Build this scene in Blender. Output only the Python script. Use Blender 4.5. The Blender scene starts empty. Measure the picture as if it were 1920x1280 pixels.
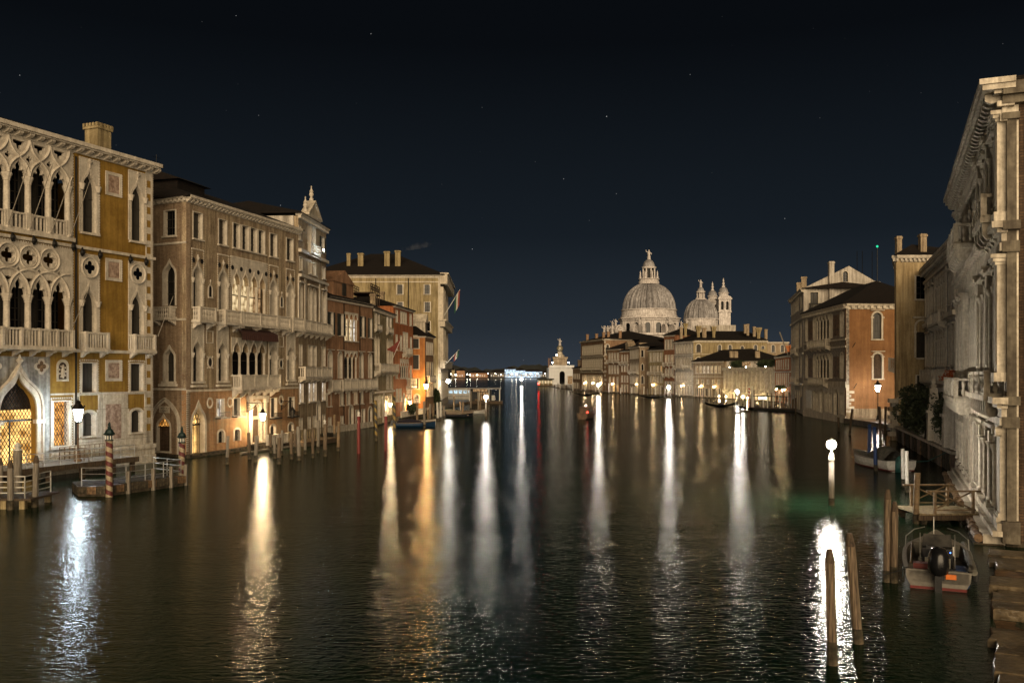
import bpy, math, random
from mathutils import Vector, Matrix
from mathutils.geometry import tessellate_polygon

scene = bpy.context.scene
C = scene.collection
R = math.radians

# ---------------------------------------------------------------- camera
cam_d = bpy.data.cameras.new('camera')
cam = bpy.data.objects.new('camera', cam_d)
C.objects.link(cam)
cam.location = (0, 0, 8.0)
cam.rotation_euler = (R(90), 0, 0)
cam_d.sensor_width = 36.0
cam_d.lens = 36.0 * 1700 / 1920
cam_d.shift_y = 60 / 1920
cam_d.clip_start = 0.3
cam_d.clip_end = 9000
scene.camera = cam

# ---------------------------------------------------------------- night sky
world = bpy.data.worlds.new('World')
scene.world = world
world.use_nodes = True
nt = world.node_tree
nt.nodes.clear()
N = nt.nodes.new
wout = N('ShaderNodeOutputWorld')
wbg = N('ShaderNodeBackground')
wtc = N('ShaderNodeTexCoord')
wsep = N('ShaderNodeSeparateXYZ')
nt.links.new(wtc.outputs['Generated'], wsep.inputs[0])
wramp = N('ShaderNodeValToRGB')
el = wramp.color_ramp.elements
el[0].position = 0.0
el[0].color = (0.0340, 0.0430, 0.0560, 1)
el[1].position = 1.0
el[1].color = (0.0012, 0.0015, 0.0020, 1)
for p, c in ((0.05, (0.0195, 0.0265, 0.0355, 1)), (0.15, (0.0085, 0.0125, 0.0175, 1)), (0.34, (0.0028, 0.0038, 0.0054, 1))):
    e = el.new(p)
    e.color = c
nt.links.new(wsep.outputs['Z'], wramp.inputs[0])
# stars
wvor = N('ShaderNodeTexVoronoi')
wvor.inputs['Scale'].default_value = 70
wlt = N('ShaderNodeMath'); wlt.operation = 'LESS_THAN'; wlt.inputs[1].default_value = 0.032
nt.links.new(wtc.outputs['Generated'], wvor.inputs['Vector'])
nt.links.new(wvor.outputs['Distance'], wlt.inputs[0])
wsr = N('ShaderNodeSeparateColor')
nt.links.new(wvor.outputs['Color'], wsr.inputs[0])
wpw = N('ShaderNodeMath'); wpw.operation = 'POWER'; wpw.inputs[1].default_value = 8
nt.links.new(wsr.outputs[0], wpw.inputs[0])
wml = N('ShaderNodeMath'); wml.operation = 'MULTIPLY'
nt.links.new(wlt.outputs[0], wml.inputs[0]); nt.links.new(wpw.outputs[0], wml.inputs[1])
wm2 = N('ShaderNodeMath'); wm2.operation = 'MULTIPLY'; wm2.inputs[1].default_value = 0.5
nt.links.new(wml.outputs[0], wm2.inputs[0])
wadd = N('ShaderNodeMix'); wadd.data_type = 'RGBA'; wadd.blend_type = 'ADD'; wadd.inputs[0].default_value = 1
nt.links.new(wramp.outputs[0], wadd.inputs[6]); nt.links.new(wm2.outputs[0], wadd.inputs[7])
nt.links.new(wadd.outputs[2], wbg.inputs[0])
wbg.inputs[1].default_value = 0.9
nt.links.new(wbg.outputs[0], wout.inputs[0])

# ---------------------------------------------------------------- soft glow of the lit town and bridge behind the camera (one sun lamp)
sun_d = bpy.data.lights.new('town_glow', 'SUN')
sun_d.energy = 5.0
sun_d.angle = R(60)
sun_d.color = (1.0, 0.775, 0.50)
sun = bpy.data.objects.new('town_glow', sun_d)
C.objects.link(sun)
sun.rotation_euler = Vector((-0.04, 1.0, -0.13)).to_track_quat('-Z', 'Y').to_euler()

scene.view_settings.view_transform = 'Standard'
scene.view_settings.look = 'None'
scene.view_settings.gamma = 1.0
scene.view_settings.exposure = 0.12
cy = scene.cycles
cy.use_denoising = True
cy.denoiser = 'OPENIMAGEDENOISE'
cy.max_bounces = 5
cy.diffuse_bounces = 1
cy.glossy_bounces = 3
cy.transmission_bounces = 3
cy.transparent_max_bounces = 6
cy.sample_clamp_indirect = 6.0
cy.caustics_reflective = False
cy.caustics_refractive = False

# ---------------------------------------------------------------- materials
MATS = {}
def _mat(name):
    m = bpy.data.materials.new(name)
    m.use_nodes = True
    MATS[name] = m
    return m, m.node_tree, m.node_tree.nodes['Principled BSDF']

def wall_mat(name, c1, c2, scale=0.6, rough=0.85, bump=0.25, brick=None, patch=None, streak=0.35, fine=9.0, dark=None, grain=0.5):
    """plaster / stone: two tones, vertical weather streaks, optional brick courses, optional patches where plaster fell"""
    m, t, b = _mat(name)
    n = t.nodes.new; l = t.links.new
    tc = n('ShaderNodeTexCoord')
    n1 = n('ShaderNodeTexNoise'); n1.inputs['Scale'].default_value = scale; n1.inputs['Detail'].default_value = 6; n1.inputs['Roughness'].default_value = 0.65
    l(tc.outputs['Object'], n1.inputs['Vector'])
    r1 = n('ShaderNodeValToRGB'); r1.color_ramp.elements[0].position = 0.39; r1.color_ramp.elements[1].position = 0.61
    r1.color_ramp.elements[0].color = (*c1, 1); r1.color_ramp.elements[1].color = (*c2, 1)
    l(n1.outputs[0], r1.inputs[0])
    col = r1.outputs[0]
    hgt = None
    if brick:
        bc1, bc2, mort = brick
        sp = n('ShaderNodeSeparateXYZ'); l(tc.outputs['Object'], sp.inputs[0])
        ad = n('ShaderNodeMath'); ad.operation = 'ADD'; l(sp.outputs[0], ad.inputs[0]); l(sp.outputs[1], ad.inputs[1])
        cb = n('ShaderNodeCombineXYZ'); l(ad.outputs[0], cb.inputs[0]); l(sp.outputs[2], cb.inputs[1])
        bt = n('ShaderNodeTexBrick'); l(cb.outputs[0], bt.inputs['Vector'])
        bt.inputs['Scale'].default_value = 1.0; bt.inputs['Brick Width'].default_value = 0.36; bt.inputs['Row Height'].default_value = 0.13
        bt.inputs['Mortar Size'].default_value = 0.02; bt.inputs['Color1'].default_value = (*bc1, 1); bt.inputs['Color2'].default_value = (*bc2, 1)
        bt.inputs['Mortar'].default_value = (*mort, 1)
        if patch is None:
            mx = n('ShaderNodeMix'); mx.data_type = 'RGBA'; mx.blend_type = 'MULTIPLY'; mx.inputs[0].default_value = 0.7
            l(bt.outputs[0], mx.inputs[6])
            sc = n('ShaderNodeMix'); sc.data_type = 'RGBA'; sc.inputs[0].default_value = 0.5; sc.inputs[6].default_value = (1, 1, 1, 1)
            l(r1.outputs[0], sc.inputs[7]); l(sc.outputs[2], mx.inputs[7])
            col = mx.outputs[2]
        else:
            lo, hi = patch
            n3 = n('ShaderNodeTexNoise'); n3.inputs['Scale'].default_value = 0.45; n3.inputs['Detail'].default_value = 8; n3.inputs['Roughness'].default_value = 0.7
            l(tc.outputs['Object'], n3.inputs['Vector'])
            r3 = n('ShaderNodeValToRGB'); r3.color_ramp.elements[0].position = lo; r3.color_ramp.elements[1].position = hi
            l(n3.outputs[0], r3.inputs[0])
            mx = n('ShaderNodeMix'); mx.data_type = 'RGBA'
            l(r3.outputs[0], mx.inputs[0]); l(r1.outputs[0], mx.inputs[6]); l(bt.outputs[0], mx.inputs[7])
            col = mx.outputs[2]
        hgt = bt.outputs['Fac']
    if streak:
        mp = n('ShaderNodeMapping'); mp.inputs['Scale'].default_value = (2.2, 2.2, 0.16)
        l(tc.outputs['Object'], mp.inputs[0])
        n2 = n('ShaderNodeTexNoise'); n2.inputs['Scale'].default_value = 1.0; n2.inputs['Detail'].default_value = 7; n2.inputs['Roughness'].default_value = 0.7
        l(mp.outputs[0], n2.inputs['Vector'])
        r2 = n('ShaderNodeValToRGB'); r2.color_ramp.elements[0].position = 0.36; r2.color_ramp.elements[1].position = 0.62
        d = dark or (0.20, 0.17, 0.145)
        r2.color_ramp.elements[0].color = (*d, 1); r2.color_ramp.elements[1].color = (1, 1, 1, 1)
        l(n2.outputs[0], r2.inputs[0])
        m2 = n('ShaderNodeMix'); m2.data_type = 'RGBA'; m2.blend_type = 'MULTIPLY'; m2.inputs[0].default_value = streak
        l(col, m2.inputs[6]); l(r2.outputs[0], m2.inputs[7])
        col = m2.outputs[2]
    n4 = n('ShaderNodeTexNoise'); n4.inputs['Scale'].default_value = fine; n4.inputs['Detail'].default_value = 5
    l(tc.outputs['Object'], n4.inputs['Vector'])
    r4 = n('ShaderNodeValToRGB'); r4.color_ramp.elements[0].position = 0.3; r4.color_ramp.elements[0].color = (0.36, 0.33, 0.30, 1); r4.color_ramp.elements[1].position = 0.62
    l(n4.outputs[0], r4.inputs[0])
    m4 = n('ShaderNodeMix'); m4.data_type = 'RGBA'; m4.blend_type = 'MULTIPLY'; m4.inputs[0].default_value = grain
    l(col, m4.inputs[6]); l(r4.outputs[0], m4.inputs[7])
    l(m4.outputs[2], b.inputs['Base Color'])
    b.inputs['Roughness'].default_value = rough
    b.inputs['Specular IOR Level'].default_value = 0.25
    bp = n('ShaderNodeBump'); bp.inputs['Strength'].default_value = bump; bp.inputs['Distance'].default_value = 0.05
    if hgt is not None:
        mm = n('ShaderNodeMath'); mm.operation = 'MULTIPLY_ADD'; mm.inputs[1].default_value = -0.6
        l(hgt, mm.inputs[0]); l(n4.outputs[0], mm.inputs[2]); l(mm.outputs[0], bp.inputs['Height'])
    else:
        l(n4.outputs[0], bp.inputs['Height'])
    l(bp.outputs[0], b.inputs['Normal'])
    return m

def plain_mat(name, c, rough=0.5, metal=0.0, noise=0.25, scale=4.0, spec=0.4, stretch=None, c2=None):
    m, t, b = _mat(name)
    n = t.nodes.new; l = t.links.new
    tc = n('ShaderNodeTexCoord'); n1 = n('ShaderNodeTexNoise'); n1.inputs['Scale'].default_value = scale; n1.inputs['Detail'].default_value = 6
    if stretch:
        mp = n('ShaderNodeMapping'); mp.inputs['Scale'].default_value = stretch
        l(tc.outputs['Object'], mp.inputs[0]); l(mp.outputs[0], n1.inputs['Vector'])
    else:
        l(tc.outputs['Object'], n1.inputs['Vector'])
    r = n('ShaderNodeValToRGB'); r.color_ramp.elements[0].position = 0.3; r.color_ramp.elements[1].position = 0.7
    lo = c2 or tuple(x * (1 - 2 * noise) if noise < 0.5 else x * 0.1 for x in c)
    r.color_ramp.elements[0].color = (*lo, 1); r.color_ramp.elements[1].color = (*c, 1)
    l(n1.outputs[0], r.inputs[0]); l(r.outputs[0], b.inputs['Base Color'])
    b.inputs['Roughness'].default_value = rough; b.inputs['Metallic'].default_value = metal; b.inputs['Specular IOR Level'].default_value = spec
    bp = n('ShaderNodeBump'); bp.inputs['Strength'].default_value = 0.25; bp.inputs['Distance'].default_value = 0.02
    l(n1.outputs[0], bp.inputs['Height']); l(bp.outputs[0], b.inputs['Normal'])
    return m

def glow_mat(name, c, s, vary=False, scale=3.0):
    m, t, b = _mat(name)
    t.nodes.remove(b)
    e = t.nodes.new('ShaderNodeEmission'); e.inputs[0].default_value = (*c, 1); e.inputs[1].default_value = s
    if vary:
        tc = t.nodes.new('ShaderNodeTexCoord'); n1 = t.nodes.new('ShaderNodeTexNoise'); n1.inputs['Scale'].default_value = scale; n1.inputs['Detail'].default_value = 3
        t.links.new(tc.outputs['Object'], n1.inputs['Vector'])
        r = t.nodes.new('ShaderNodeValToRGB'); r.color_ramp.elements[0].position = 0.35; r.color_ramp.elements[1].position = 0.62
        r.color_ramp.elements[0].color = (c[0] * .22, c[1] * .16, c[2] * .1, 1); r.color_ramp.elements[1].color = (*c, 1)
        t.links.new(n1.outputs[0], r.inputs[0]); t.links.new(r.outputs[0], e.inputs[0])
    t.links.new(e.outputs[0], t.nodes['Material Output'].inputs[0])
    return m

def stripe_mat(name, ca, cb, pitch, twist=True):
    m, t, b = _mat(name)
    n = t.nodes.new; l = t.links.new
    tc = n('ShaderNodeTexCoord'); sp = n('ShaderNodeSeparateXYZ'); l(tc.outputs['Object'], sp.inputs[0])
    at = n('ShaderNodeMath'); at.operation = 'ARCTAN2'; l(sp.outputs[1], at.inputs[0]); l(sp.outputs[0], at.inputs[1])
    d = n('ShaderNodeMath'); d.operation = 'DIVIDE'; d.inputs[1].default_value = 2 * math.pi; l(at.outputs[0], d.inputs[0])
    z = n('ShaderNodeMath'); z.operation = 'DIVIDE'; z.inputs[1].default_value = pitch; l(sp.outputs[2], z.inputs[0])
    s = n('ShaderNodeMath'); s.operation = 'ADD'; l(z.outputs[0], s.inputs[0]); l(d.outputs[0], s.inputs[1])
    f = n('ShaderNodeMath'); f.operation = 'FRACT'; l(s.outputs[0], f.inputs[0])
    g = n('ShaderNodeMath'); g.operation = 'GREATER_THAN'; g.inputs[1].default_value = 0.5; l(f.outputs[0], g.inputs[0])
    mx = n('ShaderNodeMix'); mx.data_type = 'RGBA'; l(g.outputs[0], mx.inputs[0]); mx.inputs[6].default_value = (*ca, 1); mx.inputs[7].default_value = (*cb, 1)
    nz = n('ShaderNodeTexNoise'); nz.inputs['Scale'].default_value = 6; nz.inputs['Detail'].default_value = 6; l(tc.outputs['Object'], nz.inputs['Vector'])
    rr = n('ShaderNodeValToRGB'); rr.color_ramp.elements[0].position = .3; rr.color_ramp.elements[0].color = (.4, .36, .32, 1); rr.color_ramp.elements[1].position = .6
    l(nz.outputs[0], rr.inputs[0])
    m2 = n('ShaderNodeMix'); m2.data_type = 'RGBA'; m2.blend_type = 'MULTIPLY'; m2.inputs[0].default_value = .7
    l(mx.outputs[2], m2.inputs[6]); l(rr.outputs[0], m2.inputs[7]); l(m2.outputs[2], b.inputs['Base Color'])
    b.inputs['Roughness'].default_value = 0.6
    return m

STONE = (0.62, 0.55, 0.45)
wall_mat('istrian_stone', (0.52, 0.46, 0.375), (0.66, 0.59, 0.485), 1.3, 0.7, 0.2, streak=0.38, fine=7, grain=0.3)
wall_mat('pale_stone', (0.52, 0.455, 0.355), (0.70, 0.62, 0.49), 1.1, 0.7, 0.25, streak=0.5, fine=6, grain=0.35)
wall_mat('shaded_stone', (0.12, 0.10, 0.075), (0.22, 0.19, 0.14), 0.9, 0.8, 0.25, streak=0.6, fine=4)  # shade of the camera-facing corner returns put into a darker stone colour
wall_mat('marble_white', (0.58, 0.51, 0.40), (0.80, 0.72, 0.585), 1.1, 0.65, 0.25, streak=0.62, fine=6, grain=0.4)
wall_mat('grey_marble', (0.30, 0.29, 0.26), (0.48, 0.46, 0.41), 0.9, 0.6, 0.15, streak=0.80, fine=4)
wall_mat('pink_marble', (0.22, 0.14, 0.10), (0.46, 0.34, 0.26), 2.4, 0.5, 0.1, streak=0.0, fine=5)
wall_mat('ochre_stucco', (0.235, 0.135, 0.022), (0.345, 0.205, 0.042), 0.45, 0.9, 0.15, streak=0.60, fine=5, dark=(0.35, 0.3, 0.25), grain=0.25)
wall_mat('worn_stucco', (0.42, 0.325, 0.205), (0.57, 0.455, 0.305), 0.8, 0.9, 0.35, brick=((0.27, 0.165, 0.095), (0.37, 0.25, 0.16), (0.44, 0.36, 0.26)), patch=(0.47, 0.60), streak=0.75, grain=0.7)
wall_mat('worn_base', (0.31, 0.22, 0.13), (0.41, 0.30, 0.19), 0.9, 0.9, 0.45, brick=((0.36, 0.15, 0.055), (0.46, 0.24, 0.10), (0.42, 0.32, 0.2)), patch=(0.40, 0.47), streak=0.60)
wall_mat('old_brick', (0.6, 0.5, 0.4), (1.0, 0.92, 0.8), 0.7, 0.92, 0.6, brick=((0.28, 0.185, 0.115), (0.40, 0.29, 0.19), (0.36, 0.30, 0.23)), streak=0.65)
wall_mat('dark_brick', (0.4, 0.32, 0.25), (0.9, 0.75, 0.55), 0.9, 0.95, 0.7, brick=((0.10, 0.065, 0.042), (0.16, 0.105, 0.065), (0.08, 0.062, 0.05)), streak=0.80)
wall_mat('rose_stucco', (0.30, 0.165, 0.09), (0.42, 0.24, 0.14), 0.6, 0.9, 0.25, streak=0.65, grain=0.35)
wall_mat('olive_stucco', (0.30, 0.24, 0.13), (0.44, 0.36, 0.21), 0.7, 0.9, 0.25, streak=0.70, grain=0.35)
wall_mat('red_stucco', (0.42, 0.14, 0.05), (0.54, 0.195, 0.075), 0.6, 0.9, 0.25, streak=0.60, grain=0.35)
wall_mat('orange_stucco', (0.44, 0.17, 0.05), (0.56, 0.245, 0.08), 0.7, 0.9, 0.2, streak=0.35, grain=0.35)
wall_mat('clay_stucco', (0.22, 0.105, 0.042), (0.30, 0.15, 0.062), 0.4, 0.9, 0.2, brick=((0.50, 0.33, 0.20), (0.46, 0.30, 0.17), (0.45, 0.3, 0.18)), patch=(0.64, 0.655), streak=0.35, grain=0.35)
wall_mat('yellow_stucco', (0.40, 0.295, 0.155), (0.53, 0.41, 0.235), 0.5, 0.9, 0.2, streak=0.7, grain=0.3)
wall_mat('straw_stucco', (0.30, 0.235, 0.12), (0.40, 0.32, 0.18), 0.35, 0.9, 0.2, streak=0.75, grain=0.35)
wall_mat('mosaic_wall', (0.14, 0.12, 0.11), (0.42, 0.36, 0.27), 3.2, 0.6, 0.3, streak=0.60, fine=14)
wall_mat('white_plaster', (0.44, 0.40, 0.34), (0.58, 0.53, 0.46), 0.5, 0.9, 0.2, streak=0.70)
wall_mat('salute_stone', (0.60, 0.55, 0.52), (0.80, 0.75, 0.72), 0.15, 0.8, 0.2, streak=0.6, fine=1.2, grain=0.4)
wall_mat('tan_wall', (0.34, 0.26, 0.17), (0.44, 0.35, 0.24), 0.35, 0.9, 0.25, streak=0.75)
wall_mat('umber_wall', (0.27, 0.165, 0.095), (0.37, 0.235, 0.145), 0.4, 0.9, 0.25, streak=0.70)
wall_mat('red_brown', (0.26, 0.11, 0.055), (0.36, 0.17, 0.09), 0.4, 0.9, 0.25, streak=0.6)
wall_mat('algae_stone', (0.03, 0.028, 0.018), (0.115, 0.09, 0.06), 1.4, 0.9, 0.6, streak=0.70, fine=6)
wall_mat('rust_stone', (0.09, 0.055, 0.03), (0.26, 0.16, 0.085), 1.6, 0.6, 0.6, streak=0.60, fine=7)
wall_mat('quay_slab', (0.05, 0.038, 0.024), (0.19, 0.145, 0.088), 1.1, 0.3, 0.9, streak=0.0, fine=5.0, grain=0.8)
wall_mat('roof_tile', (0.3, 0.25, 0.2), (0.9, 0.8, 0.7), 1.5, 0.95, 0.6, brick=((0.014, 0.010, 0.008), (0.024, 0.016, 0.012), (0.006, 0.005, 0.004)), streak=0.3)
wall_mat('lead', (0.26, 0.25, 0.255), (0.46, 0.445, 0.45), 0.12, 0.6, 0.15, streak=0.8, fine=0.8)
plain_mat('dark_glass', (0.006, 0.006, 0.0065), 0.06, spec=0.25, noise=0.3, scale=0.7)
plain_mat('curtain_glass', (0.055, 0.050, 0.042), 0.35, spec=0.2, noise=0.4, scale=2.2, stretch=(3, 1, 0.15), c2=(0.012, 0.011, 0.010))
plain_mat('blind', (0.05, 0.04, 0.03), 0.7, noise=0.3, scale=2.0, stretch=(.3, 1, 9), c2=(0.03, 0.024, 0.018))
plain_mat('shutter', (0.035, 0.028, 0.020), 0.7, noise=0.3)
plain_mat('green_shutter', (0.028, 0.032, 0.024), 0.7, noise=0.3)
plain_mat('iron', (0.022, 0.020, 0.018), 0.5, 0.6, noise=0.3)
plain_mat('steel', (0.55, 0.53, 0.5), 0.35, 0.8, noise=0.2)
plain_mat('pile_wood', (0.21, 0.15, 0.095), 0.8, noise=0.4, scale=3, stretch=(9, 9, 0.5), c2=(0.028, 0.019, 0.012))
plain_mat('old_wood', (0.11, 0.075, 0.045), 0.85, noise=0.4, scale=3, stretch=(7, 7, 0.6), c2=(0.03, 0.02, 0.013))
plain_mat('grey_wood', (0.26, 0.225, 0.18), 0.8, noise=0.4, scale=3, stretch=(7, 7, 0.6), c2=(0.10, 0.085, 0.065))
plain_mat('plank_wood', (0.34, 0.27, 0.155), 0.75, noise=0.35, scale=3, stretch=(6, 1, 1), c2=(0.15, 0.11, 0.06))
plain_mat('rail_wood', (0.24, 0.165, 0.09), 0.7, noise=0.35, scale=4, c2=(0.09, 0.06, 0.035))
plain_mat('door_wood', (0.14, 0.085, 0.05), 0.7, noise=0.4, scale=3, stretch=(8, 1, .5), c2=(0.04, 0.025, 0.015))
plain_mat('white_paint', (0.68, 0.65, 0.58), 0.5, noise=0.15)
plain_mat('grey_hull', (0.21, 0.19, 0.16), 0.4, noise=0.2)
plain_mat('boat_floor', (0.20, 0.175, 0.14), 0.5, noise=0.35, scale=3)
plain_mat('red_paint', (0.17, 0.022, 0.018), 0.5, noise=0.2)
plain_mat('blue_paint', (0.02, 0.05, 0.16), 0.5, noise=0.2)
plain_mat('blue_hull', (0.01, 0.035, 0.08), 0.4, noise=0.2)
plain_mat('green_paint', (0.012, 0.032, 0.03), 0.45, noise=0.3)
plain_mat('black_gloss', (0.010, 0.010, 0.011), 0.25, noise=0.2)
plain_mat('black_rubber', (0.02, 0.02, 0.02), 0.7, noise=0.2)
plain_mat('orange_plastic', (0.65, 0.16, 0.02), 0.4, noise=0.1)
plain_mat('tarp_green', (0.025, 0.11, 0.095), 0.6, noise=0.3)
plain_mat('tarp_grey', (0.16, 0.15, 0.12), 0.75, noise=0.3)
plain_mat('tarp_dark', (0.03, 0.026, 0.04), 0.6, noise=0.3)
plain_mat('awning', (0.075, 0.03, 0.022), 0.8, noise=0.3, stretch=(6, 1, .2))
plain_mat('flag_red', (0.20, 0.04, 0.028), 0.8, noise=0.2)
plain_mat('flag_green', (0.012, 0.07, 0.035), 0.8, noise=0.2)
plain_mat('flag_white', (0.4, 0.38, 0.34), 0.8, noise=0.1)
plain_mat('bronze_gold', (0.45, 0.40, 0.28), 0.45, 0.5, noise=0.3)
plain_mat('dogana_white', (0.74, 0.74, 0.74), 0.8, noise=0.08, scale=.5)
plain_mat('leaf', (0.050, 0.070, 0.026), 0.6, noise=0.35, scale=1.2)
plain_mat('dark_leaf', (0.060, 0.072, 0.034), 0.6, noise=0.4, scale=1.2)
plain_mat('flower', (0.5, 0.10, 0.02), 0.7, noise=0.3)
plain_mat('skyline', (0.10, 0.085, 0.07), 0.9, noise=0.3, scale=.1)
plain_mat('land', (0.02, 0.022, 0.02), 0.9, noise=0.3, scale=.05)
plain_mat('letter_ink', (0.02, 0.02, 0.02), 0.8, noise=0.1)
plain_mat('bark', (0.07, 0.05, 0.035), 0.9, noise=0.4)
stripe_mat('stripe_red_cream', (0.11, 0.02, 0.018), (0.33, 0.27, 0.17), 0.62)
stripe_mat('stripe_yellow_black', (0.02, 0.018, 0.015), (0.24, 0.16, 0.035), 0.9)
stripe_mat('stripe_red_white', (0.5, 0.05, 0.04), (0.7, 0.68, 0.62), 0.8)
glow_mat('lamp_white', (1.0, 0.93, 0.82), 260)
glow_mat('lamp_channel', (1.0, 0.92, 0.82), 235)
glow_mat('lamp_cool', (0.78, 0.92, 1.0), 205)
glow_mat('lamp_warm', (1.0, 0.72, 0.40), 560)
glow_mat('lamp_near', (1.0, 0.91, 0.78), 1150)
glow_mat('lamp_attic', (0.72, 0.9, 1.0), 700)
glow_mat('lit_flood', (1.0, 0.74, 0.36), 700)
glow_mat('lamp_small', (1.0, 0.86, 0.62), 40)
glow_mat('lamp_orange', (1.0, 0.56, 0.21), 560)
glow_mat('lamp_row_added', (1.0, 0.70, 0.36), 330)
glow_mat('lamp_far', (1.0, 0.88, 0.70), 60)
glow_mat('lamp_red', (1.0, 0.03, 0.02), 22)
glow_mat('lamp_blue', (0.25, 0.55, 1.0), 9)
glow_mat('lamp_green', (0.03, 0.8, 0.4), 1.2)
glow_mat('blue_led', (0.1, 0.25, 1.0), 4)
glow_mat('lit_gold', (1.0, 0.60, 0.19), 2.2, True, 1.1)
glow_mat('lit_amber', (1.0, 0.47, 0.11), 1.1, True, 3.0)
glow_mat('lit_warm', (1.0, 0.76, 0.42), 0.95, True, 1.6)
glow_mat('lit_white', (1.0, 0.92, 0.80), 1.0, True, 1.5)
glow_mat('lit_dim', (1.0, 0.62, 0.30), 0.45, True, 2.0)
glow_mat('lit_cool', (0.62, 0.85, 1.0), 1.3, True, 2.0)
glow_mat('wall_glow_blue', (0.62, 0.80, 1.0), 1.3, True, .25)  # floodlight put into the far-shore walls as their own glow
glow_mat('lit_far', (1.0, 0.78, 0.5), 0.9, True, .6)

# water: dark green canal, long-exposure softness from roughness plus fine ripples
def water_mat():
    m, t, b = _mat('canal_water')
    n = t.nodes.new; l = t.links.new
    t.nodes.remove(b)
    df = n('ShaderNodeBsdfDiffuse'); df.inputs[0].default_value = (0.0060, 0.0215, 0.0100, 1)
    gl = n('ShaderNodeBsdfGlossy'); gl.distribution = 'BECKMANN'; gl.inputs['Roughness'].default_value = 0.12; gl.inputs[0].default_value = (0.58, 0.58, 0.57, 1)
    fr = n('ShaderNodeFresnel'); fr.inputs['IOR'].default_value = 1.33
    mx = n('ShaderNodeMixShader')
    tc = n('ShaderNodeTexCoord')
    def noise(scale, detail, rough=.55):
        mp = n('ShaderNodeMapping'); mp.inputs['Scale'].default_value = scale; l(tc.outputs['Object'], mp.inputs[0])
        nn = n('ShaderNodeTexNoise'); nn.inputs['Scale'].default_value = 1.0; nn.inputs['Detail'].default_value = detail; nn.inputs['Roughness'].default_value = rough; nn.inputs['Distortion'].default_value = 0.6
        l(mp.outputs[0], nn.inputs['Vector']); return nn
    n1 = noise((2.5, 5.1, 1), 4, .55)          # wavelets running along the canal
    n2 = noise((0.10, 0.38, 1), 3)            # slow swell and old wakes
    n3 = noise((0.025, 0.05, 1), 2)           # calm and rough patches
    r3 = n('ShaderNodeMapRange'); r3.inputs[1].default_value = .35; r3.inputs[2].default_value = .65; r3.inputs[3].default_value = .52; r3.inputs[4].default_value = .72
    l(n3.outputs[0], r3.inputs[0])
    b1 = n('ShaderNodeBump'); b1.inputs['Distance'].default_value = 0.051
    l(n1.outputs[0], b1.inputs['Height']); l(r3.outputs[0], b1.inputs['Strength'])
    b2 = n('ShaderNodeBump'); b2.inputs['Strength'].default_value = 0.25; b2.inputs['Distance'].default_value = 0.16
    l(n2.outputs[0], b2.inputs['Height']); l(b1.outputs[0], b2.inputs['Normal'])
    for s in (df, gl, fr): l(b2.outputs[0], s.inputs['Normal'])
    l(fr.outputs[0], mx.inputs[0]); l(df.outputs[0], mx.inputs[1]); l(gl.outputs[0], mx.inputs[2])
    l(mx.outputs[0], t.nodes['Material Output'].inputs[0])
    return m
water_mat()

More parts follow.
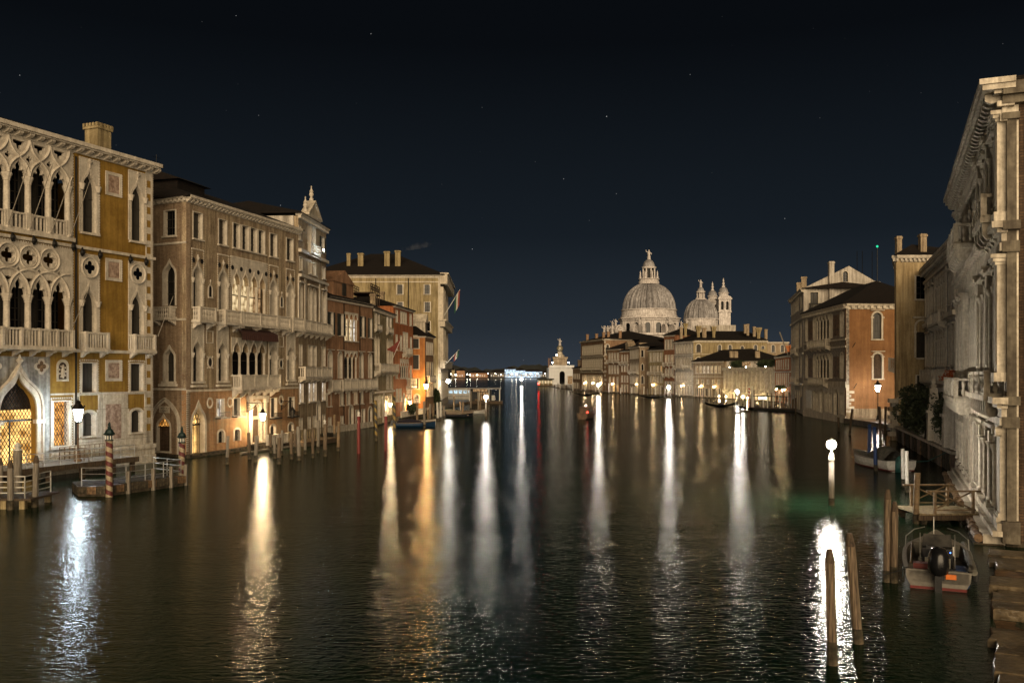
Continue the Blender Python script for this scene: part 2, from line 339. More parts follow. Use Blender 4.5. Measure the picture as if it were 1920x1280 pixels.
# ---------------------------------------------------------------- mesh helpers
WM = {}                       # world matrix of every object
class MB:
    def __init__(s): s.v = []; s.f = []
    def quad(s, a, b, c, d): k = len(s.v); s.v += [a, b, c, d]; s.f.append((k, k + 1, k + 2, k + 3)); return s
    def box(s, x0, x1, y0, y1, z0, z1):
        k = len(s.v)
        s.v += [(x0, y0, z0), (x1, y0, z0), (x1, y1, z0), (x0, y1, z0), (x0, y0, z1), (x1, y0, z1), (x1, y1, z1), (x0, y1, z1)]
        s.f += [(k, k + 3, k + 2, k + 1), (k + 4, k + 5, k + 6, k + 7), (k, k + 1, k + 5, k + 4), (k + 1, k + 2, k + 6, k + 5), (k + 2, k + 3, k + 7, k + 6), (k + 3, k, k + 4, k + 7)]
        return s
    def lathe(s, prof, n=10, cx=0, cy=0, cz=0, a0=0.0):
        k = len(s.v)
        for r, z in prof:
            for i in range(n):
                a = a0 + 2 * math.pi * i / n
                s.v.append((cx + r * math.cos(a), cy + r * math.sin(a), cz + z))
        for j in range(len(prof) - 1):
            for i in range(n):
                i2 = (i + 1) % n
                s.f.append((k + j * n + i, k + j * n + i2, k + (j + 1) * n + i2, k + (j + 1) * n + i))
        s.f.append(tuple(k + i for i in range(n))[::-1])
        s.f.append(tuple(k + (len(prof) - 1) * n + i for i in range(n)))
        return s
    def plate(s, outer, holes, y0, y1, edge=True):
        """flat piece in the x-z plane with real openings, front at y0 and reveals back to y1"""
        loops = [outer] + list(holes)
        k = len(s.v)
        flat = [p for lp in loops for p in lp]
        tris = tessellate_polygon([[Vector((p[0], p[1], 0)) for p in lp] for lp in loops])
        s.v += [(p[0], y0, p[1]) for p in flat]
        s.f += [tuple(k + i for i in tr) for tr in tris]
        for li, lp in enumerate(loops):
            if li == 0 and not edge: continue
            b = len(s.v); m = len(lp)
            s.v += [(p[0], y0, p[1]) for p in lp] + [(p[0], y1, p[1]) for p in lp]
            s.f += [(b + i, b + (i + 1) % m, b + m + (i + 1) % m, b + m + i) for i in range(m)]
        return s
    def tube(s, pts, r, n=6):
        k = len(s.v); pts = [Vector(p) for p in pts]
        rr = r if isinstance(r, (list, tuple)) else [r] * len(pts)
        for i, p in enumerate(pts):
            d = (pts[min(i + 1, len(pts) - 1)] - pts[max(i - 1, 0)]).normalized()
            a = d.cross(Vector((0, 0, 1)))
            if a.length < 1e-3: a = d.cross(Vector((1, 0, 0)))
            a.normalize(); b = d.cross(a)
            for j in range(n):
                t = 2 * math.pi * j / n
                s.v.append(tuple(p + (a * math.cos(t) + b * math.sin(t)) * rr[i]))
        for i in range(len(pts) - 1):
            for j in range(n):
                j2 = (j + 1) % n
                s.f.append((k + i * n + j, k + i * n + j2, k + (i + 1) * n + j2, k + (i + 1) * n + j))
        s.f.append(tuple(k + j for j in range(n))); s.f.append(tuple(k + (len(pts) - 1) * n + j for j in range(n))[::-1])
        return s
    def sphere(s, r, n=12, m=8, c=(0, 0, 0), sz=1.0):
        prof = [(r * math.sin(math.pi * (i + .02) / (m + .04)), -r * sz * math.cos(math.pi * (i + .02) / (m + .04))) for i in range(m + 1)]
        return s.lathe(prof, n, *c)
    def mesh(s, name, mat, smooth=False):
        me = bpy.data.meshes.new(name)
        me.from_pydata(s.v, [], s.f)
        if mat: me.materials.append(MATS[mat])
        if smooth:
            for p in me.polygons: p.use_smooth = True
        me.update()
        return me

I4 = Matrix.Identity(4)
def T(x, y, z): return Matrix.Translation((x, y, z))
def RZ(a): return Matrix.Rotation(a, 4, 'Z')
def add(name, mesh, parent=None, M=I4, **props):
    """link one object; M is its world matrix"""
    o = bpy.data.objects.new(name, mesh)
    C.objects.link(o)
    WM[o.name] = M
    if parent:
        o.parent = parent
        o.matrix_local = WM[parent.name].inverted() @ M
    else:
        o.matrix_local = M
    for k, v in props.items(): o[k] = v
    return o
def thing(name, label, cat, M=I4, group=None):
    o = add(name, None, None, M)
    o['label'] = label; o['category'] = cat
    if group: o['group'] = group
    return o
def tagged(o, label, cat, group=None):
    o['label'] = label; o['category'] = cat
    if group: o['group'] = group
    return o
CACHE = {}
def cached(key, fn):
    if key not in CACHE: CACHE[key] = fn()
    return CACHE[key]

# ---------------------------------------------------------------- outlines (u, z), all start bottom left and run clockwise over the top
def rect(u0, u1, z0, z1): return [(u0, z0), (u0, z1), (u1, z1), (u1, z0)]
def bez(p0, p1, p2, p3, n):
    return [tuple((1 - t) ** 3 * p0[k] + 3 * (1 - t) ** 2 * t * p1[k] + 3 * (1 - t) * t * t * p2[k] + t ** 3 * p3[k] for k in (0, 1)) for t in [i / n for i in range(n + 1)]]
def arch(kind, w, h, rise):
    """opening of width w, total height h, centred on u=0, sill at z=0"""
    a = w / 2; zs = h - rise
    if kind == 'flat': return rect(-a, a, 0, h)
    if kind == 'round': left = [(-a * math.cos(t), zs + rise * math.sin(t)) for t in [math.pi / 2 * i / 6 for i in range(7)]]
    elif kind == 'pointed': left = bez((-a, zs), (-a, zs + .5 * rise), (-.45 * a, zs + .82 * rise), (0, h), 6)
    elif kind == 'ogee': left = bez((-a, zs), (-a * 1.02, zs + .66 * rise), (-.12 * a, zs + .50 * rise), (0, h), 9)
    elif kind == 'trefoil':
        left = bez((-a, zs), (-a * 1.0, zs + .34 * rise), (-.62 * a, zs + .52 * rise), (-.40 * a, zs + .36 * rise), 5)
        left += bez((-.40 * a, zs + .42 * rise), (-.66 * a, zs + .70 * rise), (-.18 * a, zs + .78 * rise), (0, h), 6)
    right = [(-x, z) for x, z in left[::-1]][1:]
    return [(-a, 0)] + left + right + [(a, 0)]
def shift(pts, du, dz): return [(p[0] + du, p[1] + dz) for p in pts]
def offset(pts, t):
    out = []
    for i, p in enumerate(pts):
        a = pts[max(i - 1, 0)]; b = pts[min(i + 1, len(pts) - 1)]
        dx, dz = b[0] - a[0], b[1] - a[1]; L = math.hypot(dx, dz) or 1
        out.append((p[0] - dz / L * t, p[1] + dx / L * t))
    return out
def band(pts, t):
    o = offset(pts, t); o[0] = (pts[0][0] - t, pts[0][1]); o[-1] = (pts[-1][0] + t, pts[-1][1])
    return o + pts[::-1]
def quatrefoil(c, z, q, n=6):
    pts = []
    for k in range(4):
        a = math.pi / 2 * k
        cx, cz = c + q * math.cos(a), z + q * math.sin(a)
        for i in range(n + 1):
            b = a - math.pi * .62 + math.pi * 1.24 * i / n
            pts.append((cx + q * .78 * math.cos(b), cz + q * .78 * math.sin(b)))
    return pts
def circle(c, z, r, n=20): return [(c + r * math.cos(2 * math.pi * i / n), z + r * math.sin(2 * math.pi * i / n)) for i in range(n)]
def stroke(mb, pts, w, y0, y1):
    """raised moulding that follows a line on the wall"""
    a = offset(pts, w / 2); b = offset(pts, -w / 2)
    k = len(mb.v); n = len(pts)
    for p, q in zip(a, b): mb.v += [(p[0], y0 + .35 * (y1 - y0), p[1]), ((p[0] + q[0]) / 2, y0, (p[1] + q[1]) / 2), (q[0], y0 + .35 * (y1 - y0), q[1]), (p[0], y1, p[1]), (q[0], y1, q[1])]
    for i in range(n - 1):
        j = k + i * 5; m = j + 5
        mb.f += [(j, m, m + 1, j + 1), (j + 1, m + 1, m + 2, j + 2), (j, j + 3, m + 3, m), (j + 2, m + 2, m + 4, j + 4)]
    return mb

# ---------------------------------------------------------------- facades
class Face:
    """one wall plane of a building: u runs left to right as seen from outside, d>0 is into the wall, z up"""
    def __init__(s, root, p0, p1, trim='istrian_stone'):
        s.root = root; s.p0 = p0; s.p1 = p1
        dx, dy = p1[0] - p0[0], p1[1] - p0[1]; s.L = math.hypot(dx, dy)
        s.M = T(p0[0], p0[1], 0) @ RZ(math.atan2(dy, dx)); s.holes = []; s.trim = trim
    def at(s, u, d=0, z=0): return s.M @ T(u, d, z)
    def pt(s, u, d=0, z=0): return tuple(s.M @ Vector((u, d, z)))
    def part(s, name, mb, mat, parent=None, u=0, d=0, z=0, **k): return add(name, mb.mesh(name, mat), parent or s.root, s.at(u, d, z), **k)
    def box(s, name, u0, u1, d0, d1, z0, z1, mat=None, parent=None): return s.part(name, MB().box(u0, u1, d0, d1, z0, z1), mat or s.trim, parent)
    def win(s, kind, c, z, w, h, rise=0, fr=.14, pane='dark_glass', trim=None, sill=.12, mull=(1, 2), depth=.32, proud=.06, hood=0, panel=None, ptrim=None, shut=None, name='window', mullmat='shutter', key=None):
        trim = trim or s.trim
        if pane in ('dark_glass', 'shutter'):
            q = (int(c * 977 + z * 613 + s.p0[0] * 389) * 7919) % 100
            pane = pane if q < 58 else ('curtain_glass' if q < 78 else ('dark_glass' if pane == 'shutter' else 'blind'))
        o = arch(kind, w, h, rise)
        ho = offset(o, .04) if fr else o
        if fr: ho[0] = (o[0][0] - .04, 0); ho[-1] = (o[-1][0] + .04, 0)
        s.holes.append(shift(ho, c, z))
        k = (kind, w, h, rise, fr, trim, sill, depth, proud, hood, pane, mull)
        def mkframe():
            b = MB()
            if fr:
                b.plate(band(o, fr), [], -proud, 0.02); b.plate(band(o, .038), [], .022, depth + .03)
            if sill: b.box(-w / 2 - fr - .08, w / 2 + fr + .08, -proud - .16, .05, -sill - .002, -.002)
            if hood: b.box(-w / 2 - fr - .15, w / 2 + fr + .15, -proud - .22, .03, h + fr + .03, h + fr + .03 + hood)
            if not b.v: b.box(-w / 2, w / 2, .1, .14, -.02, 0.01)
            return b.mesh('window', trim)
        root = add(name, cached(('f',) + k, mkframe), s.root, s.at(c, 0, z))
        add('pane', cached(('p',) + k, lambda: MB().plate(o, [], depth, depth + .02).mesh('pane', pane)), root, s.at(c, 0, z))
        if mull:
            def mkm():
                b = MB(); nx, nz = mull; zs = h - rise * .55
                for i in range(1, nx + 1):
                    x = -w / 2 + w * i / (nx + 1); zt = h - rise * (0.05 if abs(x) < .01 else .6); b.box(x - .035, x + .035, depth - .07, depth - .012, 0, zt)
                for j in range(1, nz + 1): b.box(-w / 2, w / 2, depth - .06, depth - .016, zs * j / (nz + 1) - .03, zs * j / (nz + 1) + .03)
                return b.mesh('glazing_bars', mullmat)
            add('glazing_bars', cached(('m', mullmat) + k, mkm), root, s.at(c, 0, z))
        if panel:
            pw, z0, z1 = panel   # stone panel behind the arch, metres below sill and above it
            def mkp():
                b = MB(); hole = offset(o, fr * .5); hole[0] = (o[0][0] - fr * .5, 0); hole[-1] = (o[-1][0] + fr * .5, 0)
                return \
                    b.plate([(-pw / 2, 0), (-pw / 2, z1), (pw / 2, z1), (pw / 2, 0)] + hole[::-1], [], -.03, .01).mesh('panel', ptrim or trim)
            add('panel', cached(('pn', pw, z0, z1, ptrim) + k, mkp), root, s.at(c, 0, z))
            add('moulding', cached(('mo', pw, z0, z1) + k, lambda: rope(-pw / 2, pw / 2, 0, z1).mesh('moulding', trim)), root, s.at(c, 0, z), kind='stuff')
        if shut:
            for sg in (-1, 1):
                x0 = sg * (w / 2 + fr * .2); x1 = sg * (w / 2 + shut)
                add('shutter', cached(('sh', sg, w, h, shut), lambda: shutter(min(x0, x1), max(x0, x1), h)), root, s.at(c, 0, z))
        return root
    def wall(s, z1, mat, z0=-1.0, u0=0, u1=None, thick=.5, name='wall', top=None):
        outer = top or rect(u0, s.L if u1 is None else u1, z0, z1)
        lo = min(p[1] for p in outer); hi = max(p[1] for p in outer); ul = min(p[0] for p in outer); ur = max(p[0] for p in outer)
        hs = [h for h in s.holes if min(p[1] for p in h) > lo and max(p[1] for p in h) < hi and min(p[0] for p in h) > ul and max(p[0] for p in h) < ur]
        if lo < 0:
            s.box('tide_band', ul, ur, -.035, 0, -1.1, .22 + .05 * math.sin(s.p0[0]), 'algae_stone')
        return s.part(name, MB().plate(outer, hs, 0, thick), mat)
    def band(s, z0, z1, out, u0=0, u1=None, name='string_course', mat=None, parent=None):
        return s.box(name, u0, s.L if u1 is None else u1, -out, .02, z0, z1, mat, parent)
    def cornice(s, z0, z1, out, step=.9, u0=0, u1=None, mat=None, bracket=True, bw=.24, stuff=False):
        u1 = s.L if u1 is None else u1
        h = z1 - z0
        mb = MB()
        mb.box(u0 - .1, u1 + .1, -out, .3, z0 + .62 * h, z1)
        mb.box(u0 - .05, u1 + .05, -out * .82, .3, z0 + .48 * h, z0 + .62 * h)
        mb.box(u0, u1, -out * .18, .05, z0, z0 + .46 * h)
        c = s.part('cornice', mb, mat or s.trim)
        if bracket:
            n = max(1, int((u1 - u0) / step)); st = (u1 - u0) / n
            if stuff:
                b = MB()
                for i in range(n + 1): b.box(u0 + i * st - bw / 2, u0 + i * st + bw / 2, -out * .72, -out * .1, z0 + .1 * h, z0 + .475 * h)
                s.part('dentils', b, mat or s.trim, c, kind='stuff')
            else:
                def mk():
                    b = MB()
                    y0, y1 = -out * .74, -out * .1
                    b.v += [(-bw / 2, y1, 0.05 * h), (bw / 2, y1, 0.05 * h), (-bw / 2, y0 * .72, .16 * h), (bw / 2, y0 * .72, .16 * h), (-bw / 2, y0, .30 * h), (bw / 2, y0, .30 * h), (-bw / 2, y0, .475 * h), (bw / 2, y0, .475 * h), (-bw / 2, y1, .475 * h), (bw / 2, y1, .475 * h)]
                    b.f += [(0, 2, 3, 1), (2, 4, 5, 3), (4, 6, 7, 5), (6, 8, 9, 7), (0, 8, 6, 4, 2), (1, 3, 5, 7, 9)]
                    return b.mesh('bracket', mat or s.trim)
                me = cached(('br', out, h, bw, mat or s.trim), mk)
                for i in range(n + 1): add('bracket', me, c, s.at(u0 + i * st, 0, z0))
        return c
    def balcony(s, u0, u1, z, out, h, mat=None, pitch=.26, kind='turned', br=None, posts=None, slab=.2, ends=True, brh=.5, fat=1.0):
        mat = mat or s.trim
        mb = MB()
        mb.box(u0 - .06, u1 + .06, -out - .06, .02, z - slab, z)
        mb.box(u0, u1, -out, -out + .22, z + h - .15, z + h)
        mb.box(u0, u1, -out + .02, -out + .2, z, z + .1)
        if ends:
            for a, b2 in ((u0, u0 + .2), (u1 - .2, u1)):
                mb.box(a, b2, -out + .22, 0, z + h - .15, z + h - .002)
                mb.box(a + .01, b2 - .01, -out + .2, 0, z, z + .098)
        np_ = posts if posts is not None else max(1, round((u1 - u0) / 2.4))
        pu = [u0 + (u1 - u0) * i / np_ for i in range(np_ + 1)]
        for i, p in enumerate(pu):
            a = p if i == 0 else (p - .22 if i == np_ else p - .11)
            mb.box(a + .002, a + .22, -out - .03, -out + .24, z + .001, z + h + .03)
        bal = s.part('balcony', mb, mat)
        bb = MB()
        def one(x, y):
            if kind == 'turned': bb.lathe([(.05 * fat, .1), (.085 * fat, .22 * h + .1), (.045 * fat, .5 * h), (.085 * fat, .72 * h), (.05 * fat, h - .15)], 6, x, y, z)
            else: bb.box(x - .05, x + .05, y - .05, y + .05, z + .1, z + h - .15)
        n = int((u1 - u0) / pitch)
        for i in range(1, n): one(u0 + (u1 - u0) * i / n, -out + .11)
        if ends:
            m = int((out - .2) / pitch)
            for i in range(1, m + 1):
                for x in (u0 + .1, u1 - .1): one(x, -out + .2 + (out - .2) * i / (m + 1))
        s.part('balusters', bb, mat, bal, kind='stuff')
        nb = br if br is not None else np_ + 1
        if nb:
            def mk():
                b = MB(); w = .13
                ps = [(0, -brh), (-out * .35, -brh * .72), (-out * .55, -brh * .42), (-out * .95, -brh * .3), (-out * .97, 0), (0, 0)]
                b.v += [(-w, y, zz) for y, zz in ps] + [(w, y, zz) for y, zz in ps]; m = len(ps)
                b.f += [tuple(range(m)), tuple(range(2 * m - 1, m - 1, -1))] + [(i, (i + 1) % m, m + (i + 1) % m, m + i) for i in range(m)]
                return b.mesh('bracket', mat)
            me = cached(('bb', out, brh, mat), mk)
            for i in range(nb): add('bracket', me, bal, s.at(u0 + .25 + (u1 - u0 - .5) * (i / (nb - 1) if nb > 1 else .5), 0, z - slab - .003))
        return bal

def rope(u0, u1, z0, z1, w=.11, step=.22):
    """rope-like border: a row of little teeth round three sides"""
    b = MB()
    n = int((z1 - z0) / step)
    for i in range(n):
        z = z0 + (z1 - z0) * i / n
        for u in (u0, u1 - w): b.box(u, u + w, -.085, -.025, z + .02, z + step * .62)
    m = int((u1 - u0) / step)
    for i in range(m):
        u = u0 + (u1 - u0) * i / m
        b.box(u + .02, u + step * .62, -.085, -.025, z1 - w, z1)
    return b
def shutter(x0, x1, h):
    b = MB(); b.box(x0, x1, -.085, -.015, 0, h)
    n = 5
    for i in range(n): b.box(x0 + .05, x1 - .05, -.10, -.083, h * i / n + .05, h * (i + 1) / n - .05)
    return b.mesh('shutter', 'green_shutter')

def column_mesh(h, r, cap=.5, mat='istrian_stone', n=10):
    def mk():
        b = MB()
        b.lathe([(r * 1.35, 0), (r * 1.35, .08), (r * 1.1, .16), (r, .22), (r * .92, h - cap), (r * 1.1, h - cap + .03), (r * 1.02, h - cap + .1), (r * 1.35, h - cap * .45), (r * 1.62, h - .1), (r * 1.7, h)], n)
        return b.mesh('column', mat)
    return cached(('col', h, r, cap, mat, n), mk)

def arcade(f, cs, w, z0, h, rise, kind='ogee', top=None, pad=.35, trim=None, pane='dark_glass', depth=.7, cap=.45, colr=.13, holes=None, name='arcade', mull=True, sill=True, colmat=None):
    """a row of lights on columns: one opening in the wall, stone tracery with the arch heads, a column under each joint"""
    trim = trim or f.trim
    a = cs[0] - w / 2 - pad * .5; b_ = cs[-1] + w / 2 + pad * .5
    top = top or z0 + h + .35
    zs = z0 + h - rise
    # the tracery replaces the wall above the springing
    heads = [shift(arch(kind, w, rise + .02, rise), c, zs) for c in cs]
    f.holes.append([(a, z0), (a, zs)] + [p for hd in heads for p in hd] + [(b_, zs), (b_, z0)])
    mb = MB()
    outer = [(a - .12, zs + .004)]
    for hd in heads: outer += [(p[0], max(p[1], zs + .004)) for p in hd]
    outer += [(b_ + .12, zs + .004), (b_ + .12, top), (a - .12, top)]
    mb.plate(outer, holes or [], -.06, .02)
    for hd in heads: stroke(mb, hd[1:-1], .15, -.13, -.05)
    root = f.part(name, mb, trim)
    if sill: f.box('sill', a - .2, b_ + .2, -.2, .06, z0 - .16, z0 - .002, trim, root)
    edges = [cs[0] - (w + pad * .5) / 2] + [(cs[i] + cs[i + 1]) / 2 for i in range(len(cs) - 1)] + [cs[-1] + (w + pad * .5) / 2]
    me = column_mesh(h - rise, colr, cap, colmat or trim)
    for e in edges: add('column', me, root, f.at(e, .16, z0))
    for i, c in enumerate(cs):
        pm = pane[i % len(pane)] if isinstance(pane, (list, tuple)) else pane
        f.part('pane', MB().plate(shift(arch('flat', edges[i + 1] - edges[i], h - .05, 0), 0, 0), [], 0, .02), pm, root, (edges[i] + edges[i + 1]) / 2, depth, z0)
        if mull:
            def mk():
                b = MB(); b.box(-.05, .05, -.06, 0, 0, h - .1); b.box(-w / 2 - .1, w / 2 + .1, -.07, 0, (h - rise) * .62, (h - rise) * .62 + .09)
                return b.mesh('glazing_bars', 'shutter')
            add('glazing_bars', cached(('am', w, h, rise), mk), root, f.at(c, depth - .02, z0))
    return root

def shell(b, f, D, H, mat, z0=-1.0, sides=(1, 1, 1)):
    """remaining walls of the block behind facade f"""
    for k, (p, q) in enumerate((((0, .5), (0, D)), ((f.L, D), (f.L, .5)), ((f.L, D), (0, D)))):
        if not sides[k]: continue
        mb = MB(); A = Vector((p[0], p[1], 0)); B = Vector((q[0], q[1], 0))
        d = (B - A).normalized(); n = Vector((-d.y, d.x, 0)) * .25
        for s0 in (1,):
            pts = [A, B, B + n, A + n]
            mb.v += [(v.x, v.y, z0) for v in pts] + [(v.x, v.y, H) for v in pts]
            mb.f += [(0, 1, 5, 4), (1, 2, 6, 5), (2, 3, 7, 6), (3, 0, 4, 7), (4, 5, 6, 7)]
        f.part('wall', mb, mat)
def hip_roof(f, D, z, rise, over=.5, inset=.35, u0=0, u1=None, mat='roof_tile', d0=0, ridge=.5, gable=(False, False)):
    u1 = f.L if u1 is None else u1
    a, b, c, d = (u0 - over, d0 - over), (u1 + over, d0 - over), (u1 + over, D + over), (u0 - over, D + over)
    md = d0 + (D - d0) * ridge; ins = min(inset * (u1 - u0), (D - d0) * .5)
    r0 = u0 - (over if gable[0] else -ins); r1 = u1 + (over if gable[1] else -ins)
    mb = MB()
    v = [(*a, z), (*b, z), (*c, z), (*d, z), (r0, md, z + rise), (r1, md, z + rise)]
    t = .16
    mb.v += v + [(x, y, zz - t) for x, y, zz in v]
    mb.f += [(0, 1, 5, 4), (1, 2, 5), (2, 3, 4, 5), (3, 0, 4), (0, 6, 7, 1), (1, 7, 8, 2), (2, 8, 9, 3), (3, 9, 6, 0), (6, 9, 8, 7)]
    return f.part('roof', mb, mat)
def chimney(f, roof, u, d, z0, z1, w=.7, kind='square', mat='worn_stucco'):
    mb = MB(); h = z1 - z0
    if kind == 'square':
        mb.box(-w / 2, w / 2, -w / 2, w / 2, 0, h - .35); mb.box(-w * .62, w * .62, -w * .62, w * .62, h - .35, h - .12)
        mb.box(-w * .52, w * .52, -w * .52, w * .52, h - .12, h)
    elif kind == 'crown':
        mb.box(-w / 2, w / 2, -w / 2, w / 2, 0, h - .5); mb.box(-w * .58, w * .58, -w * .58, w * .58, h - .5, h - .3)
        for i in range(5):
            x = -w * .5 + w * .25 * i
            for y in (-w * .5, w * .5): mb.box(x - .1, x + .1, y - .1, y + .1, h - .3, h)
            mb.box(-w * .6, -w * .4, x - .1, x + .1, h - .298, h - .02); mb.box(w * .4, w * .6, x - .1, x + .1, h - .298, h - .02)
    else:   # flared Venetian cone
        mb.lathe([(w * .62, 0), (w * .62, .25), (w * .5, .3), (w * .5, h * .52), (w * .62, h * .55), (w * .55, h * .6), (w * 1.05, h * .95), (w * 1.05, h)], 4, a0=math.pi / 4)
    return f.part('chimney', mb, mat, roof, u, d, z0)

# ================================================================ the canal
canal = add('water', MB().quad((-4000, -60, 0), (4000, -60, 0), (4000, 8000, 0), (-4000, 8000, 0)).mesh('water', 'canal_water'), kind='structure')
canal_bed = add('canal_bed', MB().quad((-4000, -60, -3), (4000, -60, -3), (4000, 8000, -3), (-4000, 8000, -3)).mesh('canal_bed', 'land'), kind='structure')

# ================================================================ gothic palace with ochre stucco (far left)
pal = thing('palace', 'ochre gothic palace with white tracery windows beside the striped poles', 'palace', T(-41.15, 60.0, 0))
f = Face(pal, (-41.149, 60.0), (-32.3, 81.4))
cols2 = [4.97 + 1.826 * i for i in range(6)]          # 4.97 .. 14.10
lights = [(cols2[i] + cols2[i + 1]) / 2 for i in range(5)]
# --- open arcades behind the tracery
zA0, zA1, zAt = 10.0, 14.0, 18.0
zB0, zB1, zBt = 18.95, 23.04, 25.9
f.holes.append(rect(4.75, 14.32, zA0, zAt))
f.holes.append(rect(4.75, 14.32, zB0, zBt))
# --- middle floor tracery
outer = [(4.7, zA1)]
for c in lights: outer += [(p[0], max(p[1], zA1)) for p in shift(arch('trefoil', 1.28, 1.32, 1.3), c, zA1)]
outer += [(14.45, zA1), (14.45, zAt), (4.7, zAt)]
hl = []
for c in cols2[:-1]:
    hl.append(quatrefoil(c, 16.9, .33))
for c in cols2[:-1]: hl.append([(c - .42, 15.22), (c - .2, 15.05), (c, 14.72), (c + .2, 15.05), (c + .42, 15.22), (c, 15.34)])
for c in lights: hl.append([(c - .2, 15.86), (c, 15.72), (c + .2, 15.86), (c, 16.12)])
mb = MB(); mb.plate(outer, hl, -.10, .22)
for c in cols2:
    if c < 14: stroke(mb, circle(c, 16.9, .88, 24) + [(c + .88, 16.9)], .16, -.24, -.09); stroke(mb, circle(c, 16.9, .68, 24) + [(c + .68, 16.9)], .07, -.15, -.09)
    pts = [(c - 1.826 * math.cos(t), 14.05 + 1.9 * math.sin(t)) for t in [math.pi * i / 16 for i in range(17)]]
    pts = [p for p in pts if 4.72 <= p[0] <= 14.4]
    if len(pts) > 2: stroke(mb, pts, .17, -.24, -.09)
tr = f.part('tracery', mb, 'istrian_stone')
# --- top floor tracery
outer = [(4.7, zB1)]
for c in lights: outer += [(p[0], max(p[1], zB1)) for p in shift(arch('trefoil', 1.28, 1.15, 1.13), c, zB1)]
outer += [(14.45, zB1), (14.45, zBt), (4.7, zBt)]
hl = [quatrefoil(c, 24.38, .16, 4) for c in cols2[:-1]]
for c in lights:
    hl.append([(c - .52, 25.66), (c - .46, 25.40), (c - .22, 25.36), (c - .17, 25.08), (c, 24.9), (c + .17, 25.08), (c + .22, 25.36), (c + .46, 25.40), (c + .52, 25.66)])
mb = MB(); mb.plate(outer, hl, -.10, .22)
for c in cols2:
    for sg in (-1, 1):
        p = bez((c, 23.1), (c + sg * .02, 23.85), (c + sg * .55, 24.2), (c + sg * .913, 24.45), 7) + bez((c + sg * .913, 24.45), (c + sg * 1.3, 24.7), (c + sg * 1.75, 25.1), (c + sg * 1.82, 25.86), 7)[1:]
        p = [q for q in p if 4.72 <= q[0] <= 14.42]
        if len(p) > 2: stroke(mb, p if sg > 0 else p[::-1], .19, -.26, -.09)
tr3 = f.part('tracery', mb, 'istrian_stone')
for zz, t0, hh in ((zA0, tr, zA1 - zA0), (zB0, tr3, zB1 - zB0)):
    me = column_mesh(hh, .25, .58)
    for c in cols2: add('column', me, t0, f.at(c, .06, zz))
    for i, c in enumerate(lights):
        add('pane', cached(('fp', hh, i % 2), lambda: MB().box(-.93, .93, 0, .03, 0, hh + 1.2).mesh('pane', 'curtain_glass' if i % 2 else 'dark_glass')), t0, f.at(c, 1.15, zz))
        def mk():
            b = MB()
            for x in (-.02, .6, -.6): b.box(x - .05, x + .05, -.07, 0, 0, hh + 1.1)
            for z in (1.0, 2.1, 3.0, hh - .2): b.box(-.9, .9, -.06, 0, z, z + .07)
            return b.mesh('glazing_bars', 'shutter')
        add('glazing_bars', cached(('fg', hh), mk), t0, f.at(c, 1.1, zz))
    f.box('loggia_floor', 4.75, 14.32, .51, 1.2, zz - .3, zz + .02, 'grey_marble', t0)
# border moulding of the two tracery fields
for z0, z1 in ((zA0, zAt), (zB0, zBt)):
    f.part('moulding', rope(4.55, 14.58, z0, z1 + .12, .16, .22), 'istrian_stone', kind='stuff')
f.box('pier', 14.32, 14.56, -.03, .02, zB0, zBt, 'istrian_stone'); f.box('pier', 14.32, 14.56, -.03, .02, zA0, zAt, 'istrian_stone')
# top-floor balustrade between the columns, piano-nobile balcony
mb = MB()
for i in range(5):
    a, b_ = cols2[i] + .28, cols2[i + 1] - .28
    mb.box(a, b_, -.12, .1, 20.10, 20.25); mb.box(a, b_, -.12, .1, 18.96, 19.08)
    for k in range(4):
        x = a + .12 + (b_ - a - .24) * k / 3
        mb.box(x - .055, x + .055, -.08, .06, 19.08, 20.1)
for c in cols2: mb.box(c - .28, c + .28, -.16, .12, 18.95, 20.30)
f.part('balustrade', mb, 'istrian_stone')
f.balcony(4.4, 13.9, 10.02, .95, 1.42, pitch=.27, kind='square', posts=6, br=7, slab=.22)
# lancets A and B
for c in (16.2, 21.4):
    f.win('ogee', c, 19.62, 1.36, 5.25, 1.75, fr=.2, pane='curtain_glass', panel=(2.1, 0, 6.12), sill=.18, mull=(1, 2), depth=.45)
    f.win('ogee', c, 10.05, 1.36, 5.35, 1.85, fr=.2, pane='curtain_glass', panel=(2.1, 0, 7.8), sill=.0, mull=(1, 2), depth=.45)
    for z, w in ((23.05, 1.36), (13.5, 1.36)):
        for sg in (-1, 1): f.part('capital', MB().lathe([(.16, 0), (.2, .15), (.28, .42), (.3, .5)], 8), 'istrian_stone', None, c + sg * .82, -.08, z)
    q = MB(); q.plate(circle(0, 0, .92), [quatrefoil(0, 0, .31)], -.09, .0); stroke(q, circle(0, 0, .84, 24) + [(.84, 0)], .15, -.2, -.08)
    q = f.part('rosette', q, 'istrian_stone', None, c, 0, 16.75)
    f.part('pane', MB().plate(circle(0, 0, .8, 12), [], -.033, -.031), 'dark_glass', q, c, 0, 16.75)
    f.balcony(c - 1.0, c + 1.45, 10.02, .75, 1.38, kind='square', posts=1, br=2, slab=.22)
    # finial over the upper lancet
    f.part('finial', MB().lathe([(.05, 0), (.09, .12), (.05, .3), (.25, .5), (.12, .58), (.06, .8)], 8), 'istrian_stone', None, c, -.06, 24.95)
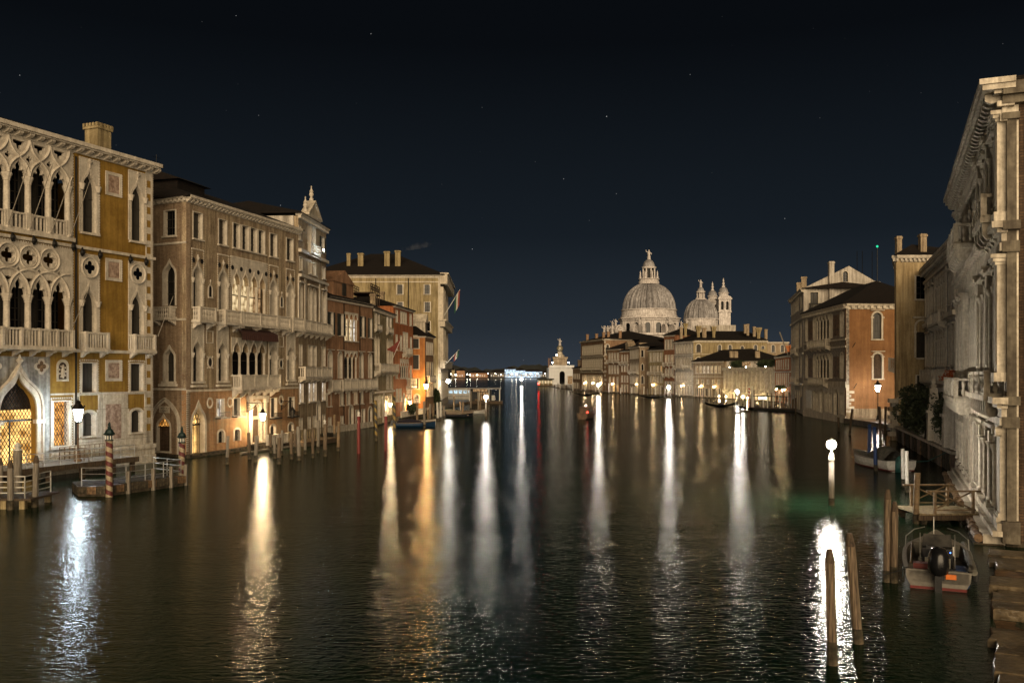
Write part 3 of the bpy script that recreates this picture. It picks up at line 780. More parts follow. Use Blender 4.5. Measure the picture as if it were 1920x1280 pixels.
# square marble plaques
for z0, z1 in ((23.1, 25.1), (15.88, 17.75), (7.35, 9.15)):
    p = MB(); p.plate(rect(-.88, .88, 0, z1 - z0), [rect(-.62, .62, .26, z1 - z0 - .26)], -.08, 0)
    p = f.part('plaque', p, 'istrian_stone', None, 18.74, 0, z0)
    f.box('marble_panel', 18.12, 19.36, -.03, .01, z0 + .27, z1 - .27, 'pink_marble', p)
    f.part('moulding', rope(-.9, .9, .0, z1 - z0, .1, .2), 'istrian_stone', p, 18.74, -.02, z0, kind='stuff')
# quoin strip with ochre squares on the corner
f.box('corner_strip', 22.35, 23.18, -.05, .01, 10.1, 25.9, 'istrian_stone')
me = MB().box(-.22, .22, -.058, -.01, 0, .62).mesh('quoin', 'ochre_stucco')
for i in range(13): add('quoin', me, pal, f.at(22.68, 0, 10.4 + 1.18 * i))
me = MB().box(-.22, .22, -.058, -.01, 0, .62).mesh('quoin', 'ochre_stucco')
f.box('corner_strip', 22.35, 23.18, -.05, .01, 1.8, 9.9, 'istrian_stone')
for i in range(6): add('quoin', me, pal, f.at(22.68, 0, 2.9 + 1.18 * i))
f.part('corner_shaft', rope(23.02, 23.2, 1.8, 25.9, .14, .2), 'istrian_stone', kind='stuff')
# string courses
f.band(9.72, 9.98, .22, 0, 23.4); f.band(18.18, 18.42, .2, 0, 23.4); f.band(18.62, 18.93, .28, 4.4, 14.6)
f.band(6.28, 6.42, .06, 12.4, 23.2)
me = MB(); me.sphere(.2, 8, 5, (0, -.28, .35), 1.2); me.lathe([(.05, 0), (.16, .25), (.12, .5), (.05, .75)], 8, 0, -.22, 0); me = me.mesh('corbel_head', 'iron')
for u in (7.2, 8.9, 10.75, 12.6, 14.4, 15.3, 17.1, 20.4, 22.2): add('corbel_head', me, pal, f.at(u, 0, 17.55 if u > 14.9 else 17.9))
# rain pipe
f.part('drainpipe', MB().tube([(14.78, -.12, 2.2), (14.78, -.12, 25.6)], .08, 6), 'iron')
# top flag poles leaning out
for u, z in ((8.6, 19.1), (10.5, 19.05), (12.4, 19.0), (14.2, 18.95)):
    f.part('flagpole', MB().tube([(u - .15, -.3, z), (u + .45, -2.0, z + 5.0)], [.036, .026], 6), 'grey_wood')
for u, z, l in ((13.6, 11.4, 3.2), (22.9, 11.3, 3.6)): f.part('flagpole', MB().tube([(u, -.9, z), (u + .5, -2.2, z + l)], [.034, .024], 6), 'grey_wood')
# ground floor: portal of grey marble, lattice windows, square windows
po = shift(arch('ogee', 3.2, 7.75, 3.2), 9.5, .35)
f.holes.append(po)
ptl = MB(); ptl.plate([(4.0, .35)] + [(4.0, 9.3), (12.36, 9.3), (12.36, .35)] + po[::-1], [], -.06, .01)
ptl = f.part('portal', ptl, 'grey_marble')
b = MB(); b.plate(shift(band(arch('ogee', 3.2, 7.75, 3.2), .62), 9.5, .35), [], -.2, 0); b.plate(shift(band(arch('ogee', 3.9, 8.25, 3.5), .18), 9.5, .35), [], -.34, -.1)
b.lathe([(.1, 0), (.3, .25), (.1, .45), (.05, .7)], 8, 9.5, -.25, 8.75)
f.part('portal_arch', b, 'istrian_stone', ptl)
for u in (7.72, 11.28): f.box('jamb_capital', u - .42, u + .42, -.38, 0, 4.15, 4.45, 'istrian_stone', ptl)
for u in (11.54, 7.46):
    q = MB(); q.plate(quatrefoil(0, 0, .36), [quatrefoil(0, 0, .25)], -.13, -.05); q = f.part('rosette', q, 'istrian_stone', ptl, u, 0, 8.55)
    f.part('rosette_panel', MB().plate(quatrefoil(0, 0, .29), [], -.075, -.05), 'rust_stone', q, u, 0, 8.55)
def lattice(u0, u1, z0, z1, sp, t, top=None):
    """diamond iron lattice clipped to an arch (top(x) gives the head height)"""
    mb = MB(); n = int(((u1 - u0) + (z1 - z0) * .62) / sp) + 2
    for sg in (1, -1):
        for i in range(n):
            pts = []
            for k in range(0, 60):
                z = z0 + (z1 - z0) * k / 59
                x = (u0 + i * sp - (z - z0) * .62) if sg > 0 else (u1 - i * sp + (z - z0) * .62)
                if u0 <= x <= u1 and (top is None or z < top(x)): pts.append((x, 0, z))
                else:
                    if len(pts) > 1: mb.tube([pts[0], pts[-1]], t, 4)
                    pts = []
            if len(pts) > 1: mb.tube([pts[0], pts[-1]], t, 4)
    return mb
def og_top(x):
    t = abs(x - 9.5) / 1.6
    return .35 + 4.55 + 3.2 * max(0.0, (1 - t ** 1.55))
gate = f.part('gate', lattice(7.95, 11.05, .4, 8.0, .3, .028, og_top), 'iron', ptl, 0, .42, 0, kind='stuff')
f.box('gate_bar', 7.9, 11.1, .38, .44, 4.35, 4.5, 'iron', ptl)
f.box('gate_bar', 9.1, 9.18, .37, .43, .4, 4.4, 'iron', ptl)
# hall behind the gate, its lamplight put into a glowing wall
hall = f.part('hall_wall', MB().plate(rect(7.6, 12.6, .2, 5.2), [], 1.1, 1.2), 'lit_gold', ptl)
f.box('hall_floor', 7.6, 12.6, .5, 1.1, .1, .3, 'grey_marble', ptl)
f.box('hall_side', 12.6, 12.7, .5, 1.2, .3, 8.3, 'straw_stucco', ptl); f.box('hall_side', 7.5, 7.6, .5, 1.2, .3, 8.3, 'straw_stucco', ptl); f.box('hall_ceiling', 7.5, 12.7, .5, 1.25, 8.3, 8.45, 'old_wood', ptl)
f.part('hall_wall', MB().plate(rect(7.6, 12.6, 5.2, 8.3), [], 1.12, 1.2), 'dark_brick', ptl)
# relief plaque
rp = MB(); o = arch('round', 1.1, 1.75, .5); rp.plate(o, [shift([(p[0] * .72, p[1] * .78) for p in o], 0, .16)], -.1, 0)
rp = f.part('relief', rp, 'pale_stone', None, 13.54, 0, 7.38)
b = MB()
b.lathe([(.1, .3), (.18, .6), (.14, .95), (.07, 1.05), (.1, 1.2), (.03, 1.3)], 8, 0, -.06, 0)
for k in range(9): b.sphere(.08, 6, 4, (.3 * math.cos(k * .7), -.05, .78 + .48 * math.sin(k * .7)))
f.part('relief_figures', b, 'pale_stone', rp, 13.54, 0, 7.38); f.part('relief_ground', MB().plate(shift([(p[0] * .74, p[1] * .8) for p in o], 0, .15), [], -.025, -.01), 'dark_brick', rp, 13.54, 0, 7.38)
# lattice window
w = f.win('flat', 13.38, 2.25, 1.42, 3.5, fr=.3, pane='lit_amber', sill=.25, mull=None, depth=.42, proud=.12)
f.part('grille', lattice(12.68, 14.08, 2.26, 5.74, .26, .022), 'iron', w, 0, .06, 0, kind='stuff')
f.part('moulding', rope(12.35, 14.45, 2.1, 6.1, .12, .2), 'istrian_stone', w, 0, -.06, 0, kind='stuff')
for c in (16.15, 21.3):
    f.win('flat', c, 6.45, 1.4, 2.4, fr=.2, pane='curtain_glass', sill=.1, mull=(0, 0), depth=.4, proud=.09)
    f.part('moulding', rope(c - .98, c + .98, 6.42, 9.16, .12, .2), 'istrian_stone', kind='stuff')
    f.win('round', c - .02, 2.85, 1.25, 1.95, .35, fr=.22, pane='dark_glass', sill=.14, mull=(1, 1), depth=.4, proud=.09)
# white stone dado with ochre patches above the low windows
mb = MB(); mb.plate(rect(14.6, 23.16, 1.75, 6.28), [rect(15.2, 17.1, 4.95, 6.2), rect(20.3, 22.2, 4.95, 6.2), rect(15.3, 16.98, 2.65, 4.94), rect(20.44, 22.14, 2.65, 4.94)], -.05, .0)
dado = f.part('dado', mb, 'pale_stone')
f.box('dado', 12.36, 14.6, -.05, 0, .5, 2.0, 'grey_marble')
f.part('plaque', MB().plate(rect(17.85, 19.5, 2.45, 5.4), [], -.08, -.04), 'pink_marble', dado)
for i, u in enumerate((17.55, 19.85)): f.box('joint', u - .012, u + .012, -.056, -.04, 1.8, 6.2, 'algae_stone', dado)
for z in (2.35, 5.0): f.box('joint', 14.6, 23.1, -.055, -.04, z - .01, z + .01, 'algae_stone', dado)
mb = MB()
mb.box(12.3, 23.3, -.32, 0, .2, .8); mb.box(12.3, 23.3, -.45, 0, -.8, .2); mb.box(12.3, 23.3, -.2, 0, .8, 1.35); mb.box(12.3, 23.35, -.3, 0, 1.35, 1.74)
f.part('plinth', mb, 'pale_stone')
f.box('plinth', 11.15, 12.3, -.45, -.06, -.8, 1.25, 'grey_marble'); f.box('plinth', 5.5, 7.85, -.45, -.06, -.8, 1.25, 'grey_marble')
f.cornice(25.9, 26.72, .95, .92, 0, 23.35, bw=.34)
f.wall(25.95, 'ochre_stucco')
shell(pal, f, 18, 25.95, 'ochre_stucco')
rf = hip_roof(f, 18, 26.7, 3.2, over=.7, inset=.3)
chimney(f, rf, 18.6, 1.6, 26.2, 29.3, 1.45, 'crown', 'straw_stucco')
aer = MB(); aer.tube([(0, 0, 0), (0, 0, 4.2)], .03, 4)
for z in (3.2, 3.6, 4.0): aer.tube([(-.7, 0, z), (.7, 0, z)], .02, 4)
f.part('aerial', aer, 'iron', rf, 8.3, 1.4, 27.0)

# ================================================================ brick and stucco palace with the lantern portal
pb = thing('palace', 'worn tan stucco gothic palace with lit quadruple window and bracket lantern', 'palace', T(-30.9, 86, 0))
g = Face(pb, (-36.6, 88.9), (-30.9, 86.0))
g.win('flat', 4.28, 21.2, 1.4, 2.4, fr=.17, sill=.18, pane='dark_glass')
g.win('ogee', 4.2, 14.5, 1.5, 4.3, 1.5, fr=.2, sill=.0, pane='dark_glass', depth=.5)
g.balcony(2.6, 5.2, 13.28, .8, 1.1, posts=1, br=2)
g.win('ogee', 4.2, 7.25, 1.25, 3.3, 1.15, fr=.22, sill=.25, pane='curtain_glass', depth=.45)
g.box('sill', 2.9, 5.3, -.22, 0, 6.75, 7.0)
# blind arch with the inner lit doorway and the canal name plate
oa = MB(); oa.plate(shift(band(arch('pointed', 3.3, 5.0, 2.2), .2), 3.62, .3), [], -.1, .02); oa.plate(shift(band(arch('pointed', 3.85, 5.3, 2.35), .1), 3.62, .3), [], -.15, .02)
g.part('blind_arch', oa, 'istrian_stone')
dw = g.win('ogee', 3.42, .55, 1.7, 3.45, 1.25, fr=.16, sill=.16, pane='dark_brick', mull=None, depth=.3)
t_ = MB(); t_.plate([(p[0], max(p[1], 2.35)) for p in shift(arch('ogee', 1.66, 3.4, 1.2), 0, 0)], [], .17, .2); g.part('lit_fanlight', t_, 'lit_amber', dw, 3.42, 0, .55)
t_ = MB()
for k in range(7): stroke(t_, circle(-.6 + .4 * (k % 4) + (.2 if k > 3 else 0), 2.55 + .36 * (k // 4), .18, 8) + [(-.42 + .4 * (k % 4) + (.2 if k > 3 else 0), 2.55 + .36 * (k // 4))], .05, .12, .16)
t_.box(-.84, .84, .08, .18, 2.27, 2.36)
g.part('fanlight_tracery', t_, 'iron', dw, 3.42, 0, .55)
plate_ = g.box('name_plate', 2.86, 4.24, -.07, -.01, 4.22, 4.86, 'pale_stone')
for i, tx in enumerate(('RIO DE', "L'ORSO")):
    cu = bpy.data.curves.new('lettering', 'FONT'); cu.body = tx; cu.size = .27; cu.align_x = 'CENTER'; cu.extrude = .004; cu.materials.append(MATS['letter_ink'])
    tmp = bpy.data.objects.new('tmp', cu); me = bpy.data.meshes.new_from_object(tmp); bpy.data.objects.remove(tmp)
    add('lettering', me, plate_, g.at(3.55, -.078, 4.58 - .27 * i) @ Matrix.Rotation(R(90), 4, 'X'))
for z in (6.4, 13.05, 20.35): g.band(z, z + .2, .1)
g.cornice(24.3, 24.92, .5, .55, stuff=True)
g.wall(24.4, 'old_brick')
f = Face(pb, (-30.9, 86.0), (-25.1, 106.4))
# attic windows
for c, w in ((1.77, 1.35), (5.92, 1.3), (8.4, 1.2), (10.05, 1.2), (11.65, 1.2), (13.2, 1.2), (15.66, 1.35), (19.25, 1.4)):
    f.win('flat', c, 21.0, w, 2.52, fr=.15, sill=.15, pane='dark_glass', depth=.42)
# top gothic floor
for c in (1.75, 6.0, 15.7, 19.35):
    f.win('ogee', c, 14.42, 1.42, 4.35, 1.55, fr=.2, sill=0, pane='dark_glass', panel=(2.0, 0, 5.62), ptrim='worn_stucco', depth=.75)
    for sg in (-1, 1):
        f.part('capital', MB().lathe([(.12, 0), (.15, .12), (.22, .4), (.24, .46)], 8), 'istrian_stone', None, c + sg * .8, -.05, 16.75)
        f.part('roundel', MB().plate(circle(0, 0, .24, 14), [], -.06, -.02), 'iron', None, c + sg * .66, 0, 18.9)
    f.part('finial', MB().lathe([(.05, 0), (.2, .25), (.07, .4), (.04, .6)], 7), 'istrian_stone', None, c, -.06, 18.9)
q4 = [8.38, 10.02, 11.66, 13.3]
arcade(f, q4, 1.32, 14.3, 4.5, 1.55, 'ogee', top=19.95, pad=.34, pane=['lit_warm', 'lit_warm', 'lit_warm', 'lit_dim'], depth=.62, colr=.15, cap=.5)
for c in (9.2, 10.84, 12.48, 7.6, 14.05): f.part('roundel', MB().plate(circle(0, 0, .24, 14), [], -.1, -.05), 'iron', None, c, 0, 18.9)
f.part('moulding', rope(7.2, 14.45, 14.4, 20.1, .13, .22), 'istrian_stone', kind='stuff')
for u0, u1 in ((.8, 3.55), (5.0, 8.05), (8.15, 15.1), (15.2, 17.9), (18.4, 21.15)):
    f.balcony(u0, u1, 13.1, .95, 1.3, pitch=.24, posts=max(1, round((u1 - u0) / 3)), brh=.65)
for c in (3.8, 17.44):
    n_ = MB(); n_.plate(band(arch('ogee', .5, 1.25, .5), .13), [], -.08, 0); n_.box(-.36, .36, -.14, 0, -.12, 0); n_.lathe([(.03, 0), (.1, .15), (.02, .35)], 6, 0, -.05, 1.4)
    n_ = f.part('niche', n_, 'istrian_stone', None, c, 0, 15.55); f.part('niche_panel', MB().plate(arch('ogee', .5, 1.25, .5), [], -.02, -.01), 'iron', n_, c, 0, 15.55)
# lower gothic floor
for c in (1.76, 5.92, 15.64, 19.47):
    f.win('ogee', c, 7.25, 1.5, 4.1, 1.35, fr=.2, sill=.2, pane='dark_glass', panel=(2.05, 0, 5.5), ptrim='istrian_stone', depth=.7)
    for sg in (-1, 1): f.part('capital', MB().lathe([(.12, 0), (.15, .12), (.22, .4), (.24, .46)], 8), 'istrian_stone', None, c + sg * .84, -.05, 9.55)
    f.box('sill', c - 1.15, c + 1.15, -.3, 0, 6.68, 6.9); 
q4 = [8.4, 10.02, 11.64, 13.26]
arcade(f, q4, 1.28, 7.82, 3.75, 1.35, 'ogee', top=11.75, pad=.34, pane='dark_glass', depth=.62, colr=.14, cap=.45)
f.balcony(7.5, 15.3, 6.5, 1.2, 1.36, pitch=.22, kind='square', posts=3, brh=.85, br=6)
aw = MB(); aw.quad((7.5, -.1, 12.7), (14.7, -.1, 12.7), (14.7, -1.15, 12.25), (7.5, -1.15, 12.25))
for i in range(36):
    u = 7.5 + .2 * i; aw.quad((u, -1.15, 12.25), (u + .2, -1.15, 12.25), (u + .2, -1.2 - .05 * (i % 2), 11.45), (u, -1.2 - .05 * ((i + 1) % 2), 11.45))
f.part('awning', aw, 'awning')
for c, z in ((3.77, 9.1), (17.3, 9.1)):
    ov = MB(); ov.plate([(p[0], p[1] * 1.35) for p in circle(0, 0, .45, 16)], [[(p[0], p[1] * 1.35) for p in circle(0, 0, .32, 16)]], -.09, 0)
    for a in range(4): ov.box(-.5 + .85 * (a % 2), -.35 + .85 * (a % 2), -.07, 0, -.62 + 1.1 * (a // 2), -.47 + 1.1 * (a // 2))
    ov = f.part('roundel', ov, 'istrian_stone', None, c, 0, z); f.part('roundel_panel', MB().plate([(p[0], p[1] * 1.35) for p in circle(0, 0, .34, 16)], [], -.02, -.01), 'iron', ov, c, 0, z)
for c in (3.72, 17.3): f.part('plaque', MB().plate(rect(-.6, .6, 0, 1.25), [rect(-.5, .5, .1, 1.15)], -.06, 0), 'istrian_stone', None, c, 0, 10.98)
# ground floor
dd = f.win('ogee', 1.9, .25, 2.0, 4.9, 2.3, fr=.3, sill=.1, pane='lit_gold', mull=None, depth=.9)
b = MB()
for k in range(9): b.box(-.95 + .235 * k - .02, -.95 + .235 * k + .02, .5, .55, 0, 2.75)
b.box(-1, 1, .48, .56, 2.7, 2.85)
for k in range(12):
    r_ = k // 4; x = -.72 + .48 * (k % 4) + (.22 if r_ % 2 else 0)
    if abs(x) < .95 - .3 * r_: stroke(b, circle(x, 3.1 + .5 * r_, .24, 10) + [(x + .24, 3.1 + .5 * r_)], .06, .45, .5)
f.part('gate', b, 'iron', dd, 1.9, 0, .25)
f.part('moulding', rope(-.02, .24, .6, 6.3, .14, .2), 'istrian_stone', kind='stuff')
for c, h, pn in ((5.54, 1.75, 'lit_white'), (8.41, 1.75, 'curtain_glass')):
    w = f.win('flat', c, 3.65, 1.2, h, fr=.16, sill=.15, pane=pn, mull=(2, 0), depth=.3)
    b = MB(); b.box(-.85, .85, -.62, .0, -.2, -.08); b.box(-.85, .85, -.62, -.57, .42, .48)
    for k in range(12): b.box(-.84 + .152 * k, -.82 + .152 * k, -.615, -.585, -.08, .42)
    f.part('railing', b, 'iron', w, c, 0, 3.65)
for c in (15.74, 19.61):
    w = f.win('flat', c, 3.15, 1.2, 2.1, fr=.16, sill=.15, pane='dark_glass', mull=(1, 0), depth=.3)
    b = MB(); b.box(-.85, .85, -.62, .0, -.2, -.08); b.box(-.85, .85, -.62, -.57, .42, .48)
    for k in range(12): b.box(-.84 + .152 * k, -.82 + .152 * k, -.615, -.585, -.08, .42)
    f.part('railing', b, 'iron', w, c, 0, 3.15)
for c in (5.65, 8.52, 15.57, 19.5): f.win('round', c, 1.02, 1.0, 1.2, .3, fr=.2, sill=0, pane='shutter', mull=(1, 2), depth=.25)
for c, z in ((3.74, 5.1), (7.19, 5.05), (17.3, 5.0)): f.part('roundel', MB().plate([(p[0], p[1] * 1.1) for p in circle(0, 0, .5, 16)], [circle(0, 0, .36, 16)], -.08, 0), 'istrian_stone', None, c, 0, z)
po = f.win('round', 12.3, .6, 1.75, 4.15, .87, fr=.42, sill=.1, pane='door_wood', mull=None, depth=.45, name='portal')
f.box('transom', 11.42, 13.18, .1, .44, 3.05, 3.4, None, po)
for u in (10.75, 13.85):
    f.box('pilaster', u - .24, u + .24, -.22, 0, .4, 4.85, None, po); f.box('capital', u - .34, u + .34, -.34, 0, 4.85, 5.25, None, po)
f.box('architrave', 10.3, 14.3, -.32, 0, 5.25, 5.6, None, po)
for k in range(5): f.box('door_plank', 11.45 + .35 * k, 11.78 + .35 * k, .38, .444, .6, 3.04, 'door_wood', po)
f.band(6.25, 6.45, .12, 0, 21.2)
f.cornice(24.25, 24.92, .62, .62, 0, 21.2, bw=.2)
f.wall(24.4, 'worn_stucco', z0=6.35)
f.wall(6.35, 'worn_base')          # ground floor: brick shows where the plaster has come off
mb = MB(); mb.box(-.2, 10.3, -.9, 0, -.8, .12); mb.box(-.2, 10.2, -.6, 0, .12, .3)
f.part('landing_step', mb, 'algae_stone')
mb = MB(); mb.box(10.3, 14.4, -2.6, 0, -.8, .45); mb.box(10.3, 21.0, -1.4, -.002, -.8, .3)
f.part('landing_step', mb, 'algae_stone')
shell(pb, f, 14, 24.4, 'worn_stucco', sides=(0, 1, 1))
rf = hip_roof(f, 14, 24.9, 3.0, over=.55, inset=.25)
chimney(f, rf, 7.5, 5.5, 25.5, 27.6, .8)
dm = MB(); dm.box(-2.2, 2.2, -1.6, 1.6, 0, 1.25); dm.v += [(-2.7, -2.1, 1.2), (2.7, -2.1, 1.2), (2.7, 2.0, 1.2), (-2.7, 2.0, 1.2), (-2.7, 0, 2.0), (2.7, 0, 2.0)]; k = 8
dm.f += [(8, 9, 13, 12), (10, 11, 12, 13), (8, 12, 11), (9, 10, 13)]
f.part('roof_dormer', dm, 'roof_tile', rf, 3.6, 3.6, 25.6)
aer = MB(); aer.tube([(0, 0, 0), (0, 0, 3.4)], .03, 4)
for z in (1.9, 2.3, 2.7, 3.1): aer.tube([(-.6, 0, z), (.6, 0, z)], .018, 4)
f.part('aerial', aer, 'iron', rf, 2.2, 5.0, 26.2)
def lantern_head(s=1.0):
    """six-sided glass lantern: returns (metal, glass) builders, bottom at z=0"""
    me = MB(); gl = MB()
    gl.lathe([(.13 * s, .04 * s), (.25 * s, .62 * s)], 6)
    me.lathe([(.1 * s, -.06 * s), (.16 * s, 0), (.14 * s, .05 * s)], 6)
    me.lathe([(.31 * s, .61 * s), (.31 * s, .66 * s), (.2 * s, .82 * s), (.12 * s, .9 * s), (.15 * s, .98 * s), (.03 * s, 1.06 * s), (.02 * s, 1.22 * s)], 6)
    for i in range(6):
        a = 2 * math.pi * i / 6
        me.tube([(.135 * s * math.cos(a), .135 * s * math.sin(a), .03 * s), (.262 * s * math.cos(a), .262 * s * math.sin(a), .63 * s)], .018 * s, 4)
        me.tube([(.27 * s * math.cos(a), .27 * s * math.sin(a), .64 * s), (.34 * s * math.cos(a), .34 * s * math.sin(a), .8 * s)], .02 * s, 4)
    return me, gl
def bracket_lantern(face, u, z, out, label, lit, s=1.15):
    t = thing('wall_lantern', label, 'lantern', face.at(u, 0, z))
    b = MB(); b.tube([(0, 0, 1.9), (0, -out - .1, 1.95)], .035, 5); b.tube([(0, 0, 1.0), (0, -out * .35, 1.35), (0, -out * .7, 1.88)], .03, 5); b.box(-.06, .06, -.06, 0, .9, 2.1)
    b.tube([(0, -.25 - .2 * math.cos(a_ / 2), 1.55 + .2 * math.sin(a_ / 2)) for a_ in range(13)], .022, 4)
    b.tube([(0, -out, 1.95), (0, -out, 1.3)], .025, 4)
    add('bracket', b.mesh('bracket', 'iron'), t, face.at(u, 0, z))
    me, gl = lantern_head(s)
    add('lantern_cap', me.mesh('lantern_cap', 'iron'), t, face.at(u, -out, z + .08)); add('lantern_glass', gl.mesh('lantern_glass', 'lamp_warm' if lit else 'curtain_glass'), t, face.at(u, -out, z + .08))
bracket_lantern(f, 10.35, 2.95, 1.9, 'lit lantern on iron bracket beside the palace water door', True, 1.2)
bracket_lantern(f, 17.4, 2.95, 1.4, 'unlit lantern on iron bracket between two railed windows', False)

# ---------------------------------------------------------------- adjoining tall baroque palace with pediment
pc = thing('palace', 'tall tan palace with a white pediment and cool lit attic balcony', 'palace', T(-25.1, 106.4, 0))
f = Face(pc, (-25.1, 106.45), (-24.3, 118.5))
for c, w in ((.95, 1.1), (4.75, 1.2), (6.65, 1.2), (10.8, 1.3)): f.win('flat', c, 20.2, w, 1.5, fr=.12, sill=.12)
for c, w in ((.95, 1.2), (4.75, 1.35), (6.65, 1.35), (10.9, 1.4)): f.win('round', c, 14.35, w, 4.15, w / 2, fr=.18, sill=0, depth=.6, hood=.2)
f.balcony(.1, 12.0, 13.05, .85, 1.3, posts=5, brh=.6)
for c, w in ((.95, 1.0), (4.8, 1.5), (6.75, 1.5), (10.8, 1.5)): f.win('flat', c, 8.9, w, 2.5, fr=.15, sill=0, depth=.5, mull=(1, 1))
f.balcony(.1, 12.0, 7.55, .85, 1.25, posts=5, kind='square', brh=.5)
for c, w in ((1.2, 1.5), (4.9, 1.5), (6.8, 1.5), (10.85, 1.6)): f.win('flat', c, 4.55, w, 2.25, fr=.14, sill=.14, pane='lit_white', mull=(1, 0), depth=.3)
f.win('round', 8.5, .3, 1.6, 4.1, .8, fr=.22, pane='shutter', mull=(1, 1))
for c, w in ((.95, 1.1), (4.4, 1.0), (6.7, 1.2), (10.9, 1.1)): f.win('flat', c, 1.25, w, 1.4, fr=.14, sill=.1, pane='shutter')
# attic storey with the lit balcony and pediment
f.win('flat', .55, 23.8, .7, 1.6, fr=.12)
f.win('flat', 10.3, 23.6, 1.6, 1.95, fr=.12, shut=.6)
for c in (4.6, 6.4): f.win('round', c, 22.75, 1.2, 3.7, .6, fr=.16, pane='shutter', sill=0)
ab = f.balcony(3.5, 7.7, 22.72, .5, 1.2, posts=2, br=3, slab=.15, brh=.35)
for c in (4.6, 6.4): f.part('glow_panel', MB().box(c - .75, c + .75, -.3, -.25, 22.85, 23.8), 'lit_cool', ab)  # glowing panels stand in for the spotlight on the balcony
f.part('attic_lamp', MB().sphere(.075, 8, 6, (5.6, -1.5, 23.2)), 'lamp_attic', ab); f.part('lamp_arm', MB().tube([(5.6, -.5, 22.75), (5.6, -1.5, 22.95), (5.6, -1.5, 23.1)], .03, 4), 'iron', ab)
f.band(26.9, 27.25, .4, 3.2, 8.2)
pd = MB(); pd.plate([(3.0, 27.25), (5.7, 29.1), (8.4, 27.25)], [], -.1, .6); pd.box(2.9, 8.5, -.45, .6, 27.25, 27.45)
for sg in (-1, 1):
    a_ = (5.7 + sg * 2.9, 27.4); b_ = (5.7, 29.35)
    pd.v += [(a_[0], -.5, a_[1]), (b_[0], -.5, b_[1]), (b_[0], .6, b_[1]), (a_[0], .6, a_[1]), (a_[0], -.5, a_[1] - .22), (b_[0], -.5, b_[1] - .22), (b_[0], .6, b_[1] - .22), (a_[0], .6, a_[1] - .22)]
    k = len(pd.v) - 8; pd.f += [(k, k + 1, k + 2, k + 3), (k, k + 4, k + 5, k + 1), (k + 4, k + 7, k + 6, k + 5), (k, k + 3, k + 7, k + 4)]
pd = f.part('pediment', pd, 'pale_stone')
urn = MB(); urn.lathe([(.25, 0), (.25, .3), (.12, .45), (.3, .8), (.2, 1.05), (.26, 1.15), (.05, 1.6), (.1, 1.75), (.02, 1.9)], 8); urn = urn.mesh('urn', 'istrian_stone')
for u, z in ((5.7, 29.3), (3.2, 27.5)): add('urn', urn, pd, f.at(u, .1, z))
f.cornice(26.2, 26.95, .5, .5, stuff=True)
f.band(22.3, 22.7, .4); f.band(19.4, 19.75, .4); f.band(6.95, 7.2, .15)
for u in (.05, 2.6, 8.9, 12.0): f.box('pilaster', u - .25, u + .25, -.14, 0, 13.1, 19.4)
f.wall(26.5, 'worn_stucco')
shell(pc, f, 15, 26.5, 'white_plaster')
hip_roof(f, 15, 26.95, 2.2, over=.5, gable=(False, False))
mb = MB(); mb.box(0, 12, -1.0, 0, -.8, .3); f.part('landing_step', mb, 'algae_stone')

# ---------------------------------------------------------------- row on the left bank, going away
rh = thing('house', 'brownish rose house with lit triple window and open dark shutters', 'house', T(-24.5, 120.5, 0))
f = Face(rh, (-24.5, 120.5), (-20.9, 136.0))
f.win('flat', 1.1, 13.2, 1.2, 3.0, fr=.1, pane='shutter', shut=.55); f.win('flat', 4.4, 13.2, 1.3, 3.0, fr=.1, pane='shutter', shut=.7)
arcade(f, [6.2, 7.75, 9.3], 1.3, 12.6, 3.75, .7, 'round', top=16.6, pane=['lit_warm', 'lit_warm', 'lit_white'], depth=.4, colr=.1)
f.win('flat', 11.9, 13.3, 1.2, 3.0, fr=.1, pane='shutter', shut=.55); f.win('flat', 15.0, 13.3, 1.1, 2.9, fr=.1, pane='shutter', shut=.4)
for c in (.75, 4.0, 11.5, 14.9): f.win('round', c, 7.3, 1.2, 3.6, .6, fr=.2, sill=0, pane='dark_glass', depth=.45, hood=.12)
arcade(f, [6.3, 7.75, 9.2], 1.15, 7.3, 3.6, .6, 'round', top=11.2, depth=.55, colr=.12)
f.balcony(-.1, 2.6, 5.85, .8, 1.3, kind='square', posts=1); f.balcony(3.3, 15.9, 5.85, .8, 1.3, kind='square', posts=5, brh=.45)
for c, pn in ((.45, 'shutter'), (4.5, 'shutter'), (6.8, 'curtain_glass'), (9.4, 'lit_dim'), (11.55, 'shutter'), (15.3, 'shutter')): f.win('flat', c, 3.65, 1.0, 1.75, fr=.13, sill=.14, pane=pn)
f.win('flat', .6, 1.05, .85, 1.05, fr=.13, pane='shutter'); f.win('flat', 4.6, 1.05, .85, 1.05, fr=.13, pane='shutter')
f.win('round', 7.8, .1, 1.3, 3.3, .65, fr=.22, pane='shutter', mull=(1, 0)); f.win('flat', 10.0, .3, 1.0, 2.5, fr=.14, pane='shutter'); f.win('flat', 12.2, .2, 1.1, 2.6, fr=.14, pane='shutter'); f.win('round', 14.9, .2, 1.4, 2.8, .7, fr=.2, pane='curtain_glass', mull=(2, 3))
f.band(0, .85, .08, mat='pale_stone'); f.cornice(17.75, 18.25, .45, .5, stuff=True)
for u in (5.1, 10.75, 15.75): f.part('drainpipe', MB().tube([(u, -.1, .9), (u, -.1, 17.7)], .07, 6), 'iron')
f.wall(18.0, 'rose_stucco'); shell(rh, f, 13, 18.0, 'rose_stucco'); rf = hip_roof(f, 13, 18.2, 2.8, over=.5)
dm = MB(); dm.box(-3.5, 3.5, 0, 4, 0, 2.4); dm.v += [(-3.7, -.2, 2.35), (3.7, -.2, 2.35), (3.7, 4, 2.35), (-3.7, 4, 2.35), (0, -.2, 4.2), (0, 4, 4.2)]; dm.f += [(8, 12, 13, 11), (9, 10, 13, 12), (8, 9, 12), (10, 11, 13)]
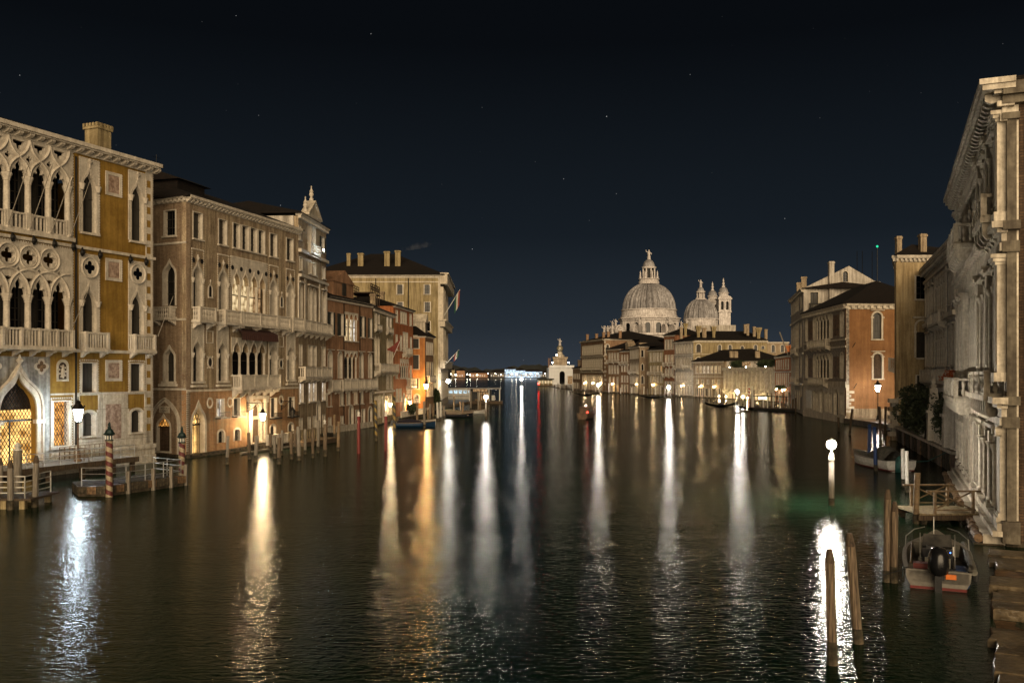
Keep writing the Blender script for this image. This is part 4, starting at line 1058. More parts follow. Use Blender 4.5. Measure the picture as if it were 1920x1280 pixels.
dm = f.part('roof_dormer', dm, 'rose_stucco', rf, 8, 1.2, 18.4)
f.box('window', 7.4, 8.6, 1.05, 1.25, 19.0, 21.4, 'shutter', dm)

oh = thing('house', 'olive house with a red flag, draped balcony and golden ground windows', 'house', T(-20.9, 136, 0))
f = Face(oh, (-20.9, 136.0), (-20.0, 153.0))
for c, pn in ((2.2, 'curtain_glass'), (4.4, 'curtain_glass'), (11.4, 'lit_white'), (14.2, 'lit_white')): f.win('flat', c, 15.0, 1.3, 2.2, fr=.15, pane=pn, mull=(1, 0))
for u0, u1 in ((1.2, 5.4), (10.4, 15.2)): f.balcony(u0, u1, 14.7, .4, .8, posts=2, br=2, brh=.3)
for c in (2.1, 4.2, 11.8, 13.7, 15.5): f.win('round', c, 9.2, 1.3, 4.3, .65, fr=.2, sill=0, pane='lit_warm' if c != 13.7 else 'curtain_glass', depth=.5)
f.balcony(1.0, 16.9, 8.3, 1.0, 1.25, posts=5, brh=.6)
for c in (3.0, 11.5, 14.5): f.win('flat', c, 5.5, 1.6, 2.2, fr=.2, pane='shutter')
f.band(4.95, 5.25, .3)
for c in (2.2, 4.6, 11.6, 14.2): f.win('flat', c, 1.3, 1.5, 3.2, fr=.22, pane='lit_dim', mull=(1, 1))
f.win('round', 8.6, .4, 1.8, 4.3, .9, fr=.25, pane='shutter', mull=(1, 0))
bracket_lantern(f, 10.2, 2.6, .8, 'added small lit lantern by the golden windows of the olive house', True, .8)  # lantern added to light the dim house fronts on this bank
f.cornice(17.3, 18.0, .45, .5, stuff=True); f.wall(17.8, 'olive_stucco'); shell(oh, f, 12, 17.8, 'olive_stucco'); rf = hip_roof(f, 12, 17.95, 2.6)
chimney(f, rf, 7.5, 1.5, 18.0, 20.6, .8)
# roof terrace of timber on the roofs behind
al = MB()
for i in range(6):
    for y in (0, 3.5): al.box(i * 1.4 - .06, i * 1.4 + .06, y - .06, y + .06, 0, 3.4)
al.box(-.2, 7.2, -.2, 3.7, 1.9, 2.05)
for z in (2.6, 3.0, 3.4): al.box(-.2, 7.2, -.06, .06, z - .05, z + .05); al.box(-.2, 7.2, 3.44, 3.56, z - .05, z + .05)
for i in range(5): al.tube([(i * 1.4, 0, 2.1), (i * 1.4 + 1.4, 0, 3.4)], .04, 4); al.tube([(i * 1.4 + 1.4, 0, 2.1), (i * 1.4, 0, 3.4)], .04, 4)
f.part('roof_terrace', al, 'old_wood', rf, 9.0, 2.2, 19.0)

th = thing('house', 'tall brick-red house with white framed windows and a stone balcony', 'house', T(-20, 153, 0))
f = Face(th, (-20.0, 153.0), (-18.4, 168.6))
for c, w in ((2.3, 1.3), (5.7, 1.2), (7.5, 1.2), (9.3, 1.2), (13.4, 1.5)): f.win('flat', c, 16.75, w, 2.1, fr=.2, pane='dark_glass')
for c, w, h in ((2.2, 1.2, 2.6), (5.5, 1.1, 2.6), (8.0, 1.5, 3.3), (10.2, 1.5, 3.3), (13.7, 1.2, 2.6)): f.win('flat', c, 12.0, w, h, fr=.22, pane='shutter')
f.balcony(6.6, 11.6, 11.4, .8, 1.1, posts=2)
for c in (2.2, 13.6): f.win('flat', c, 7.2, 1.2, 2.2, fr=.2, pane='shutter')
arcade(f, [5.8, 7.5, 9.2, 10.9], 1.35, 7.2, 3.0, .8, 'ogee', top=10.6, depth=.5, colr=.13)
f.balcony(9.6, 14.6, 5.65, .9, 1.4, posts=2)
for c in (2.6, 5.0, 11.0, 13.4): f.win('flat', c, 3.2, 1.4, 2.1, fr=.2, pane='shutter' if c > 3 else 'curtain_glass')
f.win('pointed', 7.9, .6, 1.5, 3.8, 1.0, fr=.25, pane='shutter')
bracket_lantern(f, 9.6, 2.4, .8, 'added small lit lantern by the pointed door of the tall red house', True, .8)  # another added lantern, put in to brighten this facade
f.cornice(19.2, 19.7, .4, .5, stuff=True); f.wall(19.4, 'red_stucco'); shell(th, f, 12, 19.4, 'red_stucco'); rf = hip_roof(f, 12, 19.65, 2.2)
chimney(f, rf, 4, 3, 20, 22.2, .8)

sh = thing('house', 'low orange-red corner house with a gabled dormer beside the street lamp', 'house', T(-16.4, 171, 0))
f = Face(sh, (-24.0, 171.0), (-16.4, 171.0))
for z, h, pn in ((12.75, 1.8, 'shutter'), (8.85, 2.6, 'shutter'), (5.1, 1.95, 'curtain_glass')): f.win('flat', 5.85, z, 1.1, h, fr=.17, pane=pn)
f.win('pointed', 6.05, 2.55, .85, 1.5, .4, fr=.2, pane='lit_warm')
f.cornice(14.75, 15.2, .35, .5, stuff=True); f.wall(15.0, 'orange_stucco')
f2 = Face(sh, (-16.4, 171.0), (-15.5, 179.0))
for c in (1.5, 3.2, 4.9, 6.6):
    f2.win('flat', c, 11.6, 1.0, 2.4, fr=.15, pane='shutter'); f2.win('flat', c, 7.6, 1.0, 2.6, fr=.15, pane='shutter', shut=.3); f2.win('flat', c, 3.6, 1.0, 2.4, fr=.15, pane='shutter')
f2.balcony(1.0, 7.0, 6.5, .7, 1.1, posts=2)
f2.cornice(14.75, 15.2, .35, .5, stuff=True); f2.wall(15.0, 'umber_wall'); shell(sh, f2, 8, 15.0, 'orange_stucco', sides=(0, 1, 1))
rf = hip_roof(f2, 8, 15.2, 3.2)
dm = MB(); dm.box(-1.2, 1.2, 0, 4.0, 0, 2.6); dm.v += [(-1.4, -.2, 2.55), (1.4, -.2, 2.55), (1.4, 4, 2.55), (-1.4, 4, 2.55), (0, -.2, 4.2), (0, 4, 4.2)]; dm.f += [(8, 12, 13, 11), (9, 10, 13, 12), (8, 9, 12), (10, 11, 13)]
dm = f2.part('roof_dormer', dm, 'pale_stone', rf, 2.6, .3, 15.2); f2.box('window', 2.1, 3.1, .15, .35, 15.6, 17.6, 'shutter', dm)
cf = MB(); cf.plate([(-.6, 0), (-.5, .5), (.3, .45), (.42, .1), (.2, 0)], [], 0, .1)

cg = thing('palace', 'huge straw-coloured palace side wall with flags at its canal front', 'palace', T(-16.2, 205, 0))
f = Face(cg, (-46.0, 205.0), (-16.2, 205.0))
for c, z in ((20.66, 25.9), (26.82, 25.9), (26.86, 21.95), (26.86, 17.6), (20.7, 21.95)): f.win('flat', c, z, 1.2, 2.15, fr=.22, pane='dark_glass', mull=(1, 1))
f.cornice(29.6, 30.4, .6, bracket=False); f.band(28.6, 28.8, .1)
f.part('drainpipe', MB().tube([(22.6, -.12, 5), (22.6, -.12, 29.5)], .1, 6), 'iron'); f.part('drainpipe', MB().tube([(15.2, -.12, 20), (15.2, -.12, 29.5)], .1, 6), 'iron')
f.wall(30.0, 'straw_stucco')
f2 = Face(cg, (-16.2, 205.0), (-16.9, 240.0), 'pale_stone')
for zz, hh in ((2, 6.5), (11.5, 6), (20.5, 6)):
    for i in range(7): f2.win('round', 3 + i * 4.8, zz, 2.2, hh, 1.1, fr=.4, sill=0, pane='dark_glass', mull=None, depth=.8)
for z0, z1, o in ((9.2, 10.6, 1.1), (18.6, 19.9, 1.1), (28.2, 30.4, 1.6)): f2.band(z0, z1, o, -.5, None, 'entablature'); f2.band(z1, z1 + .3, o + .3, -.8, None, 'entablature')
for z in (10.9, 20.2):
    for u in (.5, 5.4, 10.2): f2.box('column_pair', u - .6, u + .6, -.7, 0, z, z + 7.4)
f2.wall(30.0, 'pale_stone'); shell(cg, f2, 30, 30.0, 'straw_stucco', sides=(0, 1, 1))
rf = hip_roof(f, 34, 30.4, 6.4, over=1.0, inset=.4, ridge=.4)
for u, z0 in ((8.2, 32.6), (11.0, 32.6), (17.1, 33.0), (19.6, 33.2)): chimney(f, rf, u, 5.0, z0 - .8, z0 + 3.2, 1.2 if u > 9 else .8, 'square', 'straw_stucco')
def flag(x, y, z, dx, dz, L, mats, label, drop=2.6, w=1.5):
    t = thing('flag', label, 'flag', T(x, y, z), None)
    b = MB(); b.tube([(0, 0, 0), (dx, -.3, dz)], .07, 6); add('flagpole', b.mesh('flagpole', 'white_paint'), t, T(x, y, z))
    for i, m in enumerate(mats):
        b = MB(); n = 7
        for j in range(n):
            for q in (0, 1):
                pass
        k0 = .68 + .32 * i / len(mats); k1 = .68 + .32 * (i + 1) / len(mats)
        rows = []
        for j in range(n + 1):
            tt = j / n
            rows.append([(dx * k * (1 - .06 * tt), -.3 * k + .18 * math.sin(4 * tt + 5 * k), dz * k - drop * tt) for k in (k0, (k0 + k1) / 2, k1)])
        for r_ in rows: b.v += r_
        for j in range(n):
            for q in (0, 1): b.f.append((j * 3 + q, j * 3 + q + 1, j * 3 + q + 4, j * 3 + q + 3))
        add('flag_cloth', b.mesh('flag_cloth', m), t, T(x, y, z))
flag(-15.4, 206, 21.2, 3.6, 5.8, 5, ['flag_green', 'flag_white', 'flag_red'], 'limp tricolour flag high on the straw palace front', 3.6)
flag(-15.4, 206, 9.8, 3.4, 3.6, 5, ['flag_red', 'flag_white', 'flag_green'], 'lower tricolour flag sticking out from the straw palace front', 1.6)
# red banner over the olive house balcony
bn = thing('banner', 'torn red banner waving above the balcony of the olive house', 'flag', T(-19.9, 148, 9.5))
b = MB(); b.tube([(0, 0, 0), (1.9, 0, 4.4)], .05, 6); add('flagpole', b.mesh('flagpole', 'white_paint'), bn, T(-19.9, 148, 9.5))
b = MB()
for j in range(9):
    t = j / 8
    b.v += [(1.7 - 3.4 * t, -.1 + .2 * math.sin(6 * t), 4.2 - 2.1 * t - .4 * math.sin(3 * t)), (1.5 - 3.2 * t, -.1 + .25 * math.sin(6 * t + 1), 3.0 - 1.9 * t - .5 * math.sin(7 * t))]
for j in range(8): b.f.append((2 * j, 2 * j + 1, 2 * j + 3, 2 * j + 2))
add('flag_cloth', b.mesh('flag_cloth', 'flag_red'), bn, T(-19.9, 148, 9.5))

sm, tsm, bsm = _mat('smoke_volume'); tsm.nodes.remove(bsm)
pv = tsm.nodes.new('ShaderNodeVolumePrincipled'); pv.inputs['Color'].default_value = (.75, .75, .78, 1)
tcs = tsm.nodes.new('ShaderNodeTexCoord'); nzs = tsm.nodes.new('ShaderNodeTexNoise'); nzs.inputs['Scale'].default_value = .55; nzs.inputs['Detail'].default_value = 3
mrs = tsm.nodes.new('ShaderNodeMapRange'); mrs.inputs[1].default_value = .42; mrs.inputs[2].default_value = .75; mrs.inputs[4].default_value = .10
tsm.links.new(tcs.outputs['Object'], nzs.inputs['Vector']); tsm.links.new(nzs.outputs[0], mrs.inputs[0]); tsm.links.new(mrs.outputs[0], pv.inputs['Density']); tsm.links.new(pv.outputs[0], tsm.nodes['Material Output'].inputs['Volume'])
wb = MB(); wb.tube([(0, 0, 0), (.6, 0, .5), (2.0, 0, .9), (4.2, 0, 1.4), (6.4, 0, 1.7), (7.6, 0, 1.8)], [.15, .35, .6, .85, .7, .15], 10)
add('smoke', wb.mesh('smoke', 'smoke_volume'), None, T(-26.2, 210.5, 36.2), kind='stuff', label='faint smoke wisp drifting from the straw palace chimney', category='smoke')

# ================================================================ white renaissance palace (far right)
pw = thing('palace', 'white marble renaissance palace with heavy bracketed cornice above the motorboat', 'palace', T(22.9, 42.0, 0))
f = Face(pw, (34.4, 69.5), (22.9, 42.0), 'marble_white')
L = f.L
CX = [9.2, 11.1, 13.0, 14.9, 16.8]
for z0, h, r_ in ((7.75, 5.2, .8), (15.2, 4.4, .8)):
    arcade(f, CX, 1.5, z0, h, r_, 'round', top=z0 + h + .5, pad=.45, depth=.8, colr=.2, cap=.55, colmat='marble_white', pane='dark_glass')
    for c in (2.3, 5.6, 21.7, 26.8):
        f.win('round', c, z0, 1.7, h, .85, fr=.28, sill=.15, pane='dark_glass', depth=.9, proud=.2)
    for c in (.8, 3.95, 7.3, 19.0, 24.25, 29.1):
        wd = .9 if c < 29 else 1.3
        pl = f.box('pilaster', c - wd / 2, c + wd / 2, -.38, 0, z0 + .3, z0 + h + .1)
        f.box('pilaster_base', c - wd / 2 - .14, c + wd / 2 + .14, -.52, 0, z0 - .12, z0 + .3, None, pl)
        cp = MB(); cp.box(c - wd / 2 - .05, c + wd / 2 + .05, -.46, 0, z0 + h + .1, z0 + h + .25); cp.box(c - wd / 2 - .12, c + wd / 2 + .12, -.56, 0, z0 + h + .25, z0 + h + .42); cp.box(c - wd / 2 - .2, c + wd / 2 + .2, -.66, 0, z0 + h + .42, z0 + h + .6)
        f.part('capital', cp, 'marble_white', pl)
        f.box('pilaster_panel', c - wd / 2 + .18, c + wd / 2 - .18, -.42, -.37, z0 + .7, z0 + h - .5, 'istrian_stone', pl)
# ground floor: doors and ionic pilasters
for c, w, h in ((2.3, 1.5, 3.6), (5.6, 1.5, 3.6), (21.7, 1.6, 3.8), (26.8, 1.6, 3.8)): f.win('round', c, 1.6, w, h, w / 2, fr=.25, sill=.14, pane='dark_glass', depth=.6, proud=.14)
f.win('round', 13.0, .4, 2.4, 4.9, 1.2, fr=.4, sill=.0, pane='door_wood', depth=.8, proud=.2); f.win('round', 9.6, 1.5, 1.5, 3.7, .75, fr=.25, pane='dark_glass', depth=.6, proud=.14); f.win('round', 16.4, 1.5, 1.5, 3.7, .75, fr=.25, pane='dark_glass', depth=.6, proud=.14)
for c in (.8, 3.95, 7.3, 11.2, 14.8, 18.6, 24.25, 29.0):
    wd = .9 if c < 29 else 1.4
    pl = f.box('pilaster', c - wd / 2, c + wd / 2, -.26, 0, 1.5, 5.25)
    bs = MB(); bs.box(c - wd / 2 - .12, c + wd / 2 + .12, -.42, 0, 1.1, 1.32); bs.box(c - wd / 2 - .06, c + wd / 2 + .06, -.34, 0, 1.32, 1.5); f.part('pilaster_base', bs, 'marble_white', pl)
    vo = MB(); vo.box(c - wd / 2 - .1, c + wd / 2 + .1, -.34, 0, 5.25, 5.6)
    for sg in (-1, 1):
        k = len(vo.v); n = 10
        for y in (-.46, -.2):
            vo.v += [(c + sg * (wd / 2 + .02) + .24 * math.cos(2 * math.pi * i / n), y, 5.3 + .24 * math.sin(2 * math.pi * i / n)) for i in range(n)]
        vo.f += [tuple(range(k, k + n)), tuple(range(k + n, k + 2 * n))] + [(k + i, k + (i + 1) % n, k + n + (i + 1) % n, k + n + i) for i in range(n)]
    f.part('capital', vo, 'marble_white', pl)
# entablatures
for z0, steps in ((5.6, ((0, .35, .3), (.35, .8, .22), (.8, 1.0, .42), (1.0, 1.3, .62))), (13.65, ((0, .4, .3), (.4, .85, .22), (.85, 1.05, .42), (1.05, 1.35, .65))), (19.65, ((0, .35, .28), (.35, .7, .2)))):
    mb = MB()
    for a, b_, o in steps: mb.box(-.1 - o * .4, L + o * .9, -o, .02, z0 + a, z0 + b_ - .002)
    f.part('entablature', mb, 'marble_white')
# great cornice with modillions
mb = MB(); mb.box(-.5, L + .8, -1.05, .3, 21.0, 21.25); mb.box(-.6, L + .92, -1.18, .3, 21.25, 21.5); mb.box(-.2, L + .4, -.42, .3, 20.3, 20.55); mb.box(-.3, L + .6, -.55, .3, 20.85, 21.0)
co = f.part('cornice', mb, 'marble_white')
def modillion(out, h, w, name, mat):
    b = MB(); ps = [(0, 0), (-out * .25, .02), (-out * .5, h * .25), (-out * .75, h * .2), (-out * .98, h * .45), (-out, h), (0, h)]
    b.v += [(-w / 2, y, z) for y, z in ps] + [(w / 2, y, z) for y, z in ps]; m = len(ps)
    b.f += [tuple(range(m)), tuple(range(2 * m - 1, m - 1, -1))] + [(i, (i + 1) % m, m + (i + 1) % m, m + i) for i in range(m)]
    return b.mesh(name, mat)
me = modillion(.9, .55, .34, 'modillion', 'marble_white')
for i in range(38): add('modillion', me, co, f.at(.1 + i * .8, 0, 20.43))
me = MB().box(-.09, .09, -.42, 0, 0, .2).mesh('dentil', 'marble_white')
for i in range(53): add('dentil', me, co, f.at(.2 + i * .56, 0, 20.2))
# balconies with consoles
for u0, u1, z, out, h in ((7.0, 14.4, 16.1, 1.3, 1.25), (2.0, 13.6, 6.45, 1.25, 1.25), (18.6, 28.0, 6.95, .75, 1.15), (23.4, 28.2, 15.55, .9, 1.1)):
    bl = f.balcony(u0, u1, z, out, h, pitch=.44, posts=3, br=0, slab=.28, fat=1.6)
    me = modillion(out * .95, 1.0, .36, 'console', 'marble_white')
    n = int((u1 - u0) / 1.25)
    for i in range(n + 1): add('console', me, bl, f.at(u0 + .3 + (u1 - u0 - .6) * i / n, 0, z - .28 - 1.003))
# free half-columns and small hoods beside the windows
for z0, h in ((7.75, 5.2), (15.2, 4.4), (1.6, 3.7)):
    for c in (2.3, 5.6, 21.7, 26.8):
        me = column_mesh(h - .75, .15, .42, 'marble_white')
        for sg in (-1, 1): add('half_column', me, pw, f.at(c + sg * 1.12, -.26, z0 + .02))
        f.box('hood', c - 1.4, c + 1.4, -.5, 0, z0 + h + .06, z0 + h + .22)
        f.box('keystone', c - .16, c + .16, -.34, 0, z0 + h - .12, z0 + h + .058)
# roundels
for z in (12.2, 19.2):
    for c in (3.95, 7.3, 19.0, 24.25): f.part('roundel', MB().plate(circle(0, 0, .36, 16), [circle(0, 0, .24, 16)], -.32, -.2), 'pink_marble', None, c, 0, z)
# stepped stone plinth and the rusty waterline torus
mb = MB(); mb.box(-.2, L + .4, -.42, 0, .75, 1.1); mb.box(-.2, L + .5, -.62, 0, .5, .75)
f.part('plinth', mb, 'marble_white')
n = 30; me1 = MB().box(0, L / n - .03, -.95, -.02, .02, .5).mesh('plinth_block', 'istrian_stone')
me2 = MB(); me2.tube([(0.02, -1.12, .28), (L / n - .05, -1.12, .28)], .21, 8); me2 = me2.mesh('torus_stone', 'rust_stone')
me3 = MB().box(0, L / n - .02, -1.3, -.03, -1.2, .08).mesh('footing_block', 'algae_stone')
for i in range(n):
    if 21 > i * L / n > 17: continue
    j = random.Random(i)
    add('plinth_block', me1, pw, f.at(i * L / n, j.uniform(-.05, .03), 0)); add('torus_stone', me2, pw, f.at(i * L / n, j.uniform(-.06, .04), j.uniform(-.04, .03))); add('footing_block', me3, pw, f.at(i * L / n, j.uniform(-.12, .05), j.uniform(-.05, .05)))
f.wall(21.2, 'marble_white')
shell(pw, f, 17, 21.2, 'old_brick', sides=(1, 0, 1))
s_ = Face(pw, (22.9, 42.0), (38.6, 35.45), 'shaded_stone')
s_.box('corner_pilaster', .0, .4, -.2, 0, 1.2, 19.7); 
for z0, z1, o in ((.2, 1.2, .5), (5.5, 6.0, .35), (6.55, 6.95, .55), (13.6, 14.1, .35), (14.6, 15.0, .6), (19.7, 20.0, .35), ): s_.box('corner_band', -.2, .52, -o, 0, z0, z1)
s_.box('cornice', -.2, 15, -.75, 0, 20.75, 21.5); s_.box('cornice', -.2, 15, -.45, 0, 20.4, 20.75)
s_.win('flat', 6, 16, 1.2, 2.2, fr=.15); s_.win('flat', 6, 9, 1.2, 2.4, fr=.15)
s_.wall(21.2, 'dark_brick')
rf = hip_roof(f, 17, 21.5, 2.6, over=.8)
chimney(f, rf, 2.2, 2.2, 21.0, 24.6, 1.1, 'square', 'tan_wall')
s_.part('drainpipe', MB().tube([(3.0, -.1, 2), (1.6, -.1, 8.0), (1.5, -.1, 20)], .09, 6), 'iron')

# quay of worn slabs at the palace foot
qe0, qe1 = Vector((21.2, 40.2, 0)), Vector((10.2, 19.0, 0))
qd = (qe1 - qe0).normalized(); qn = Vector((-qd.y, qd.x, 0))
qroot = add('quay', MB().mesh('quay', 'algae_stone'), None, T(21.2, 40.2, 0), kind='structure')
rng = random.Random(4)
qv = MB(); Lq = (qe1 - qe0).length
s0 = 0.0
WR = [0, 1.5, 3.3, 5.6, 8.4, 13]
for si, ln in enumerate((1.6, 1.4, 1.9, 1.5, 1.7, 1.2, 1.4, 1.3, 1.9, 1.6, 1.5, 1.8, 1.6, 1.9, 1.7)):
    sunk = si in (8,)
    for r_ in range(5):
        j0 = rng.uniform(-.3, .3) if r_ else 0; off = .35 * (r_ % 2)
        P = lambda s, w: qe0 + qd * s + qn * w
        e = rng.uniform(-.12, .18) if r_ == 0 else .015
        top = (-.02 if sunk else .30) + rng.uniform(-.05, .05) - (.1 if r_ == 0 and si % 4 == 1 else 0)
        w0, w1 = WR[r_], WR[r_ + 1]
        c4 = [P(s0 + off + .025, w0 + e), P(s0 + off + ln * .5, w0 + e + rng.uniform(-.06, .06)), P(s0 + off + ln - .025, w0 + e + rng.uniform(-.08, .08)), P(s0 + off + ln - .025, w1 - .02), P(s0 + off + .025, w1 - .02)]
        mb = MB(); n_ = len(c4); cen = sum(c4, Vector()) / n_
        ins = [v + (cen - v).normalized() * .05 for v in c4]
        mb.v += [(v.x - 21.2, v.y - 40.2, -1.2) for v in c4] + [(v.x - 21.2, v.y - 40.2, top - .04 + rng.uniform(-.02, .01)) for v in c4] + [(v.x - 21.2, v.y - 40.2, top + rng.uniform(-.012, .012)) for v in ins]
        mb.f += [tuple(range(2 * n_, 3 * n_))] + [(i, (i + 1) % n_, n_ + (i + 1) % n_, n_ + i) for i in range(n_)] + [(n_ + i, n_ + (i + 1) % n_, 2 * n_ + (i + 1) % n_, 2 * n_ + i) for i in range(n_)]
        add('slab', mb.mesh('slab', 'rust_stone' if sunk or (r_ == 0 and si % 5 == 3) else 'quay_slab'), qroot, T(21.2, 40.2, 0))
    s0 += ln

# ================================================================ garden wall with columns, tree, and the palaces beyond
gw = thing('garden_wall', 'low stone garden wall carrying columns and an obelisk along the canal', 'wall', T(46.2, 108.9, 0))
f = Face(gw, (46.0, 108.4), (35.4, 72.4), 'istrian_stone')
for i in range(19):
    f.box('wall_stone', i * f.L / 19, (i + 1) * f.L / 19 - .03, -.05 - .1 * (i % 2), .8, -1, 1.5, 'algae_stone' if i % 3 else 'rust_stone')
f.box('coping', 0, f.L, -.25, .9, 1.5, 1.75)
me = column_mesh(3.4, .2, .45)
for i in range(13):
    if i not in (5, 10): add('column', me, gw, f.at(16 + i * 1.7, .35, 1.75))
for u in (24.5, 33.0):
    p = MB(); p.box(-.55, .55, -.2, .9, 0, 2.6); p.box(-.7, .7, -.35, 1.05, 2.6, 2.85); p.v += [(-.5, -.15, 2.85), (.5, -.15, 2.85), (.5, .85, 2.85), (-.5, .85, 2.85), (-.3, .05, 4.9), (.3, .05, 4.9), (.3, .65, 4.9), (-.3, .65, 4.9)]
    k = 16; p.f += [(k, k + 1, k + 5, k + 4), (k + 1, k + 2, k + 6, k + 5), (k + 2, k + 3, k + 7, k + 6), (k + 3, k, k + 4, k + 7), (k + 4, k + 5, k + 6, k + 7)]
    p.lathe([(.15, 4.9), (.32, 5.1), (.12, 5.3), (.25, 5.55), (.05, 5.85)], 8, 0, .35, 0)
    f.part('obelisk', p, 'istrian_stone', None, u, 0, 1.75)
f.part('railing', MB().box(16, f.L, .3, .4, 4.9, 5.0), 'iron')

def leaves(rx, ry, rz, n, size, seed, clumps=26):
    rg = random.Random(seed); mb = MB(); cl = []
    for i in range(clumps):
        a = rg.uniform(0, 2 * math.pi); e = math.asin(rg.uniform(-1, 1)); k = rg.uniform(.35, .85)
        cl.append((rx * k * math.cos(a) * math.cos(e), ry * k * math.sin(a) * math.cos(e), rz * k * math.sin(e), rg.uniform(.25, .48)))
    for i in range(n):
        c = rg.choice(cl); v = Vector((rg.gauss(0, 1), rg.gauss(0, 1), rg.gauss(0, 1))).normalized() * (rg.uniform(.5, 1.0) ** .5)
        p = Vector((c[0] + v.x * c[3] * rx, c[1] + v.y * c[3] * ry, c[2] + v.z * c[3] * rz))
        a = Vector((rg.uniform(-1, 1), rg.uniform(-1, 1), rg.uniform(-.6, .6))).normalized() * size; b = a.cross(Vector((rg.uniform(-1, 1), rg.uniform(-1, 1), rg.uniform(-1, 1)))).normalized() * size * .55
        k = len(mb.v); mb.v += [tuple(p - a), tuple(p + b), tuple(p + a), tuple(p - b)]; mb.f.append((k, k + 1, k + 2, k + 3))
    return mb
def tree(name, x, y, z, h, rx, ry, rz, label, n=5200, size=.13, mat='dark_leaf', cat='tree', group=None, trunk=True):
    t = thing(name, label, cat, T(x, y, z), group)
    if trunk:
        b = MB(); rg = random.Random(int(x * 7 + y)); b.tube([(0, 0, -.2), (.1, .05, h * .4), (-.05, 0, h * .8)], [.22, .17, .12], 7)
        for i in range(6):
            a = i * 1.05; b.tube([(0, 0, h * .55), (rx * .4 * math.cos(a), ry * .4 * math.sin(a), h * .85), (rx * .75 * math.cos(a), ry * .75 * math.sin(a), h * .85 + rz * .6)], [.11, .07, .03], 5)
        add('trunk', b.mesh('trunk', 'bark'), t, T(x, y, z))
    add('crown', leaves(rx, ry, rz, n, size, int(abs(x * 31 + y * 17))).mesh('crown', mat), t, T(x, y, z + h))
tree('garden_tree', 39.7, 87.0, 1.7, 3.1, 2.7, 2.9, 2.5, 'dark round evergreen tree overhanging the garden wall', 9000, .15)
tree('garden_shrub', 37.6, 78.0, 1.7, 2.3, 1.2, 2.6, 2.0, 'dark shrub behind the garden wall columns beside the marble palace', 4200, .11, 'dark_leaf', 'shrub')
tree('flower_plant', 35.4, 73.5, 7.0, .8, .7, .7, .55, 'small plant with orange flowers above the garden wall obelisk', 500, .09, 'flower', 'plant', trunk=False)

ye = thing('house', 'yellow stuccoed house with dark windows on a block stone base', 'house', T(46.2, 109, 0))
f = Face(ye, (46.2, 109.0), (55.0, 109.0))
f.win('flat', 3.05, 16.95, 1.35, 2.75, fr=.2, sill=.2, pane='shutter', mull=(1, 3)); f.win('flat', 3.1, 9.9, 1.35, 3.05, fr=.0, sill=.2, pane='shutter', mull=(1, 3)); f.win('flat', 3.15, 5.75, 1.35, 2.0, fr=.22, sill=0, pane='shutter', mull=(1, 1))
a_ = MB(); a_.plate(band(arch('round', 1.5, 4.45, .75), .2), [], -.1, .01); a_.box(-1.1, 1.1, -.25, 0, 4.75, 4.95); a_.box(-1.0, -.7, -.16, 0, 2.95, 3.2); a_.box(.7, 1.0, -.16, 0, 2.95, 3.2); f.part('window_surround', a_, 'istrian_stone', None, 3.1, 0, 9.9)
f.cornice(21.4, 22.2, .5, .5, stuff=True); f.wall(22.0, 'yellow_stucco', z0=4.9)
f.band(4.9, 5.15, .3)
rg = random.Random(9)
bm_ = [MB().box(0, 1.28, -.1, .5, 0, .47).mesh('stone_block', m) for m in ('istrian_stone', 'grey_marble', 'tan_wall')]
for r_ in range(11):
    for c in range(5):
        add('stone_block', bm_[rg.randrange(3)], ye, f.at(-.55 + c * 1.32 + (.0 if r_ % 2 else -.3), rg.uniform(-.03, .03), -.5 + r_ * .5))
f2 = Face(ye, (51.2, 120.5), (46.2, 109.0)); f2.balcony(4.0, 11.0, 8.6, .9, 1.3, posts=2); f2.box('doorway', 6.5, 8.5, -.12, 0, 8.6, 12.6, 'shutter'); f2.wall(22.0, 'yellow_stucco'); f2.cornice(21.4, 22.2, .5, .5, stuff=True)
mb = MB(); mb.v += [(45.7, 108.4, 22.2), (55.5, 108.4, 22.2), (60.6, 121, 22.2), (50.8, 121, 22.2), (49.6, 112.5, 24.0), (55.6, 116, 24.0)]; mb.f += [(0, 1, 5, 4), (1, 2, 5), (2, 3, 4, 5), (3, 0, 4), (0, 3, 2, 1)]
rf = add('roof', mb.mesh('roof', 'roof_tile'), ye, I4); chimney(f, rf, .9, 1.5, 22.2, 24.7, .6, 'square', 'tan_wall'); chimney(f, rf, 4.5, 3.0, 22.0, 25.2, .75, 'square', 'tan_wall')

np_ = thing('palace', 'grey-white baroque palace behind the garden tree and columns', 'palace', T(45, 96, 0))
f = Face(np_, (49.4, 108.4), (40.7, 83.0))
for c in (2.5, 5.0, 8.2, 22.2, 25.0): f.win('flat', c, 14.6, 1.3, 3.0, fr=.2, hood=.2, pane='dark_glass'); f.win('round', c, 8.8, 1.4, 3.6, .7, fr=.2, hood=.2, pane='shutter')
arcade(f, [12.0, 14.0, 16.0, 18.0], 1.5, 14.5, 3.5, .75, 'round', top=18.4, depth=.5, colr=.15); arcade(f, [12.0, 14.0, 16.0, 18.0], 1.5, 8.8, 3.6, .75, 'round', top=12.8, depth=.5, colr=.15)
f.balcony(10.3, 19.9, 13.1, .8, 1.2, posts=3); f.balcony(2, 26, 7.2, .8, 1.2, posts=8)
for c in (1.2, 3.8, 6.5, 10.2, 19.9, 23.6, 26.3): f.box('pilaster', c - .3, c + .3, -.15, 0, 13.9, 18.6); f.box('pilaster', c - .3, c + .3, -.15, 0, 8.3, 12.8)
f.band(13.4, 13.85, .35); f.band(18.6, 18.9, .25); f.cornice(19.4, 20.4, .7, .7, stuff=True)
for c in (3, 8, 14, 20, 25): f.win('flat', c, 2.0, 1.4, 3.2, fr=.2, pane='shutter')
